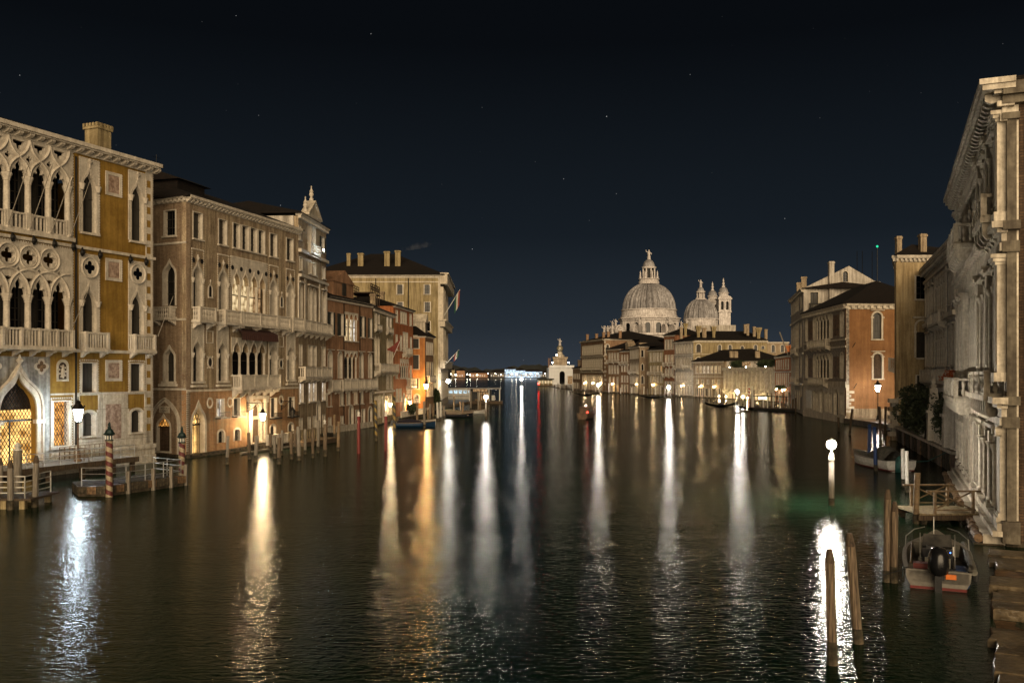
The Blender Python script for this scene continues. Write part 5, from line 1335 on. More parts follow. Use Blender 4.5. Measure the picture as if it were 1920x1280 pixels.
f.wall(20.0, 'grey_marble'); shell(np_, f, 14, 20.0, 'tan_wall'); rf = hip_roof(f, 14, 20.4, 2.2)

# ---------------------------------------------------------------- mosaic palace with clay-orange side wall, campo and lamp
mp = thing('palace', 'palace with dark mosaic front, arched windows and a clay-orange side wall', 'palace', T(53.8, 146, 0))
f = Face(mp, (55.4, 172.0), (53.8, 146.0), 'pale_stone')
for z in (14.0, 7.15):
    for c in (2.0, 7.3, 17.6, 23.75): f.win('round', c, z, 1.5, 4.2, .75, fr=.22, sill=0, pane='dark_glass', depth=.5)
    arcade(f, [9.45, 11.4, 13.4, 15.4], 1.45, z, 4.15, .72, 'round', top=z + 4.4, depth=.6, colr=.15, cap=.4)
for c in (4.6, 20.7):
    for z in (14.3, 7.4): f.part('mosaic_panel', MB().plate(rect(-1.5, 1.5, 0, 3.4), [], -.05, -.01), 'rust_stone', None, c, 0, z)
f.balcony(5.4, 17.4, 12.6, .9, 1.3, posts=4); f.balcony(6.1, 16.2, 6.15, .9, 1.1, posts=3)
f.band(13.4, 13.7, .15); f.band(12.2, 12.5, .15); f.band(5.7, 6.7, .12)
for c in (12.1, 20.7): f.win('round', c, .3, 2.4, 5.0, 1.2, fr=.25, sill=0, pane='shutter', mull=(1, 1), depth=.5)
for c in (7.0, 9.05, 15.15, 17.3, 23.85): f.win('round', c, 1.4, 1.3, 3.4, .65, fr=.18, sill=.15, pane='dark_glass')
f.part('white_board', MB().box(2.0, 5.4, -.1, -.02, 1.6, 4.9), 'white_paint')
f.band(-.5, 1.1, .2, mat='istrian_stone', name='plinth'); f.cornice(18.35, 19.4, .55, .5, stuff=True); f.wall(19.0, 'mosaic_wall', z0=6.2); f.wall(6.2, 'istrian_stone')
s_ = Face(mp, (53.8, 146.0), (68.0, 146.0), 'pale_stone')
w = s_.win('round', 5.0, 13.55, 1.35, 4.25, .67, fr=.28, sill=.2, pane='dark_glass', hood=.12, mull=(0, 2)); w = s_.win('round', 5.1, 7.2, 1.35, 4.0, .67, fr=.28, sill=.2, pane='dark_brick', hood=.12, mull=None)
for zz in (16.9, 10.6):
    for sg in (-1, 1): s_.box('impost', 5.05 + sg * .85 - .24, 5.05 + sg * .85 + .24, -.14, 0, zz, zz + .22)
for i in range(6): s_.box('quoin', 0, 1.3 if i % 2 else .8, -.06, 0, 1.7 + i * .62, 2.1 + i * .62, 'pale_stone')
s_.box('plinth', 0, 14.2, -.05, 0, -.5, 2.35, 'tan_wall')
s_.cornice(18.35, 19.4, .55, .95, stuff=True, bw=.5)
for (u, z) in ((1.0, 12.2), (1.2, 5.6)): s_.part('wall_tie', MB().tube([(u, -.06, z), (u + .5, -.06, z + .8)], .05, 4), 'iron')
s_.wall(19.0, 'clay_stucco')
rf = hip_roof(f, 14.2, 19.4, 4.2, over=.6, inset=.42)
# campo in front of the clay wall
campo = add('pavement', MB().box(53.4, 70, 127, 146, -1, .8).mesh('pavement', 'quay_slab'), None, I4, kind='structure')
def lantern_post(x, y, z, h, label, glass, s=1.5, post='iron', group=None):
    t = thing('street_lamp', label, 'street lamp', T(x, y, z), group)
    b = MB(); b.lathe([(.3, 0), (.3, .15), (.2, .25), (.2, .55), (.12, .7), (.085, .8), (.07, h * .55), (.11, h * .57), (.07, h * .6), (.06, h - .12), (.15, h - .05), (.1, h)], 8)
    add('post', b.mesh('post', post), t, T(x, y, z)); me, gl = lantern_head(s)
    add('lantern_cap', me.mesh('lantern_cap', 'iron'), t, T(x, y, z + h)); add('lantern_glass', gl.mesh('lantern_glass', glass), t, T(x, y, z + h))
lantern_post(56.9, 141.0, .8, 4.3, 'lit lantern post before the clay-orange wall', 'lamp_white', 1.7)

# ---------------------------------------------------------------- tall grey palace
tk = thing('palace', 'tall narrow grey palace with a white gabled attic behind the mosaic palace', 'palace', T(55.4, 172, 0))
f = Face(tk, (61.5, 200.0), (55.4, 172.2), 'pale_stone')
for c in (3.0, 8.0, 23.5): f.win('flat', c, 20.6, 1.5, 2.4, fr=.2); f.win('round', c, 13.3, 1.5, 4.6, .75, fr=.2); f.win('round', c, 7.4, 1.5, 4.2, .75, fr=.2); f.win('flat', c, 3.6, 1.5, 2.6, fr=.2)
for z, h in ((20.6, 2.4), (13.3, 4.6), (7.4, 4.2)): arcade(f, [11.5, 13.6, 15.7, 17.8], 1.5, z, h, .7, 'round', top=z + h + .4, depth=.5, colr=.15)
for c in (12, 16, 20): f.win('flat', c, 1.0, 1.5, 3.6, fr=.2, pane='shutter')
f.balcony(9.5, 20, 12.0, .9, 1.2, posts=3); f.balcony(9.5, 20, 6.2, .9, 1.1, posts=3)
f.band(18.4, 18.8, .3); f.band(11.7, 12, .3); f.band(5.7, 6.1, .3); f.cornice(23.4, 24.2, .6, .6, stuff=True); f.wall(24.0, 'white_plaster')
s_ = Face(tk, (55.4, 172.2), (70.0, 172.2), 'pale_stone')
s_.win('flat', 2.0, 21.0, 1.5, 2.4, fr=.12, mull=(1, 0)); s_.balcony(1.0, 3.6, 20.4, .6, .9, 'iron', kind='square', posts=1, br=0)
s_.win('round', 7.9, 25.4, 1.0, 2.0, .5, fr=.12, sill=0)
s_.wall(28, 'white_plaster', top=[(0, -1), (0, 24.2), (8.6, 28.4), (13.4, 25.6), (14.6, 25.4), (14.6, -1)])
shell(tk, f, 14, 24.0, 'white_plaster', sides=(1, 0, 1)); rf = hip_roof(f, 14, 24.2, 1.0, over=.4, gable=(False, True))
chimney(s_, rf, 5.1, -.3, 22.0, 29.2, .9, 'square', 'white_plaster'); chimney(f, rf, 6, 1.2, 24, 27.4, 1.0, 'square', 'tan_wall'); chimney(f, rf, 16, 1.2, 24, 27.6, 1.0, 'square', 'tan_wall')
for u in (10.9, 11.9, 13.8): s_.part('aerial', MB().tube([(u, 2, 25), (u, 2, 31.5)], .06, 4), 'iron', rf)
bc = thing('roof_beacon', 'small green signal light on the roof behind the yellow house', 'beacon', T(70.5, 175, 28))
b = MB(); b.tube([(0, 0, -4), (0, 0, 4.3)], .08, 5); add('mast', b.mesh('mast', 'iron'), bc, T(70.5, 175, 28)); add('beacon_light', MB().sphere(.22, 8, 6).mesh('beacon_light', 'lamp_green'), bc, T(70.5, 175, 32.5))

# ================================================================ far right bank: row of houses before the church
def PX(px, Y): return ((px - 960) / 1700 * Y, Y)
ADDED_LAMPS = {'large warm brown palace with glowing ground arcade at the end of the row': (.25, .6, .9), 'low brown house with a ground-floor lit doorway beside the large rusticated palace': (.5,), 'narrow brown brick house with gothic windows on its side wall': (.8,), 'narrow pale house with amber glowing bay beside the tower house': (.4,), 'long low plastered house with a row of lit upper windows': (.3, .75), 'small brick-red house with pale windows next to the grey palace': (.3, .7), 'large pale palace with round-arched loggias and tall flared chimneys': (.5,)}
def row_house(label, p0, p1, H, mat, rows, D=12, rise=2.4, corn=.5, cat='house', name='house', trim='istrian_stone', roof=True, dent=True, sides=(1, 1, 1)):
    t = thing(name, label, cat, T(p0[0], p0[1], 0)); f = Face(t, p0, p1, trim)
    for r in rows:
        kind, z, w, h, n = r[:5]; o = r[5] if len(r) > 5 else {}
        u0, u1 = o.get('span', (.06 * f.L, .94 * f.L))
        for i in range(n):
            c = u0 + (u1 - u0) * (i + .5) / n
            pn = o.get('pane', 'dark_glass')
            if isinstance(pn, (list, tuple)): pn = pn[i % len(pn)]
            f.win(kind, c, z, w, h, (w / 2 if kind == 'round' else (w * .8 if kind == 'ogee' else 0)), fr=o.get('fr', .24), sill=o.get('sill', .18), pane=pn, mull=o.get('mull'), depth=.4, proud=.1, shut=o.get('shut'))
        if o.get('bal'): f.balcony(u0 - .3, u1 + .3, z - .9 if o['bal'] == 2 else z, .9, 1.1, posts=max(2, n // 2), pitch=.5, br=3)
        if o.get('band'): f.band(z - .75, z - .4, .2)
    for q in ADDED_LAMPS.get(label, ()): f.part('wall_lamp', MB().sphere(.10, 8, 6, (q * f.L, -.9, 3.6)).tube([(q * f.L, 0, 3.9), (q * f.L, -.9, 3.85)], .03, 4), 'lamp_row_added')  # added lamps, put in to warm the foot of the row
    f.cornice(H - .5, H + .15, corn, .8, stuff=True, bracket=dent)
    f.wall(H, mat); shell(t, f, D, H, mat, sides=sides)
    rf = hip_roof(f, D, H + .12, rise, over=.6) if roof else None
    return t, f, rf
# J red house
t, f, rf = row_house('small brick-red house with pale windows next to the grey palace', (74.0, 255.0), (69.2, 225.0), 12.6, 'red_stucco', [('flat', 9.2, 1.3, 2.4, 6, dict(pane='shutter')), ('flat', 4.8, 1.4, 3.2, 7, dict(pane='curtain_glass', fr=.35)), ('flat', .8, 1.4, 2.6, 6, dict(pane=['lit_dim', 'shutter', 'curtain_glass']))])
f.band(8.3, 8.6, .3)
for u in (6, 14, 22): chimney(f, rf, u, 2.5, 12.6, 15.6, 1.1, 'square', 'red_stucco')
tree('balcony_plants', 71.0, 236.0, 3.7, .7, 1.6, 5.5, .7, 'trailing green plants on the balcony of the small brick-red house', 1400, .22, 'leaf', 'plant', trunk=False)
# I unfinished white palace with hedge terrace
t = thing('palace', 'low white unfinished palace floodlit in yellow with a hedge on its roof terrace', 'palace', T(67.7, 290, 0)); f = Face(t, (67.7, 290.0), (74.0, 255.0), 'pale_stone')
for c in (2.6, 5.7, 8.8, 22.2, 25.2, 28.2, 31.2): f.win('flat', c, 3.4, 1.3, 4.6, fr=.3, sill=.0, pane='shutter', mull=None, depth=.5)
for c in (1.0, 4.1, 7.2, 10.3, 20.7, 23.7, 26.7, 29.7, 32.8):
    p = f.box('pilaster', c - .45, c + .45, -.35, 0, 3.0, 8.9); cn = MB(); cn.sphere(.55, 8, 6, (c, -.45, 2.7), 1.2); f.part('lion_head', cn, 'pale_stone', p)
for c in (12.8, 15.5, 18.2): f.win('flat', c, .8, 1.9, 7.4, fr=.3, sill=0, pane='shutter', mull=(1, 2), depth=.9)
f.band(8.9, 9.8, .6, name='parapet'); f.band(1.8, 2.2, .3); f.wall(9.6, 'pale_stone'); shell(t, f, 10, 9.6, 'white_plaster')
f.box('sign', 14.0, 19.4, -.1, .2, 10.3, 11.5, 'lit_dim'); f.box('terrace', 0, f.L, .5, 10, 9.4, 9.7, 'grey_marble')
for k, (u0, u1, lb) in enumerate(((2.5, 13.2, 'clipped hedge on the far half of the white palace roof terrace'), (20.2, 34.0, 'clipped hedge on the near half of the white palace roof terrace'))):
    c = f.pt((u0 + u1) / 2, 1.2, 9.8); hd = thing('hedge', lb, 'hedge', T(*c)); rgm = leaves((u1 - u0) / 2, 1.2, 1.2, 5200, .2, 5 + k, 60)
    add('foliage', rgm.mesh('foliage', 'leaf'), hd, f.at((u0 + u1) / 2, 1.2, 10.9))
for u in (2.5, 8.0, 15.5, 23.0, 30.0):
    fl = MB(); fl.box(-.16, .16, -.08, .08, 0, .16); f.part('floodlight', fl, 'lit_flood', None, u, -2.6, .75)
for u in (5, 17, 30): f.part('terrace_lamp', MB().sphere(.14, 6, 4, (u, -.2, 9.95)), 'lamp_small')
# H long plastered house in front
t, f, rf = row_house('long low plastered house with a row of lit upper windows', (61.0, 305.0), (67.7, 290.4), 12.0, 'tan_wall', [('flat', 8.2, .95, 2.2, 7, dict(pane=['lit_dim', 'lit_warm', 'lit_white', 'lit_white', 'lit_warm', 'lit_warm', 'lit_dim'], sill=.3)), ('flat', 4.6, .9, 1.3, 5, dict(pane='shutter')), ('flat', .7, 1.2, 2.4, 6, dict(pane=['shutter', 'curtain_glass']))], D=14, rise=.3)
f.band(6.9, 7.1, .12)
mb = MB(); A = [f.pt(-.6, -.6, 12.15), f.pt(f.L + .6, -.6, 12.15), (89, 290, 12.15), (89, 312, 12.15), f.pt(-.6, 15, 12.15), f.pt(6, 7.5, 15.9), (80, 302, 16.3)]
mb.v += A; mb.f += [(0, 1, 6, 5), (1, 2, 6), (2, 3, 6), (3, 4, 5, 6), (4, 0, 5)]; add('roof', mb.mesh('roof', 'roof_tile'), t, I4)
s_ = Face(t, (67.7, 290.6), (89.0, 291.0)); s_.wall(12.1, 'white_plaster'); s_.win('flat', 1.6, 8.4, 1.0, 2.0, fr=.2, pane='lit_white')
for px in (1372, 1379, 1420): c = PX(px, 293); add('chimney', MB().box(-.75, .75, -.5, .5, 11.5, 15.2).mesh('chimney', 'tan_wall'), t, T(c[0], c[1], 0))
# G large palace with long side wall and flared chimneys
t, f, rf = row_house('large pale palace with round-arched loggias and tall flared chimneys', (57.0, 318.0), (61.2, 306.0), 19.0, 'white_plaster', [('round', 15.0, .95, 2.9, 6, dict(band=1)), ('round', 9.8, .95, 3.6, 6, dict(bal=1)), ('flat', 5.4, 1.0, 3.0, 6, dict(band=1)), ('round', .8, 1.1, 3.2, 6, dict(pane='shutter'))], D=26, rise=.2, cat='palace', name='palace', sides=(1, 0, 1))
s_ = Face(t, (61.2, 306.0), (86.6, 307.5), 'pale_stone')
for i, u in enumerate((3.4, 10.4, 14.0, 22.0, 26 - .8, )): pass
for u, kd in ((1.8, 'a'), (9.0, 'w'), (12.6, 'w'), (16.8, 'o'), (21.4, 'w'), (23.9, 'o')):
    if kd == 'a': s_.win('round', u, 15.1, 1.5, 2.8, .75, fr=.3); s_.win('round', u, 9.6, 1.7, 3.8, .85, fr=.35)
    elif kd == 'w': s_.win('round', u, 15.2, 1.1, 2.5, .55, fr=.22)
    else: s_.win('round', u, 16.2, 1.1, 1.1, .54, fr=.2, sill=0, mull=None)
s_.cornice(18.5, 19.15, .5, .8, stuff=True); s_.band(14.4, 14.6, .1, 0, 9); s_.wall(19.0, 'straw_stucco')
mb = MB(); A = [f.pt(-.6, -.6, 19.15), s_.pt(-.6, -.6, 19.15), s_.pt(26, -.6, 19.15), s_.pt(26, 18, 19.15), f.pt(-.6, 24, 19.15), (67, 316, 22.8), (82, 317, 22.8)]
mb.v += A; mb.f += [(0, 1, 5), (1, 2, 6, 5), (2, 3, 6), (3, 4, 5, 6), (4, 0, 5)]; rg_ = add('roof', mb.mesh('roof', 'roof_tile'), t, I4)
s2 = Face(t, (86.6, 307.5), (94.0, 308.0)); s2.win('round', 2, 15.2, 1.1, 2.5, .55, fr=.22); s2.win('round', 5.2, 15.2, 1.1, 2.5, .55, fr=.22); s2.wall(18.6, 'tan_wall'); s2.cornice(18.2, 18.7, .4, stuff=True)
for px, y0, y1, w, kd in ((1310, 636, 611, 1.3, 'cone'), (1321, 637, 614, 1.3, 'square'), (1339, 639, 612, 1.2, 'cone'), (1278, 632, 613, .9, 'square'), (1286, 628, 606, 1.1, 'cone'), (1398, 622, 608, .8, 'square'), (1403, 626, 607, .8, 'square'), (1423, 640, 614, 1.4, 'cone'), (1415, 628, 612, .9, 'square'), (1437, 638, 617, .9, 'square')):
    c = PX(px, 308.5); z0 = 8 + (700 - y0) * 308.5 / 1700 - .5; z1 = 8 + (700 - y1) * 308.5 / 1700
    class _F:
        pass
    fk = Face(t, (c[0], c[1]), (c[0] + 1, c[1])); chimney(fk, rg_, 0, .8, z0, z1, w, kd, 'tan_wall' if kd == 'square' else 'straw_stucco')
# F..A
t, f, rf = row_house('narrow brick-red tower house with lit lamp-coloured windows', PX(1245, 325), PX(1265, 319), 21.6, 'red_brown', [('flat', 16.6, 1.0, 3.4, 3, dict(fr=.3)), ('flat', 11.8, .95, 2.8, 3, dict(pane=['lit_dim', 'shutter', 'lit_dim'], bal=2)), ('ogee', 7.0, .95, 3.0, 3, dict(fr=.3, bal=1)), ('flat', 1.0, 1.0, 4.2, 3, dict(fr=.35, pane='curtain_glass'))], rise=2.6)
t, f, rf = row_house('narrow pale house with amber glowing bay beside the tower house', PX(1216, 335), PX(1245, 326), 16.6, 'olive_stucco', [('flat', 12.4, .9, 3.2, 4, dict(fr=.3)), ('flat', 8.6, .9, 2.2, 4, dict(bal=2, pane=['shutter', 'dark_glass', 'lit_dim', 'lit_amber'])), ('flat', 4.8, .9, 2.4, 4, dict(fr=.3)), ('flat', .8, 1.0, 2.8, 4, dict(pane='curtain_glass'))], rise=2.2)
t, f, rf = row_house('narrow brown brick house with gothic windows on its side wall', PX(1180, 358), PX(1199, 340), 18.3, 'tan_wall', [('flat', 13.8, 1.0, 3.2, 6, dict(fr=.3)), ('ogee', 8.2, 1.0, 3.6, 6, dict(fr=.3, bal=1)), ('flat', 4.2, 1.0, 2.4, 6, {}), ('flat', .8, 1.1, 2.2, 5, dict(pane='shutter'))], rise=1.6, sides=(1, 0, 1))
s_ = Face(t, PX(1199, 340), PX(1216.5, 341)); s_.win('flat', 1.2, 14.2, 1.0, 2.5, fr=.3); s_.win('ogee', 1.2, 9.2, .9, 2.6, .9, fr=.25); s_.win('ogee', 1.2, 4.2, 1.0, 3.2, 1.0, fr=.3); s_.cornice(17.8, 18.4, .3, stuff=True); s_.wall(18.3, 'old_brick')
t, f, rf = row_house('small crooked house with a stepped gable dormer and twin white windows', PX(1163, 366), PX(1180, 358), 17.0, 'rose_stucco', [('round', 12.6, .9, 2.8, 3, dict(bal=2)), ('flat', 8.8, .9, 2.4, 3, dict(pane=['lit_white', 'lit_white', 'shutter'])), ('flat', 4.6, .9, 2.6, 3, {}), ('flat', .8, 1.0, 2.8, 3, dict(pane='lit_dim'))], rise=2.4)
dm = MB(); dm.box(-1.3, 1.3, 0, 3, 0, 2.4); dm.v += [(-1.6, -.2, 2.35), (1.6, -.2, 2.35), (1.6, 3, 2.35), (-1.6, 3, 2.35), (0, -.2, 3.8), (0, 3, 3.8)]; dm.f += [(8, 12, 13, 11), (9, 10, 13, 12), (8, 9, 12), (10, 11, 13)]
f.part('roof_dormer', dm, 'tan_wall', rf, f.L * .6, .6, 17.2)
t, f, rf = row_house('low brown house with a ground-floor lit doorway beside the large rusticated palace', PX(1139, 376), PX(1163, 366), 18.0, 'umber_wall', [('flat', 13.4, 1.0, 3.0, 4, dict(bal=2)), ('flat', 8.0, 1.0, 3.4, 4, dict(fr=.3)), ('flat', 4.2, 1.0, 2.4, 3, {}), ('round', .8, 1.4, 3.0, 3, dict(pane=['lit_dim', 'lit_gold', 'lit_amber']))], rise=2.6)
t, f, rf = row_house('large warm brown palace with glowing ground arcade at the end of the row', PX(1089, 425), PX(1133, 389), 22.7, 'umber_wall', [('flat', 16.4, 1.5, 4.2, 12, dict(fr=.45, sill=.3)), ('round', 9.6, 1.5, 5.0, 12, dict(fr=.45, bal=1)), ('round', .9, 1.7, 6.2, 11, dict(fr=.5, pane=['lit_dim', 'lit_warm', 'lit_white', 'lit_warm']))], D=30, rise=4.2, corn=.9, cat='palace', name='palace', sides=(1, 0, 1), trim='pale_stone')
f.band(15.2, 15.8, .4); f.band(8.3, 9.0, .5)
s_ = Face(t, PX(1133, 389), PX(1184, 392)); s_.cornice(22.2, 22.9, .7, .8, stuff=True); s_.win('round', 1.4, 15.8, 1.5, 4.6, .75, fr=.4); s_.wall(22.7, 'umber_wall')
for i in range(11): s_.box('quoin', 0, 1.0 if i % 2 else .6, -.12, 0, 3 + i * 1.8, 4 + i * 1.8)
for u, d in ((4, 2), (12, 4), (26, 3), (33, 3), (40, 6)): chimney(f, rf, u, d, 23, 26.2, 1.1, 'square', 'umber_wall')
t, f, rf = row_house('low dim brick annex between the customs house and the brown palace', PX(1074, 440), PX(1089, 427), 10.6, 'old_brick', [('flat', 5.5, 1.2, 2.4, 4, {}), ('flat', 1.0, 1.2, 2.6, 4, {})], rise=2, corn=.3)
chimney(f, rf, 4, 2, 11, 14.5, 1.2, 'square', 'old_brick')
# roofs between the row and the church
for px0, px1, Y, z, rise_, lb in ((1180, 1262, 372, 17.5, 5.2, 'dark tiled roofs with a lit skylight below the great dome'), (1262, 1330, 350, 19.5, 4.6, 'dark tiled roof below the small dome'), (1440, 1480, 330, 15.0, 3.0, 'dark roof with a terrace rail near the leaning pole')):
    t = thing('roof_block', lb, 'building', T(*PX(px0, Y), 0)); f = Face(t, PX(px0, Y), PX(px1, Y)); f.wall(z, 'dark_brick'); shell(t, f, 16, z, 'dark_brick'); hip_roof(f, 16, z, rise_, over=.5)
    if px0 == 1180:
        c = f.L * .35; f.box('dormer_wall', c - 2, c + 2, 1, 5, z, z + 3.2, 'tan_wall'); f.box('dormer_window', c - 1.2, c + 1.2, .92, 1, z + 1.4, z + 2.8, 'lit_dim')
lp = thing('leaning_pole', 'long thin pole leaning over the roofs left of the tall grey palace', 'pole', T(*PX(1478, 230), 14)); c = PX(1478, 230); add('shaft', MB().tube([(0, 0, -1), (-2.2, 0, 5.0)], .16, 6).mesh('shaft', 'grey_wood'), lp, T(c[0], c[1], 13.5))

# small ferry stop and poles at the customs house point
fs2 = thing('ferry_stop', 'small lit ferry stop with green roof left of the customs house', 'boat station', T(18, 560, 0)); FM2 = T(16.0, 560, 0)
for nm, bx, mt in (('pontoon', (0, 9.5, 0, 5, -.4, .8), 'old_wood'), ('roof', (-.5, 10, -.5, 5.5, 4.2, 4.9), 'green_shutter'), ('back_wall', (.3, 9.2, 4.6, 4.8, .8, 4.2), 'straw_stucco')): add(nm, MB().box(*bx).mesh(nm, mt), fs2, FM2)
for i in range(5): add('window', MB().box(.6 + i * 1.8, 1.9 + i * 1.8, 4.5, 4.6, 1.8, 3.6).mesh('window', 'lit_warm'), fs2, FM2)
for x in (.2, 3.3, 6.4, 9.3): add('post', MB().box(x - .15, x + .15, .1, .4, .8, 4.2).mesh('post', 'white_paint'), fs2, FM2)
# ================================================================ domed church
CHX, CHY = 71.0, 470.0
ch = thing('church', 'great domed baroque church rising above the roofs', 'church', T(CHX, CHY, 0))
def ch_part(name, mb, mat, x=0, y=0, z=0, parent=None, smooth=False): return add(name, mb.mesh(name, mat, smooth), parent or ch, T(CHX + x, CHY + y, z))
def dome_mesh(R_, H_, ribs, rib=.22, top=.18):
    b = MB(); n = ribs * 4; prof = []
    for i in range(17):
        t = (math.pi / 2 - math.asin(top)) * i / 16
        prof.append((R_ * math.cos(t) ** .92, H_ * math.sin(t)))
    k = len(b.v)
    for r, z in prof:
        for i in range(n):
            a = 2 * math.pi * i / n; rr = r + (rib if i % 4 == 0 else (rib * .25 if i % 2 == 0 else 0)); b.v.append((rr * math.cos(a), rr * math.sin(a), z))
    for j in range(16):
        for i in range(n): b.f.append((j * n + i, j * n + (i + 1) % n, (j + 1) * n + (i + 1) % n, (j + 1) * n + i))
    b.f.append(tuple(16 * n + i for i in range(n)))
    return b
def statue(h):
    def mk():
        b = MB(); b.lathe([(.2 * h, 0), (.2 * h, .06 * h), (.14 * h, .08 * h), (.17 * h, .2 * h), (.12 * h, .42 * h), (.15 * h, .62 * h), (.14 * h, .74 * h), (.06 * h, .8 * h), (.075 * h, .88 * h), (.06 * h, .96 * h), (.01, h)], 8)
        b.tube([(.12 * h, 0, .72 * h), (.24 * h, -.05 * h, .6 * h), (.2 * h, -.14 * h, .5 * h)], .04 * h, 5); b.tube([(-.12 * h, 0, .72 * h), (-.25 * h, 0, .78 * h), (-.3 * h, -.06 * h, .95 * h)], .038 * h, 5)
        return b.mesh('statue', 'salute_stone')
    return cached(('statue', h), mk)
oct8 = math.pi / 8
b = MB(); b.lathe([(21, 0), (21, 27), (22, 27.2), (22, 28.2)], 8, a0=oct8); ch_part('body', b, 'salute_stone')
b = MB(); b.lathe([(15.0, 28), (15.0, 34.8), (15.8, 35.0), (15.9, 35.6), (16.6, 36.0), (16.6, 36.5)], 8, a0=oct8); drum = ch_part('drum', b, 'salute_stone')
b = MB(); b.lathe([(14.6, 36.4), (14.6, 37.6), (14.3, 37.8), (13.9, 40.2), (14.4, 40.4), (14.4, 40.9)], 48); ch_part('drum_ring', b, 'salute_stone', smooth=False)
ch_part('dome', dome_mesh(13.0, 14.0, 28, .8, .3), 'lead', z=40.8)
for k in range(8):                                    # drum windows and pilasters, scrolls with statues
    a = math.pi / 4 * k
    if math.sin(a) > .3: continue
    for off in (-2.7, 2.7):
        o = arch('round', 2.6, 5.2, 1.3); w = MB(); w.plate(band(o, .5), [], -.4, 0); M = T(CHX, CHY, 0) @ RZ(a + math.pi / 2) @ T(off, -13.86, 28.6)
        w = add('window', w.mesh('window', 'salute_stone'), ch, M); add('pane', MB().plate(o, [], -.06, -.03).mesh('pane', 'dark_glass'), w, M)
    for off in (-5.3, -4.4, -.45, .45, 4.4, 5.3): add('pilaster', cached('spil', lambda: MB().box(-.35, .35, -.5, 0, 0, 6.7).mesh('pilaster', 'salute_stone')), ch, T(CHX, CHY, 0) @ RZ(a + math.pi / 2) @ T(off, -13.86, 28.1))
for k in range(8):
    a = math.pi / 4 * k + oct8
    if math.sin(a) > .5: continue
    for off in (-.12, .12):
        def mk():
            b = MB(); ps = []
            for i in range(22):
                t = 2.2 * math.pi * i / 21 - .4; r_ = 3.1 - .09 * i; ps.append((18.2 + r_ * math.cos(t), 29.8 + r_ * math.sin(t)))
            k0 = len(b.v)
            for (r_, z) in ps: b.v += [(r_ - .1, -.6, z - .1), (r_ + .35, -.6, z + .45), (r_ + .35, .6, z + .45), (r_ - .1, .6, z - .1)]
            for i in range(len(ps) - 1):
                j = k0 + 4 * i; b.f += [(j + q, j + (q + 1) % 4, j + 4 + (q + 1) % 4, j + 4 + q) for q in range(4)]
            k1 = len(b.v); n = 12
            for y in (-.45, .45): b.v += [(18.3 + 2.3 * math.cos(2 * math.pi * i / n), y, 29.8 + 2.3 * math.sin(2 * math.pi * i / n)) for i in range(n)]
            b.f += [tuple(range(k1, k1 + n)), tuple(range(k1 + n, k1 + 2 * n))] + [(k1 + i, k1 + (i + 1) % n, k1 + n + (i + 1) % n, k1 + n + i) for i in range(n)]
            return b.mesh('scroll', 'salute_stone')
        add('scroll', cached('scroll', mk), ch, T(CHX, CHY, 0) @ RZ(a + off))
    add('statue', statue(3.4), ch, T(CHX + 19.6 * math.cos(a), CHY + 19.6 * math.sin(a), 32.4))
for x, y in ((-22, -6), (-23.6, -4), (-20, -9)): add('statue', statue(4.4), ch, T(CHX + x, CHY + y, 28.2))
# lantern of the great dome
b = MB(); b.lathe([(5.3, 54.2), (5.3, 55.4), (5.0, 55.6), (5.0, 56.4), (5.4, 56.6), (5.4, 57.0)], 24); ch_part('lantern_gallery', b, 'salute_stone')
b = MB(); b.lathe([(2.5, 57), (2.5, 62.2)], 12); ch_part('lantern_core', b, 'iron')
for k in range(8):
    a = math.pi / 4 * k + .2
    add('lantern_column', cached('lcol', lambda: MB().lathe([(.55, 0), (.42, .4), (.4, 5), (.6, 5.4)], 6).mesh('lantern_column', 'salute_stone')), ch, T(CHX + 3.1 * math.cos(a), CHY + 3.1 * math.sin(a), 57))
    add('obelisk', cached('lobe', lambda: MB().lathe([(.6, 0), (.6, .8), (.45, 1.0), (.3, 3.0), (.04, 4.2)], 6).mesh('obelisk', 'salute_stone')), ch, T(CHX + 4.7 * math.cos(a), CHY + 4.7 * math.sin(a), 57))
b = MB(); b.lathe([(3.6, 62.2), (3.8, 62.6), (3.8, 63.1)], 16); ch_part('lantern_cornice', b, 'salute_stone')
ch_part('lantern_cupola', dome_mesh(3.0, 3.9, 10, .12), 'lead', z=63.1); add('statue', statue(5.2), ch, T(CHX, CHY, 67.0)); ch_part('cross', MB().tube([(0, 0, 71.8), (0, 0, 73.6)], .1, 4), 'iron')
# choir dome and its lantern
SX, SY = 102.0 - CHX, 20.0
b = MB(); b.lathe([(11, 0), (11, 30), (9.2, 30.5), (9.2, 36.6), (9.7, 36.8), (9.7, 37.4)], 16); ch_part('choir_drum', b, 'salute_stone', SX, SY)
ch_part('choir_dome', dome_mesh(8.6, 11.0, 20, .6, .28), 'lead', SX, SY, 37.3)
b = MB(); b.lathe([(3.0, 47.4), (3.0, 48.4), (2.6, 48.6)], 16); b.lathe([(1.1, 48.4), (1.1, 51.6)], 8); b.lathe([(2.3, 51.6), (2.5, 51.9), (2.5, 52.3)], 12); ch_part('choir_lantern', b, 'salute_stone', SX, SY)
for k in range(6):
    a = math.pi / 3 * k; ch_part('lantern_column', MB().lathe([(.5, 48.6), (.3, 49.2), (.3, 51.6)], 6), 'salute_stone', SX + 1.9 * math.cos(a), SY + 1.9 * math.sin(a))
ch_part('lantern_cupola', dome_mesh(1.9, 2.4, 8, .08), 'lead', SX, SY, 52.2); add('statue', statue(4.2), ch, T(CHX + SX, CHY + SY, 54.5))
ch_part('choir_roof', MB().box(-10, 10, -12, -9, 28, 33.5), 'white_plaster', SX + 6, SY)
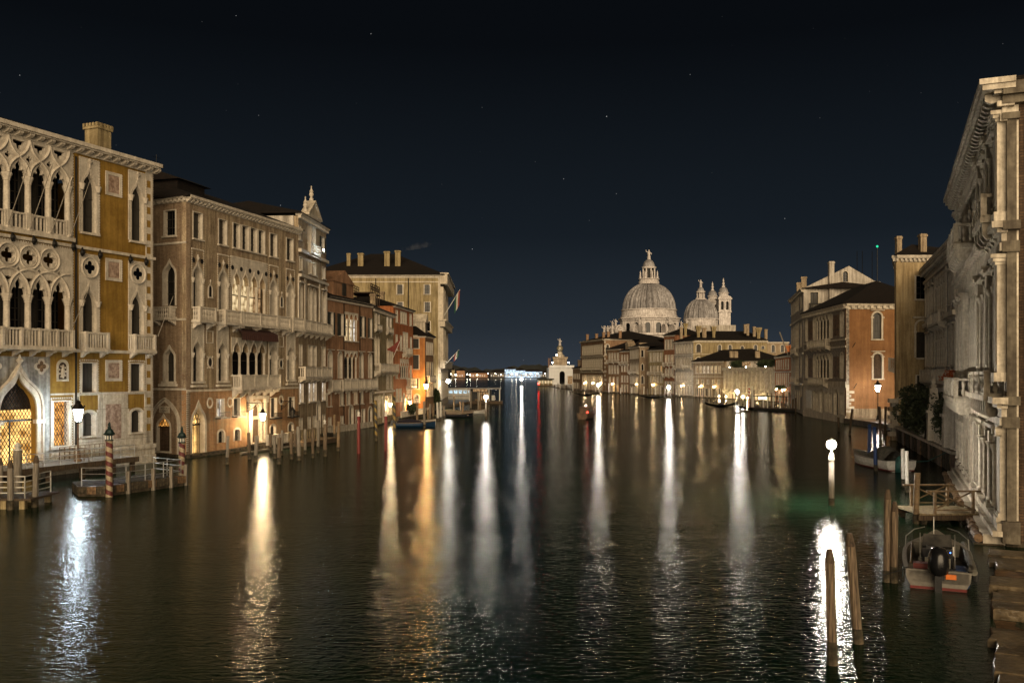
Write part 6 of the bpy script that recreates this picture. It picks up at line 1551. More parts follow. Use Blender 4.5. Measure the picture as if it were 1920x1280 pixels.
# bell towers
for bx, by, bs in ((116.6 - CHX, 30, 1.0), (115.0 - CHX, 50, 1.0)):
    tw = ch_part('bell_tower', MB().box(-3.2, 3.2, -3.2, 3.2, 0, 41.5).box(-3.7, 3.7, -3.7, 3.7, 41.5, 42.1), 'salute_stone', bx, by)
    o = arch('round', 1.5, 4.6, .75); h = [shift(o, -1.4, 42.9), shift(o, 1.4, 42.9)]
    bf = MB(); bf.plate(rect(-3.3, 3.3, 42.1, 48.6), h, -3.3, -2.6); bf.box(-3.3, 3.3, 2.6, 3.3, 42.1, 48.6); bf.box(-3.3, -2.7, -2.6, 2.6, 42.1, 48.6); bf.box(2.7, 3.3, -2.6, 2.6, 42.1, 48.6); ch_part('belfry', bf, 'salute_stone', bx, by, 0, tw)
    ch_part('bell_chamber', MB().box(-2.6, 2.6, -1.5, 1.5, 42.2, 48), 'iron', bx, by, 0, tw)
    for x in (-3.0, 0, 3.0): ch_part('pilaster', MB().box(x - .35, x + .35, -3.6, -3.3, 42.1, 48.4), 'salute_stone', bx, by, 0, tw)
    pdm = MB(); pdm.box(-3.9, 3.9, -3.9, 3.9, 48.6, 49.3); pdm.plate([(-3.6, 49.3)] + [(-3.6 * math.cos(t), 49.3 + 1.6 * math.sin(t)) for t in [math.pi * i / 10 for i in range(11)]] + [(3.6, 49.3)], [], -3.8, -2.8); ch_part('pediment', pdm, 'salute_stone', bx, by, 0, tw)
    b = MB(); b.lathe([(2.6, 49.3), (2.6, 51.8), (3.0, 52.0), (3.0, 52.5)], 16); ch_part('tower_drum', b, 'salute_stone', bx, by, 0, tw)
    ch_part('tower_dome', dome_mesh(2.55, 3.2, 12, .1, .25), 'lead', bx, by, 52.4, tw); ch_part('finial', MB().lathe([(.9, 55.4), (.9, 56.2), (.4, 56.6), (.8, 57.6), (.3, 58.4), (.5, 59), (.05, 60.6)], 8), 'salute_stone', bx, by, 0, tw)

# ================================================================ customs house point, basin and far shore
dg = thing('customs_house', 'white floodlit customs house with square tower and gilded ball at the point', 'building', T(25.5, 620, 0))
f = Face(dg, (25.5, 620.0), (42.5, 620.0), 'dogana_white')
f.win('round', 8.8, .6, 3.6, 9.0, 1.8, fr=.6, pane='shutter', mull=None); f.win('flat', 14.2, .8, 3.4, 5.5, fr=.4, pane='lit_dim', mull=None)
f.band(11.8, 13.6, .6, name='entablature'); f.wall(12, 'dogana_white'); shell(dg, f, 40, 12, 'dogana_white')
add('tower', MB().box(-4.6, 4.6, -4.6, 4.6, 12, 18.2).box(-5.2, 5.2, -5.2, 5.2, 18.2, 19.4).mesh('tower', 'tan_wall'), dg, T(33.2, 628, 0))
add('tower_pedestal', MB().lathe([(3.2, 19.4), (3.2, 20.6), (2.0, 21.2), (1.6, 23.0)], 10).mesh('tower_pedestal', 'pale_stone'), dg, T(33.2, 628, 0))
add('ball', MB().sphere(2.3, 14, 10).mesh('ball', 'bronze_gold', True), dg, T(33.2, 628, 25.2)); add('statue', statue(5.0), dg, T(33.2, 628, 27.3))
for x in (-5.6, -2.6, 5.6):
    add('floodlight', MB().sphere(.4, 8, 6).mesh('floodlight', 'lamp_far'), dg, T(33.2 + x, 619, 15.5 if x != -2.6 else 20.5))
for k, (x, w, h, z) in enumerate(((-100, 5, 14, 0), (-92, 14, 13, 0), (-70, 30, 9, 0), (-36, 26, 10, 0), (-12, 18, 15, 0), (6, 16, 13, 0), (20, 30, 11, 0), (46, 24, 9, 0), (64, 40, 10, 0))):
    lbs = ['narrow yellowish block at the edge of the far shore', 'reddish lit block on the far shore', 'long low building with red roof on the far shore', 'dim hall among trees on the far shore', 'white pavilion left of the blue glow on the far shore', 'brightest blue-white floodlit building on the far shore', 'long blue-lit building under the crane on the far shore', 'low dim building near the customs house point', 'dim building just left of the customs house']
    mats = ['straw_stucco', 'rose_stucco', 'rose_stucco', 'skyline', 'wall_glow_blue', 'wall_glow_blue', 'wall_glow_blue', 'skyline', 'skyline']
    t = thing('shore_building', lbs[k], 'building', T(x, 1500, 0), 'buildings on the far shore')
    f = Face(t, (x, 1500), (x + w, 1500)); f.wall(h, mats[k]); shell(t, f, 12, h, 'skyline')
    for i in range(max(2, w // 4)): f.box('window', 1.2 + i * 3.8, 2.8 + i * 3.8, -.15, 0, 3, 6, 'lit_far' if (i + k) % 3 else 'lit_white')
    hip_roof(f, 12, h, 4, over=1, mat='roof_tile')
mb = MB(); rg = random.Random(2); xs = [-260 + 6 * i for i in range(90)]
for i, x in enumerate(xs): mb.v += [(x, 1530, 0), (x, 1530, 11 + 9 * (math.sin(x * .045) * .5 + .5) + rg.uniform(0, 5)), (x, 1560, 0)]
for i in range(len(xs) - 1): mb.f += [(3 * i, 3 * i + 3, 3 * i + 4, 3 * i + 1), (3 * i + 1, 3 * i + 4, 3 * i + 5, 3 * i + 2)]
add('treeline', mb.mesh('treeline', 'land'), None, I4, kind='stuff', label='dark line of trees behind the lit far shore', category='trees')
add('terrain', MB().box(-600, 600, 1495, 2400, -2, 1.2).mesh('terrain', 'land'), None, I4, kind='structure')
rg = random.Random(7)
me_p = MB().lathe([(.18, 0), (.12, 6)], 6).mesh('post', 'iron'); me_gs = [MB().sphere(r_, 8, 6).mesh('lamp_globe', 'lamp_far') for r_ in (.4, .55, .8)]
for i in range(17):
    x = -98 + i * 11.6 + rg.uniform(-7, 7)
    t = thing('shore_lamp', 'tiny distant street lamp glowing along the far shore', 'street lamp', T(x, 1492, 0), 'lamps along the far shore'); add('post', me_p, t, T(x, 1492, 0)); add('lamp_globe', me_gs[rg.randrange(3)], t, T(x, 1492, 6.6 + rg.uniform(-1, 3)))
cr = thing('crane', 'faint lattice crane standing over the far shore', 'crane', T(62, 1510, 0)); b = MB()
for sx in (-1.5, 1.5): b.box(sx - .3, sx + .3, -.3, .3, 0, 34)
for i in range(11): b.tube([(-1.5, 0, i * 3), (1.5, 0, i * 3 + 3)], .25, 4); b.tube([(1.5, 0, i * 3), (-1.5, 0, i * 3 + 3)], .25, 4)
add('mast', b.mesh('mast', 'rose_stucco'), cr, T(62, 1510, 0))

# ================================================================ mooring poles, lamps, stages and boats
def W(px, base_y): return PX(px, 13600.0 / (base_y - 700))
PG = {}
def pile(x, y, zt, r, mat, label, group=None, lean=(0, 0), style='plain', cat='mooring pole', top='old_wood'):
    t = thing('mooring_pole', label, cat, T(x, y, 0), group)
    if lean == (0, 0) and style in ('plain', 'pointed'): lean = (random.Random(int(x * 91 + y * 37)).uniform(-.12, .12), 0)
    sh = Matrix(((1, 0, lean[0] / max(zt, .1), 0), (0, 1, lean[1] / max(zt, .1), 0), (0, 0, 1, 0), (0, 0, 0, 1)))
    rg = random.Random(int(x * 91 + y * 37)); b = MB(); n = 10
    zc = zt - (.9 * r * 3 if style == 'pointed' else 0)
    prof = [(r * 1.06, -2), (r * (1.06 + rg.uniform(-.04, .06)), .0)]
    for i in range(1, 6): prof.append((r * (1 + rg.uniform(-.06, .05)), zc * i / 6))
    prof.append((r, zc))
    b.lathe(prof, n); b.v = [tuple(sh @ Vector(v)) for v in b.v]
    add('shaft', b.mesh('shaft', mat, True), t, T(x, y, 0))
    if style == 'pointed':
        b = MB(); b.lathe([(r * 1.02, zc - .01), (r * .98, zc + r * .5), (r * .55, zt - .02), (r * .5, zt)], n); b.v = [tuple(sh @ Vector(v)) for v in b.v]; add('tip', b.mesh('tip', top), t, T(x, y, 0))
    if style in ('pointed', 'plain'):
        b = MB(); b.lathe([(r * 1.12, -.5), (r * 1.17, .05), (r * 1.13, .3), (r * 1.05, .5 + rg.uniform(-.1, .15))], n); b.v = [tuple(sh @ Vector(v)) for v in b.v]; add('algae_band', b.mesh('algae_band', 'algae_stone'), t, T(x, y, 0))
    if style == 'cap':
        b = MB(); s = r / .22
        b.lathe([(.26 * s, zc), (.27 * s, zc + .06), (.22 * s, zc + .08), (.22 * s, zc + .34 * s), (.3 * s, zc + .38 * s), (.38 * s, zc + .45 * s), (.3 * s, zc + .5 * s), (.22 * s, zc + .68 * s), (.1 * s, zc + .78 * s), (.12 * s, zc + .88 * s), (.06 * s, zc + .95 * s), (.1 * s, zc + 1.02 * s), (.02 * s, zc + 1.2 * s)], 8)
        add('cap', b.mesh('cap', 'green_paint'), t, T(x, y, 0))
        b = MB()
        for k in range(8):
            a = k * math.pi / 4; b.box(.2 * s * math.cos(a) - .03, .2 * s * math.cos(a) + .03, .2 * s * math.sin(a) - .03, .2 * s * math.sin(a) + .03, zc + .09, zc + .33 * s)
        add('cap_panes', b.mesh('cap_panes', 'white_paint'), t, T(x, y, 0), kind='stuff')
    elif style == 'knob':
        b = MB(); b.lathe([(r * 1.1, zc), (r * 1.1, zc + .08), (r * .5, zc + .12), (r * .9, zc + .3), (r * .2, zc + .5)], 8); add('knob', b.mesh('knob', 'white_paint'), t, T(x, y, 0))
    return t
def globe_lamp(x, y, zt, label, r=.24, glass='lamp_channel', pr=.17, arm=0):
    """timber pile in the water with a white cap and a round lit globe"""
    t = thing('channel_lamp', label, 'lamp', T(x, y, 0)); M = T(x, y, 0)
    zc = zt - .95
    b = MB(); b.lathe([(pr * 1.08, -2), (pr * 1.05, .1), (pr, 1.0), (pr * .96, zc)], 10); add('pile', b.mesh('pile', 'grey_wood', True), t, M)
    b = MB(); b.lathe([(pr * 1.12, -.4), (pr * 1.14, .2), (pr * 1.08, .45)], 10); add('algae_band', b.mesh('algae_band', 'algae_stone'), t, M)
    b = MB(); b.lathe([(pr * 1.1, zc), (pr * 1.1, zc + .06), (pr * .75, zc + .4), (.05, zc + .45), (.045, zt - r * .8)], 8); add('cap', b.mesh('cap', 'white_paint'), t, M)
    b = MB(); b.sphere(r, 14, 10, (0, 0, zt)); add('globe', b.mesh('globe', glass, True), t, M)
    b = MB(); b.lathe([(r * .5, zt + r * .92), (r * .35, zt + r * 1.15), (r * .1, zt + r * 1.5)], 8); add('globe_cap', b.mesh('globe_cap', 'white_paint'), t, M)
# --- foreground right
for px, by, ty, r, ln, lb in ((1561, 1245, 1028, .14, (0, 0), 'upright brown pile in the right foreground, nearest and left of the pair'), (1609, 1205, 1000, .14, (-.22, .1), 'brown pile leaning slightly left, right of the nearest foreground pile')):
    x, y = W(px, by); pile(x, y, 8 - (ty - 700) * y / 1700, r, 'pile_wood', lb, 'foreground piles', ln, 'pointed')
for dx, zt, lb in ((0, 3.55, 'taller of the two touching piles left of the motorboat'), (.26, 3.1, 'shorter of the two touching piles left of the motorboat')):
    x, y = W(1662, 1090); pile(x + dx * .85, y - dx * .5, zt, .135, 'pile_wood', lb, 'foreground piles', (.05, 0), 'pointed')
x, y = W(1559, 947); globe_lamp(x, y, 8 - 133 * y / 1700, 'lit globe lamp on a grey pile in the green water at right', .27, 'lamp_near')
x, y = W(911, 785); globe_lamp(x, y, 3.8, 'lit globe lamp on a pile before the left boat station', .34)
x, y = W(1122, 739); globe_lamp(x, y, 3.6, 'lit globe lamp on a pile before the brown arcade palace', .50)
x, y = W(1254, 745); globe_lamp(x, y, 3.4, 'lit globe lamp on a pile before the narrow tower house', .52)
x, y = W(1382, 756); globe_lamp(x, y, 3.1, 'lit globe lamp on a pile before the hedge-topped white palace', .46)
x, y = W(1393, 760); globe_lamp(x, y, 2.2, 'smaller lit lamp just right of the white palace channel lamp', .2, 'lamp_white')
x, y = W(1500, 771); globe_lamp(x, y, 2.3, 'lit lamp on the pontoon end beside the tall grey palace', .33, 'lamp_white')
x, y = W(978, 722); globe_lamp(x, y, 4.2, 'distant lit lamp standing in the open basin', .7)
for px, by, ty, m, lb in ((1629, 872, 795, 'blue_paint', 'blue mooring pole farther from the covered white boat'), (1642, 882, 800, 'blue_paint', 'blue mooring pole nearer the covered white boat'), (1651, 833, 762, 'old_wood', 'dark slim pole left of the pair before the lantern post'), (1659, 822, 762, 'old_wood', 'dark slim pole right of the pair before the lantern post'), (1694, 912, 841, 'white_paint', 'white pole left of the white pair astern the covered boat'), (1701, 922, 845, 'white_paint', 'white pole right of the white pair astern the covered boat'), (1717, 981, 886, 'rail_wood', 'split brown post at the left corner of the timber jetty')):
    x, y = W(px, by); pile(x, y, 8 - (ty - 700) * y / 1700, .13 if m == 'white_paint' else .15, m, lb)
for px, by, ty, ln, lb in ((1593, 815, 766, (.35, 0), 'dark pole leaning right before the mosaic palace corner'), (1573, 808, 782, (-.1, 0), 'short submerged-looking post before the mosaic palace doors')):
    x, y = W(px, by); pile(x, y, 8 - (ty - 700) * y / 1700, .16, 'old_wood', lb, None, ln)

# --- timber jetty at the marble palace
jt = thing('jetty', 'small timber jetty with crossed railings at the marble palace', 'jetty', T(23, 49.6, 0)); JM = T(21.6, 48.0, 0) @ RZ(0.02)
mep = MB().box(0, .36, 0, 3.0, .5, .58).mesh('plank', 'plank_wood')
for i in range(9): add('plank', mep, jt, JM @ T(.39 * i, random.Random(i).uniform(-.04, .04), 0))
for y in (.15, 2.8): add('beam', MB().box(-.05, 3.6, y - .1, y + .1, .22, .497).mesh('beam', 'old_wood'), jt, JM)
for x in (.25, 3.2):
    for y in (.2, 2.75): add('leg', MB().box(x - .16, x + .16, y - .16, y + .16, -2, .219).mesh('leg', 'algae_stone'), jt, JM)
for y in (.12, 2.85):
    for x in (.85, 2.9): add('rail_post', MB().box(x - .065, x + .065, y - .065, y + .065, .58, 1.72).mesh('rail_post', 'rail_wood'), jt, JM)
    add('handrail', MB().box(.4, 3.3, y - .09, y + .09, 1.722, 1.80).mesh('handrail', 'rail_wood'), jt, JM)
    add('lower_rail', MB().box(.92, 2.83, y - .04, y + .04, .72, .8).mesh('lower_rail', 'rail_wood'), jt, JM)
    for a, b_ in ((.92, 2.83), (2.83, .92)): add('brace', MB().tube([(a, y + (.03 if a < 2 else -.03), .82), (b_, y + (.03 if a < 2 else -.03), 1.7)], .045, 4).mesh('brace', 'rail_wood'), jt, JM)

# --- boats
def hull(L, Wd, H, bow=.55, sheer=.25, stern=.85, rake=.5, n=14):
    """open hull, stern at x=0, bow at x=L: returns outer shell, inner shell, gunwale builders"""
    out, inn, gun, red = MB(), MB(), MB(), MB()
    def st(s):
        w = Wd / 2 * (stern + (1 - stern) * math.sin(min(s / .45, 1) * math.pi / 2)) * (1 - max(0, (s - bow) / (1 - bow)) ** 2.2) if s < 1 else .02
        return max(w, .025), H + sheer * max(0, s - .35) ** 2 * 2.2
    for i in range(n + 1):
        s = i / n; w, h = st(s); x = L * s; rk = rake * s ** 4
        out.v += [(x + rk * .0 - .0, yy, zz) for yy, zz in ((-w, h), (-w * .97, h * .45), (-w * .86, .06), (-w * .45, -.22), (0, -.3), (w * .45, -.22), (w * .86, .06), (w * .97, h * .45), (w, h))]
        wi = max(w - .07, .01); inn.v += [(x, yy, zz) for yy, zz in ((-wi, h - .01), (-wi * .92, .16), (0, .14), (wi * .92, .16), (wi, h - .01))]
        gun.v += [(x, yy, zz) for yy, zz in ((-w - .05, h - .02), (-w - .05, h + .05), (-wi + .03, h + .05), (wi - .03, h + .05), (w + .05, h + .05), (w + .05, h - .02))]
        red.v += [(x, -w * .875 - .012, .05), (x, -w * .86 - .012, -.05), (x, w * .86 + .012, -.05), (x, w * .875 + .012, .05)]
    for i in range(n):
        out.f += [(9 * i + k, 9 * i + k + 1, 9 * i + k + 10, 9 * i + k + 9) for k in range(8)]
        inn.f += [(5 * i + k, 5 * i + k + 1, 5 * i + k + 6, 5 * i + k + 5) for k in range(4)]
        gun.f += [(6 * i + k, 6 * i + k + 1, 6 * i + k + 7, 6 * i + k + 6) for k in (0, 1, 3, 4)]
        red.f += [(4 * i, 4 * i + 1, 4 * i + 5, 4 * i + 4), (4 * i + 2, 4 * i + 3, 4 * i + 7, 4 * i + 6)]
    out.f.append(tuple(range(9)))
    w, h = st(0); red.box(-.03, 0, -w * .86, w * .86, -.05, .05)
    return out, inn, gun, red
def boat_base(t, M, L, Wd, H, hm, im, gm, rm='red_paint', **k):
    o, i, g_, r_ = hull(L, Wd, H, **k)
    add('hull', o.mesh('hull', hm, False), t, M); add('inner_hull', i.mesh('inner_hull', im), t, M); add('gunwale', g_.mesh('gunwale', gm), t, M)
    if rm: add('waterline_stripe', r_.mesh('waterline_stripe', rm), t, M)
mb_t = thing('motorboat', 'pale open motorboat with a black outboard engine moored by the marble palace', 'boat', T(15.7, 33.4, 0)); BM = T(15.75, 33.5, .06) @ RZ(math.atan2(6.4, 2.9))
boat_base(mb_t, BM, 7.0, 2.45, .66, 'grey_hull', 'boat_floor', 'grey_hull', bow=.5, stern=.9)
def bp(name, mb, mat, parent=None, M=None, t=None, smooth=False): return add(name, mb.mesh(name, mat, smooth), parent or t or mb_t, M or BM)
en = MB(); en.lathe([(.18, .55), (.27, .62), (.3, .85), (.28, 1.15), (.2, 1.32), (.05, 1.38)], 10, -.28, .0, 0); en.v = [(-.28 + (x + .28) * 1.5, y * 1.25, .5 + (z - .5) * 1.25) for x, y, z in en.v]
e_ = bp('outboard_engine', en, 'black_gloss', smooth=True)
bp('engine_leg', MB().box(-.42, -.2, -.12, .12, -.5, .6), 'black_gloss', e_); bp('engine_bracket', MB().box(-.2, .06, -.2, .2, .35, .8), 'black_rubber', e_); bp('tiller', MB().tube([(-.1, -.1, .85), (.35, -.25, .8)], .035, 5), 'black_rubber', e_)
bp('transom', MB().box(.0, .35, -1.02, 1.02, .2, .62), 'grey_hull'); bp('stern_bench', MB().box(.5, 1.05, -.95, .95, .3, .5), 'grey_hull'); bp('orange_box', MB().box(-.06, 0, -.6, -.25, .38, .56), 'orange_plastic')
cs = bp('console', MB().box(2.4, 2.95, -.55, .55, .15, 1.05).box(2.3, 2.45, -.5, .5, .7, 1.02), 'black_gloss')
bp('windscreen', MB().quad((2.95, -.55, 1.05), (2.95, .55, 1.05), (3.15, .5, 1.5), (3.15, -.5, 1.5)), 'curtain_glass', cs)
sw = MB(); sw.tube([(2.28 - .05 * math.sin(k * .63), .22 * math.cos(k * .63), .88 + .2 * math.sin(k * .63)) for k in range(11)], .022, 5); bp('steering_wheel', sw, 'black_rubber', cs)
for y in (-.3, -.05): bp('gauge', MB().lathe([(.075, 0), (.075, .03)], 10), 'white_paint', cs, BM @ T(2.29, y, .9) @ Matrix.Rotation(R(-90), 4, 'Y'))
bp('indicator_light', MB().sphere(.03, 6, 4, (2.28, -.46, .95)), 'blue_led', cs)
bp('seat', MB().box(1.5, 1.95, -.45, .45, .15, .58).box(1.5, 1.58, -.45, .45, .58, .85), 'tarp_grey')
for s in (-1, 1):
    bp('grab_rail', MB().tube([(2.5, s * .62, .3), (2.5, s * .62, 1.45), (2.9, s * .62, 1.55)], .025, 5), 'steel'); bp('bow_rail', MB().tube([(3.9, s * 1.18, .8), (4.1, s * 1.16, 1.2), (5.4, s * .85, 1.3), (6.2, s * .45, 1.3)], .022, 5), 'steel')
    bp('side_bench', MB().box(1.1, 2.3, s * .8 - .22, s * .8 + .22, .16, .42), 'grey_hull')
bp('bow_deck', MB().quad((5.0, -.95, .8), (5.0, .95, .8), (6.9, .05, 1.1), (6.9, -.05, 1.1)), 'grey_hull'); bp('stern_light_pole', MB().tube([(5.2, .1, .8), (5.2, .1, 1.9)], .02, 5), 'steel')
for y, x in ((-1.28, 1.0), (-1.3, 2.6)): bp('fender', MB().lathe([(.03, 0), (.11, .08), (.12, .4), (.05, .5)], 8, x, y, .1), 'black_rubber')
bp('fender', MB().lathe([(.03, 0), (.1, .08), (.1, .42), (.04, .5)], 8, .1, -.95, .05), 'blue_paint')
bp('fuel_tank', MB().box(.55, .95, .35, .85, .5, .78), 'red_paint'); bp('rope_coil', MB().tube([(1.3 + .2 * math.cos(k * .7), .25 + .2 * math.sin(k * .7), .2 + .01 * k) for k in range(28)], .025, 4), 'plank_wood')
bp('cushion', MB().box(1.2, 2.1, -.98, -.62, .42, .52), 'blue_paint'); bp('crate', MB().box(3.2, 3.8, -.3, .3, .16, .5), 'old_wood'); bp('tarp', MB().quad((3.9, -.8, .5), (3.9, .8, .55), (5.0, .9, .82), (5.0, -.9, .82)), 'tarp_grey')
for k in range(3): bp('rolled_fender', MB().tube([(.4 + k * 2.0, -1.2 + .03 * k, .62), (2.2 + k * 2.0, -1.17 + .05 * k, .66)], .13, 8), 'tarp_grey')
bp('anchor_line', MB().tube([(3.5 + .25 * math.cos(k * .8), .5 + .2 * math.sin(k * .8), .22 + .008 * k) for k in range(30)], .022, 4), 'white_paint'); bp('bucket', MB().lathe([(.12, .2), (.15, .5)], 10, 1.3, -.55, 0), 'black_rubber'); bp('oar', MB().tube([(.8, .95, .75), (4.6, .95, .85)], .03, 5), 'rail_wood'); bp('throttle', MB().box(2.5, 2.6, -.62, -.55, .8, 1.15), 'steel', cs); bp('radio', MB().box(2.32, 2.5, .1, .4, 1.05, 1.16), 'black_rubber', cs)
bp('nav_board', MB().box(.5, 1.2, 1.2, 1.235, .2, .5), 'green_paint')
bp('mooring_line', MB().tube([(.2, 1.1, .6), (.4, 1.9, .25), (1.2, 2.6, .6)], .02, 4), 'black_rubber')

sd = thing('rowing_boat', 'white open boat with red waterline, grey awning and green tarp by the garden wall', 'boat', T(31.6, 73.6, 0)); SM = T(31.7, 73.8, .1) @ RZ(math.atan2(9.5, -.6))
boat_base(sd, SM, 8.6, 2.7, .78, 'white_paint', 'tarp_grey', 'grey_hull', bow=.45, stern=.92)
aw = MB(); nx, ny = 7, 7
for i in range(nx):
    for j in range(ny): s = i / (nx - 1); q = j / (ny - 1) * 2 - 1; aw.v.append((1.0 + 3.4 * s, q * 1.05, .8 + 1.05 * (1 - abs(q) ** 1.6) * (.55 + .45 * math.sin(s * math.pi * .9 + .3)) + .05 * math.sin(9 * s + 5 * q)))
for i in range(nx - 1):
    for j in range(ny - 1): aw.f.append((i * ny + j, i * ny + j + 1, (i + 1) * ny + j + 1, (i + 1) * ny + j))
bp('awning', aw, 'tarp_grey', None, SM, sd, True)
gt = MB(); gt.lathe([(.5, -.1), (.5, .4), (.42, .9), (.3, 1.15), (.08, 1.25)], 9, -.25, .15, 0); gt.v = [(x * .7 - .05, y * (1 + .06 * math.sin(9 * z)), z) for x, y, z in gt.v]; bp('engine_cover', gt, 'tarp_green', None, SM, sd, True)
for x in (.9, 5.2, 6.6): bp('thwart', MB().box(x, x + .35, -1.1, 1.1, .45, .53), 'plank_wood', None, SM, sd)
bp('mooring_line', MB().tube([(.1, -1.2, .7), (.3, -2.4, .75), (.9, -4.3, 1.4)], .035, 5), 'tarp_green', None, SM, sd)

def small_boat(px, by, L, Wd, ang, label, hm, cover=None, bowc=None, H=.6):
    x, y = W(px, by); M = T(x, y, .08) @ RZ(R(ang)); t = thing('moored_boat', label, 'boat', T(x, y, 0))
    boat_base(t, M, L, Wd, H, hm, 'old_wood', 'rail_wood', None)
    if cover:
        c = MB(); n = 8
        for i in range(n + 1):
            s = i / n; wv = Wd / 2 * (1 - .75 * max(0, s - .5) ** 1.2); zr = H + .55 * math.sin(math.pi * min(1, s * 1.05)) ** .6 + .05 * math.sin(i * 2.1)
            c.v += [(.25 + (L * .68) * s, -wv, H + .03), (.25 + L * .68 * s, -wv * .4, zr), (.25 + L * .68 * s, wv * .4, zr), (.25 + L * .68 * s, wv, H + .03)]
        for i in range(n): c.f += [(4 * i + k, 4 * i + k + 1, 4 * i + k + 5, 4 * i + k + 4) for k in range(3)]
        add('cover', c.mesh('cover', cover), t, M)
    else:
        for s in (.2, .5, .75): add('thwart', MB().box(L * s, L * s + .3, -Wd * .4, Wd * .4, H * .6, H * .6 + .06).mesh('thwart', 'plank_wood'), t, M)
    add('outboard_engine', MB().box(-.4, 0, -.16, .16, .2, 1.0).mesh('outboard_engine', 'black_gloss'), t, M)
    return t
small_boat(738, 801, 6.2, 2.0, 8, 'boat under a dark tarpaulin with blue bow before the red houses', 'blue_hull', 'tarp_dark')
small_boat(752, 797, 5.4, 1.7, 12, 'pale boat half hidden behind the tarpaulin-covered boat', 'white_paint')
small_boat(818, 780, 7.6, 2.2, 25, 'grey covered boat among the piles below the straw palace', 'grey_hull', 'tarp_grey')
small_boat(858, 777, 6.6, 1.9, 38, 'white-bowed boat among the piles left of the channel lamp', 'white_paint')
small_boat(836, 783, 5.0, 1.7, 15, 'dark low boat moored below the straw palace corner', 'black_gloss')
def gondola(px, by, ang, label, L=9.5):
    x, y = W(px, by); M = T(x, y, .1) @ RZ(R(ang)); t = thing('gondola', label, 'boat', T(x, y, 0), 'gondolas by the right bank')
    b = MB(); n = 16
    for i in range(n + 1):
        s = i / n * 2 - 1; w = .72 * (1 - abs(s) ** 2.4) + .03; z = .35 + .75 * abs(s) ** 2.6; b.v += [(L * .5 * s, -w, z), (L * .5 * s, -w * .6, -.1 + .9 * abs(s) ** 3), (L * .5 * s, w * .6, -.1 + .9 * abs(s) ** 3), (L * .5 * s, w, z)]
    for i in range(n): b.f += [(4 * i + k, 4 * i + (k + 1) % 4, 4 * i + 4 + (k + 1) % 4, 4 * i + 4 + k) for k in range(4)]
    add('hull', b.mesh('hull', 'black_gloss'), t, M); add('prow_iron', MB().box(L * .5 - .05, L * .5 + .12, -.03, .03, .8, 1.9).mesh('prow_iron', 'steel'), t, M); add('seat', MB().box(-.6, .5, -.4, .4, .3, .75).mesh('seat', 'tarp_dark'), t, M)
gondola(1352, 762, -160, 'gondola moored farthest left before the white hedge-topped palace'); gondola(1418, 768, 190, 'gondola moored between the white channel lamp and the striped poles'); gondola(1100, 741, 10, 'dark gondola lying before the glowing ground arcade'); gondola(1225, 746, 5, 'dark gondola lying before the narrow pale house')
tx = thing('water_taxi', 'dim water taxi with red and white lights in mid canal', 'boat', T(13.0, 160, 0)); TM = T(12.2, 158.0, .15) @ RZ(R(72))
boat_base(tx, TM, 8.2, 2.2, .85, 'door_wood', 'old_wood', 'rail_wood', None, bow=.5, stern=.85)
cb = add('cabin', MB().box(1.6, 5.2, -.85, .85, .5, 1.85).box(1.4, 5.5, -.95, .95, 1.85, 1.95).mesh('cabin', 'door_wood'), tx, TM)
for s in (-1, 1):
    for i in range(3): add('window', MB().box(1.9 + i * 1.1, 2.8 + i * 1.1, s * .87 - .02, s * .87 + .02, 1.15, 1.7).mesh('window', 'curtain_glass'), cb, TM)
add('windscreen', MB().quad((5.5, -.8, .95), (5.5, .8, .95), (5.25, .75, 1.7), (5.25, -.75, 1.7)).mesh('windscreen', 'dark_glass'), cb, TM); add('red_light', MB().sphere(.1, 6, 5, (.3, -.9, 1.1)).mesh('red_light', 'lamp_red'), tx, TM); add('white_light', MB().sphere(.09, 6, 5, (3.0, 0, 2.2)).mesh('white_light', 'lamp_small'), tx, TM)
# red channel light
rb = thing('channel_light', 'red channel light on a dolphin near the customs house', 'lamp', T(*W(1010, 731), 0)); c = W(1010, 731); add('pile', MB().lathe([(.4, -2), (.35, 2.6)], 8).mesh('pile', 'old_wood'), rb, T(c[0], c[1], 0)); add('red_lamp', MB().sphere(.4, 8, 6, (0, 0, 3.1)).mesh('red_lamp', 'lamp_red'), rb, T(c[0], c[1], 0))

# --- landing stage of the ochre palace
ls = thing('landing_stage', 'mossy stone landing stage with metal railings before the ochre palace', 'landing stage', T(-27, 62, 0))
poly = [(-28.3, 59.1), (-26.4, 59.1), (-23.4, 64.8), (-26.6, 67.2), (-30.0, 61.8)]
b = MB(); k = len(poly); b.v += [(x, y, -1) for x, y in poly] + [(x, y, .62) for x, y in poly]; b.f += [tuple(range(k, 2 * k))] + [(i, (i + 1) % k, k + (i + 1) % k, k + i) for i in range(k)]
add('base', b.mesh('base', 'algae_stone'), ls)
edge = [(-28.3, 59.1), (-26.4, 59.1), (-23.4, 64.8)]
rg = random.Random(12)
for (a, b_) in ((edge[0], edge[1]), (edge[1], edge[2])):
    d = Vector((b_[0] - a[0], b_[1] - a[1], 0)); n = int(d.length / .62); ang = math.atan2(d.y, d.x)
    for i in range(n):
        w_ = d.length / n; add('edge_stone', cached(('es', i % 4), lambda: MB().box(0, w_ - .03, -.08 - .04 * (i % 3), .5, .2, .64 + .04 * (i % 4)).mesh('edge_stone', 'rust_stone' if i % 4 == 1 else 'algae_stone')), ls, T(a[0], a[1], 0) @ RZ(ang) @ T(i * w_, rg.uniform(-.05, .05), rg.uniform(-.06, .03)))
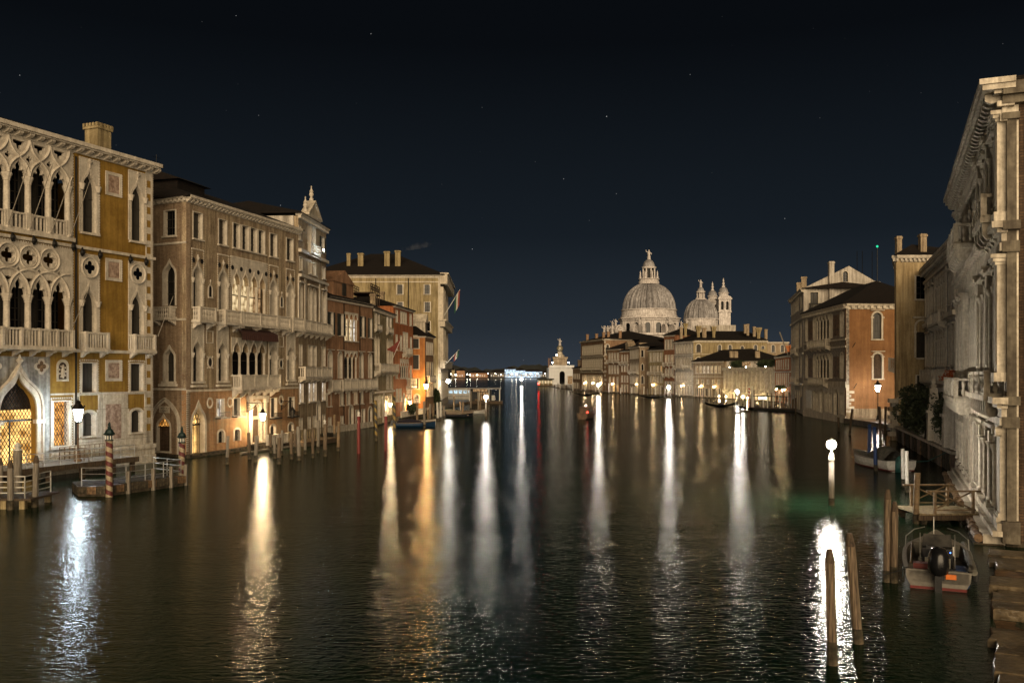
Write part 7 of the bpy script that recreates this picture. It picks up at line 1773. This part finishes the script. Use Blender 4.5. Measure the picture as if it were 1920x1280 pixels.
def railing(parent, pts, z, h, rails=3, post=1.6, mat='steel', r=.03):
    b = MB()
    for a, c in zip(pts, pts[1:]):
        d = Vector((c[0] - a[0], c[1] - a[1], 0)); n = max(1, round(d.length / post))
        for i in range(n + 1):
            p = (a[0] + d.x * i / n, a[1] + d.y * i / n); add('rail_post', cached(('rp', h, r, mat), lambda: MB().tube([(0, 0, 0), (0, 0, h)], r * 1.15, 6).mesh('rail_post', mat)), parent, T(p[0], p[1], z))
        for k in range(rails): add('rail', MB().tube([(a[0], a[1], z + h * (k + 1) / rails), (c[0], c[1], z + h * (k + 1) / rails)], r, 6).mesh('rail', mat), parent)
railing(ls, [(-28.2, 59.4), (-26.6, 59.4), (-23.7, 64.9), (-26.4, 66.8)], .62, 1.2)
for i, (x, y) in enumerate(((-25.55, 60.4), (-24.6, 62.2), (-23.9, 63.6), (-23.35, 64.9))):
    add('fender_post', MB().box(-.11, .11, -.11, .11, -1.2, 1.5).mesh('fender_post', 'grey_wood'), ls, T(x, y, 0))
st = thing('walkway', 'pale boardwalk with railings along the front of the ochre palace', 'walkway', T(-35, 66, 0))
wf = Face(st, (-41.149, 60.0), (-32.3, 81.4))
for i in range(17): wf.box('deck_board', 5 + i * .72, 5.68 + i * .72, -4.2, -.46, 1.05, 1.2, 'grey_wood')
for u in (6, 9, 12, 15, 17): wf.box('pile', u - .15, u + .15, -4.0, -3.7, -2, 1.049, 'old_wood')
wf.box('edge_beam', 4.9, 17.3, -4.3, -4.2, .8, 1.2, 'old_wood')
q0 = [wf.pt(u, -4.1, 0)[:2] for u in (5.5, 17.0)]; railing(st, q0, 1.2, 1.0, 3, 1.5); railing(st, [wf.pt(12.6, d, 0)[:2] for d in (-3.9, -.8)] + [wf.pt(17.0, -.8, 0)[:2]], 1.2, 1.0, 3, .5, 'rail_wood')
lantern_post(-33.6, 70.2, 1.2, 3.05, 'cool white lit lantern post before the ochre palace', 'lamp_cool', 1.6, 'rust_stone')
lp_ = thing('pier', 'small timber pier with rails at the left edge of the picture', 'pier', T(-31, 55, 0))
for i in range(12): add('plank', cached('pierp', lambda: MB().box(0, .62, 0, 3.4, .5, .62).mesh('plank', 'old_wood')), lp_, T(-36 + i * .64, 53.4, 0))
for x in (-35, -32.4, -30, -28.9):
    for y in (53.6, 56.5): add('leg', cached('pierl', lambda: MB().box(-.16, .16, -.16, .16, -2, .499).mesh('leg', 'straw_stucco')), lp_, T(x, y, 0))
railing(lp_, [(-36, 53.6), (-28.8, 53.6), (-28.8, 56.6)], .62, 1.3, 4, 1.9, 'white_paint', .035)
for px, by, ty, r, lb in ((20, 955, 862, .17, 'grey pile at the front of the left pier'), (65, 950, 853, .17, 'grey pile standing free right of the left pier'), (1, 945, 858, .16, 'grey pile cut by the left picture edge')):
    x, y = W(px, by); pile(x, y, 8 - (ty - 700) * y / 1700, r, 'grey_wood', lb, None, (0, 0), 'pointed', top='old_wood')
x, y = W(33, 930); pl = pile(x, y, 3.0, .26, 'grey_wood', 'thick dark bell-topped bollard before the glowing gate', None, (0, 0), 'knob')
for px, by, ty, lb in ((205, 931, 826, 'red and cream striped pole with green cap left of the landing stage pair'), (341, 906, 830, 'red and cream striped pole with green cap at the landing stage far corner')):
    x, y = W(px, by); pile(x, y, 8 - (ty - 700) * y / 1700, .225, 'stripe_red_cream', lb, 'striped poles at the ochre palace', (0, 0), 'cap')
# --- mooring poles along the left bank
for i, (zx, zt, zb) in enumerate(((665, 925, 1150), (845, 900, 1110), (893, 925, 1135), (1015, 905, 1060), (1047, 930, 1105), (1080, 940, 1150), (1100, 880, 1080), (1180, 890, 1110), (1240, 850, 1120), (1350, 860, 1100), (1393, 800, 1060), (1450, 830, 1088), (1290, 870, 1070), (1212, 880, 1060))):
    lb = ['single dark pole left of the lantern palace landing'][0] if i == 0 else 'grey-brown mooring pole clustered before the lantern palace and its neighbour'
    x, y = W(270 + .2344 * zx, 600 + .2344 * zb); pile(x, y, 8 - (600 + .2344 * zt - 700) * y / 1700, .14 + .02 * (i % 3), 'pile_wood' if i % 2 else 'grey_wood', lb, None if i == 0 else 'poles before the lantern palace', (random.Random(i).uniform(-.12, .12), 0))
for px, ty, by, m, lb, sty in ((597, 788, 838, 'rail_wood', 'yellowish pole left of the rose house', 'plain'), (609, 795, 845, 'grey_wood', 'white-topped pole left of the rose house', 'knob'), (627, 777, 822, 'rail_wood', 'slim yellow-brown pole at the rose house corner', 'plain'), (634, 790, 845, 'rail_wood', 'two-tone yellow pole before the rose house', 'plain'), (672.5, 780, 850, 'red_paint', 'red pole with white knob nearest the rose house', 'knob'), (705.5, 750, 826, 'stripe_yellow_black', 'yellow and black spiral pole before the rose house', 'plain'), (723.5, 780, 845, 'red_paint', 'red pole right of the yellow spiral pole', 'knob'), (740, 742, 826, 'stripe_yellow_black', 'dark spiral pole farthest right before the red houses', 'plain')):
    x, y = W(px, by); pile(x, y, 8 - (ty - 700) * y / 1700, .17, m, lb, None, (0, 0), sty)
for i, (px, ty, by) in enumerate(((782, 755, 800), (796, 752, 802), (806, 757, 789), (812, 756, 786), (821, 754, 788), (826, 753, 787), (803, 768, 790), (851, 742, 778), (864, 752, 779), (868, 753, 781), (883, 733, 770), (897, 735, 774), (900, 736, 773), (833, 760, 784))):
    x, y = W(px, by); pile(x, y, 8 - (ty - 700) * y / 1700, .17, 'white_paint' if i in (4, 5) else ('rail_wood' if i % 3 == 0 else 'grey_wood'), 'weathered mooring pole among the boats below the straw palace', 'poles below the straw palace')
# lantern palace water landing: balustrade, floating timber stage
bl = thing('balustrade', 'stone balustrade on the landing before the lantern palace door', 'balustrade', T(-25.5, 98, 0)); f = Face(bl, (-30.9, 86.0), (-25.1, 106.4)); b = MB(); b.box(10.3, 14.4, -2.6, -2.35, 1.35, 1.5); b.box(10.3, 14.4, -2.6, -2.35, .45, .55)
for u in (10.4, 12.35, 14.3): b.box(u - .12, u + .12, -2.64, -2.32, .45, 1.55)
f.part('rail', b, 'istrian_stone'); b = MB()
for k in range(1, 15):
    if k != 7: b.lathe([(.06, .55), (.1, .75), (.05, .95), (.09, 1.2), (.06, 1.35)], 6, 10.4 + k * .28, -2.47, 0)
f.part('balusters', b, 'istrian_stone', kind='stuff')
fs = thing('floating_stage', 'floating timber stage with pale slatted fence beside the lantern palace', 'landing stage', T(-24, 103, 0)); f = Face(fs, (-30.9, 86.0), (-25.1, 106.4))
for i in range(12): f.box('plank', 15 + i * .62, 15.58 + i * .62, -4.6, -2.2, .45, .55, 'rail_wood')
f.box('float', 15.0, 22.4, -4.5, -2.3, -.3, .448, 'old_wood')
for i in range(13): f.box('fence_slat', 15.1 + i * .58, 15.32 + i * .58, -2.32, -2.22, .55, 1.5, 'plank_wood')
f.box('fence_rail', 15.0, 22.4, -2.36, -2.18, 1.502, 1.62, 'plank_wood')
bm2 = thing('floating_boom', 'thin floating boom on the water before the brick palace base', 'boom', T(-27, 92, 0)); f = Face(bm2, (-30.9, 86.0), (-25.1, 106.4)); f.part('log', MB().tube([(4.5, -3.0, .12), (15.0, -3.6, .12)], .13, 8), 'grey_wood')
# --- left street lamps and boat station
lantern_post(-15.9, 168.0, .5, 4.6, 'orange-lit lamp post before the low orange-red corner house', 'lamp_orange', 1.5)
bk = thing('wall_lamp', 'bright white lamp on the corner of the straw palace', 'lamp', T(-14.3, 203.5, 6.4)); add('bracket', MB().tube([(-1.6, 1.2, .6), (0, 0, .6)], .06, 5).mesh('bracket', 'iron'), bk, T(-14.3, 203.5, 6.0)); add('globe', MB().sphere(.42, 12, 8).mesh('globe', 'lamp_white'), bk, T(-14.3, 203.5, 6.3))
bst = thing('boat_station', 'floating boat station with flat roof on the left beyond the channel lamp', 'boat station', T(-7, 240, 0)); SB = T(-11.5, 240, 0)
for nm, bx, mt in (('pontoon', (0, 9.0, 0, 5, -.4, .7), 'old_wood'), ('roof', (-.4, 8.6, -.4, 5.4, 3.9, 4.15), 'grey_hull'), ('roof_sign', (1.2, 5.0, -.5, -.42, 3.2, 3.9), 'lit_dim'), ('back_wall', (.3, 6.0, 4.7, 4.8, .7, 3.9), 'curtain_glass'), ('bench', (1.5, 4.5, 3.6, 4.2, .7, 1.15), 'rail_wood')): add(nm, MB().box(*bx).mesh(nm, mt), bst, SB)
for x in (.2, 2.8, 5.4, 8.2):
    for y in (.2, 4.9): add('post', cached('bsp', lambda: MB().box(-.09, .09, -.09, .09, .7, 3.9).mesh('post', 'white_paint')), bst, SB @ T(x, y, 0))
add('ceiling_light', MB().box(1.5, 6.5, 2.2, 2.6, 3.8, 3.88).mesh('ceiling_light', 'lit_white'), bst, SB)
for i in range(3): add('glazing', MB().box(2.9 + i * .85, 3.6 + i * .85, .12, .16, .9, 3.0).mesh('glazing', 'lit_dim'), bst, SB)
yt = thing('ferry', 'white and blue ferry moored beyond the straw palace', 'boat', T(-14, 262, 0)); FM = T(-22, 262, .2)
boat_base(yt, FM, 17, 4.2, 1.3, 'white_paint', 'white_paint', 'blue_paint', 'blue_paint'); add('cabin', MB().box(2, 12.5, -1.8, 1.8, 1.2, 3.4).box(1.5, 13.2, -2.0, 2.0, 3.4, 3.6).mesh('cabin', 'white_paint'), yt, FM)
for i in range(7): add('window', MB().box(2.5 + i * 1.4, 3.5 + i * 1.4, -1.84, -1.79, 2.1, 3.0).mesh('window', 'lit_cool'), yt, FM)
# garden terrace with balustrade beside the red houses
gt_ = thing('garden_terrace', 'stone garden terrace with balustrade and plants below the red houses', 'terrace', T(-17.5, 160, 0)); f = Face(gt_, (-18.6, 152.0), (-15.6, 170.5)); f.box('base', 0, f.L, -.1, 3, -1, .6, 'algae_stone')
b = MB(); b.box(0, f.L, -.12, .12, 1.5, 1.65); f.part('rail', b, 'istrian_stone')
for i in range(20): f.box('post', i * f.L / 20, i * f.L / 20 + .22, -.1, .1, .6, 1.5, 'istrian_stone')
tree('terrace_plant', -17.6, 158.5, .6, 1.3, .9, 4.4, .9, 'leafy plants spilling over the red house terrace', 1500, .16, 'leaf', 'plant', trunk=False); tree('terrace_shrub', -15.6, 186.0, .3, 2.4, 1.3, 5.0, 2.6, 'green creeper and shrubs at the foot of the straw palace', 2600, .2, 'leaf', 'shrub', trunk=False)
# --- docks and poles along the right bank
dk = thing('dock', 'long dark floating dock with canopies before the tall grey palace', 'dock', T(61, 215, 0)); DM = T(*W(1425, 771), 0)
x0, y0 = W(1405, 768); x1, y1 = W(1500, 773); f = Face(dk, (x0, y0), (x1, y1))
for i in range(16): f.box('deck_board', i * f.L / 16, (i + 1) * f.L / 16 - .03, 0, 3.5, .45, .6, 'old_wood')
f.box('float', 0, f.L, .2, 3.4, -.3, .448, 'black_rubber')
for u0, u1 in ((.8, 4.2), (5.2, 9.2)):
    c = MB(); c.box(u0, u1, .3, 3.2, 3.0, 3.12); f.part('canopy', c, 'green_shutter')
    for u in (u0 + .1, u1 - .1):
        for d in (.4, 3.1): f.box('canopy_post', u - .07, u + .07, d - .07, d + .07, .6, 3.0, 'white_paint')
for i in range(3): f.part('hanging_lamp', MB().sphere(.14, 6, 5, (1.4 + i * 1.0, 1.6, 2.6)), 'lamp_small')
rg = random.Random(21)
for i, px in enumerate((1338, 1343, 1352, 1358, 1362, 1374, 1379, 1387, 1399, 1408, 1414, 1421, 1429, 1440, 1446, 1456, 1461, 1468, 1474, 1480, 1486, 1492)):
    by = 752 + (px - 1338) * .13 + rg.uniform(-1, 4); x, y = W(px, by); pile(x, y, rg.uniform(2.4, 4.0), .15, ['old_wood', 'grey_wood', 'rail_wood'][i % 3], 'thin mooring pole in the thicket of poles before the white low palace', 'poles before the low white palace', (rg.uniform(-.2, .2), 0))
for px, m, lb in ((1404.5, 'stripe_red_white', 'red and white spiral pole before the low white palace'), (1410.5, 'white_paint', 'plain white pole beside the red and white spiral pole')):
    x, y = W(px, 764); pile(x, y, 4.6, .22, m, lb, None, (0, 0), 'knob')
for i in range(44):
    px = 1040 + i * 5.6 + rg.uniform(-1.5, 1.5); by = max(726, 734 + (px - 1086) * .055) + rg.uniform(0, 2); x, y = W(px, by); pile(x, y, rg.uniform(2.6, 4.4), .17, ['old_wood', 'grey_wood', 'white_paint', 'grey_wood'][i % 4], 'small far mooring pole along the row of houses before the church', 'far poles along the right bank')
for i in range(5):
    x, y = W(1305 + i * 7, 746 + i); pile(x, y, 3.4, .17, 'grey_wood', 'mooring pole before the long low plastered house', 'poles before the long low house')
# small stage on the campo edge
cs_ = thing('landing_stage', 'low timber stage and floating deck below the lantern post campo', 'landing stage', T(52, 124, 0))
for i in range(9): add('plank', cached('csp', lambda: MB().box(0, .72, 0, 3.2, .35, .47).mesh('plank', 'old_wood')), cs_, T(49.8 + i * .75, 120.5, 0))
for x in (50, 53, 56): add('leg', cached('csl', lambda: MB().box(-.15, .15, -.15, .15, -2, .349).mesh('leg', 'algae_stone')), cs_, T(x, 121, 0))
# quay strips under both rows so that houses stand on ground
for nm, pts in (('quay', [(-47, 205), (-16, 205), (-11.5, 240), (-8, 330), (-60, 330), (-60, 205)]), ('pavement', [(69, 225), (74.4, 255), (67.9, 290.5), (61, 305), (57, 318), (53, 330), (48, 360), (38, 390), (31, 426), (24, 470), (22, 620), (60, 640), (160, 640), (160, 225)])):
    b = MB(); k = len(pts); b.v += [(x, y, -1) for x, y in pts] + [(x, y, .55) for x, y in pts]; b.f += [tuple(range(k, 2 * k))] + [(i, (i + 1) % k, k + (i + 1) % k, k + i) for i in range(k)]
    add(nm, b.mesh(nm, 'quay_slab'), None, I4, kind='structure')
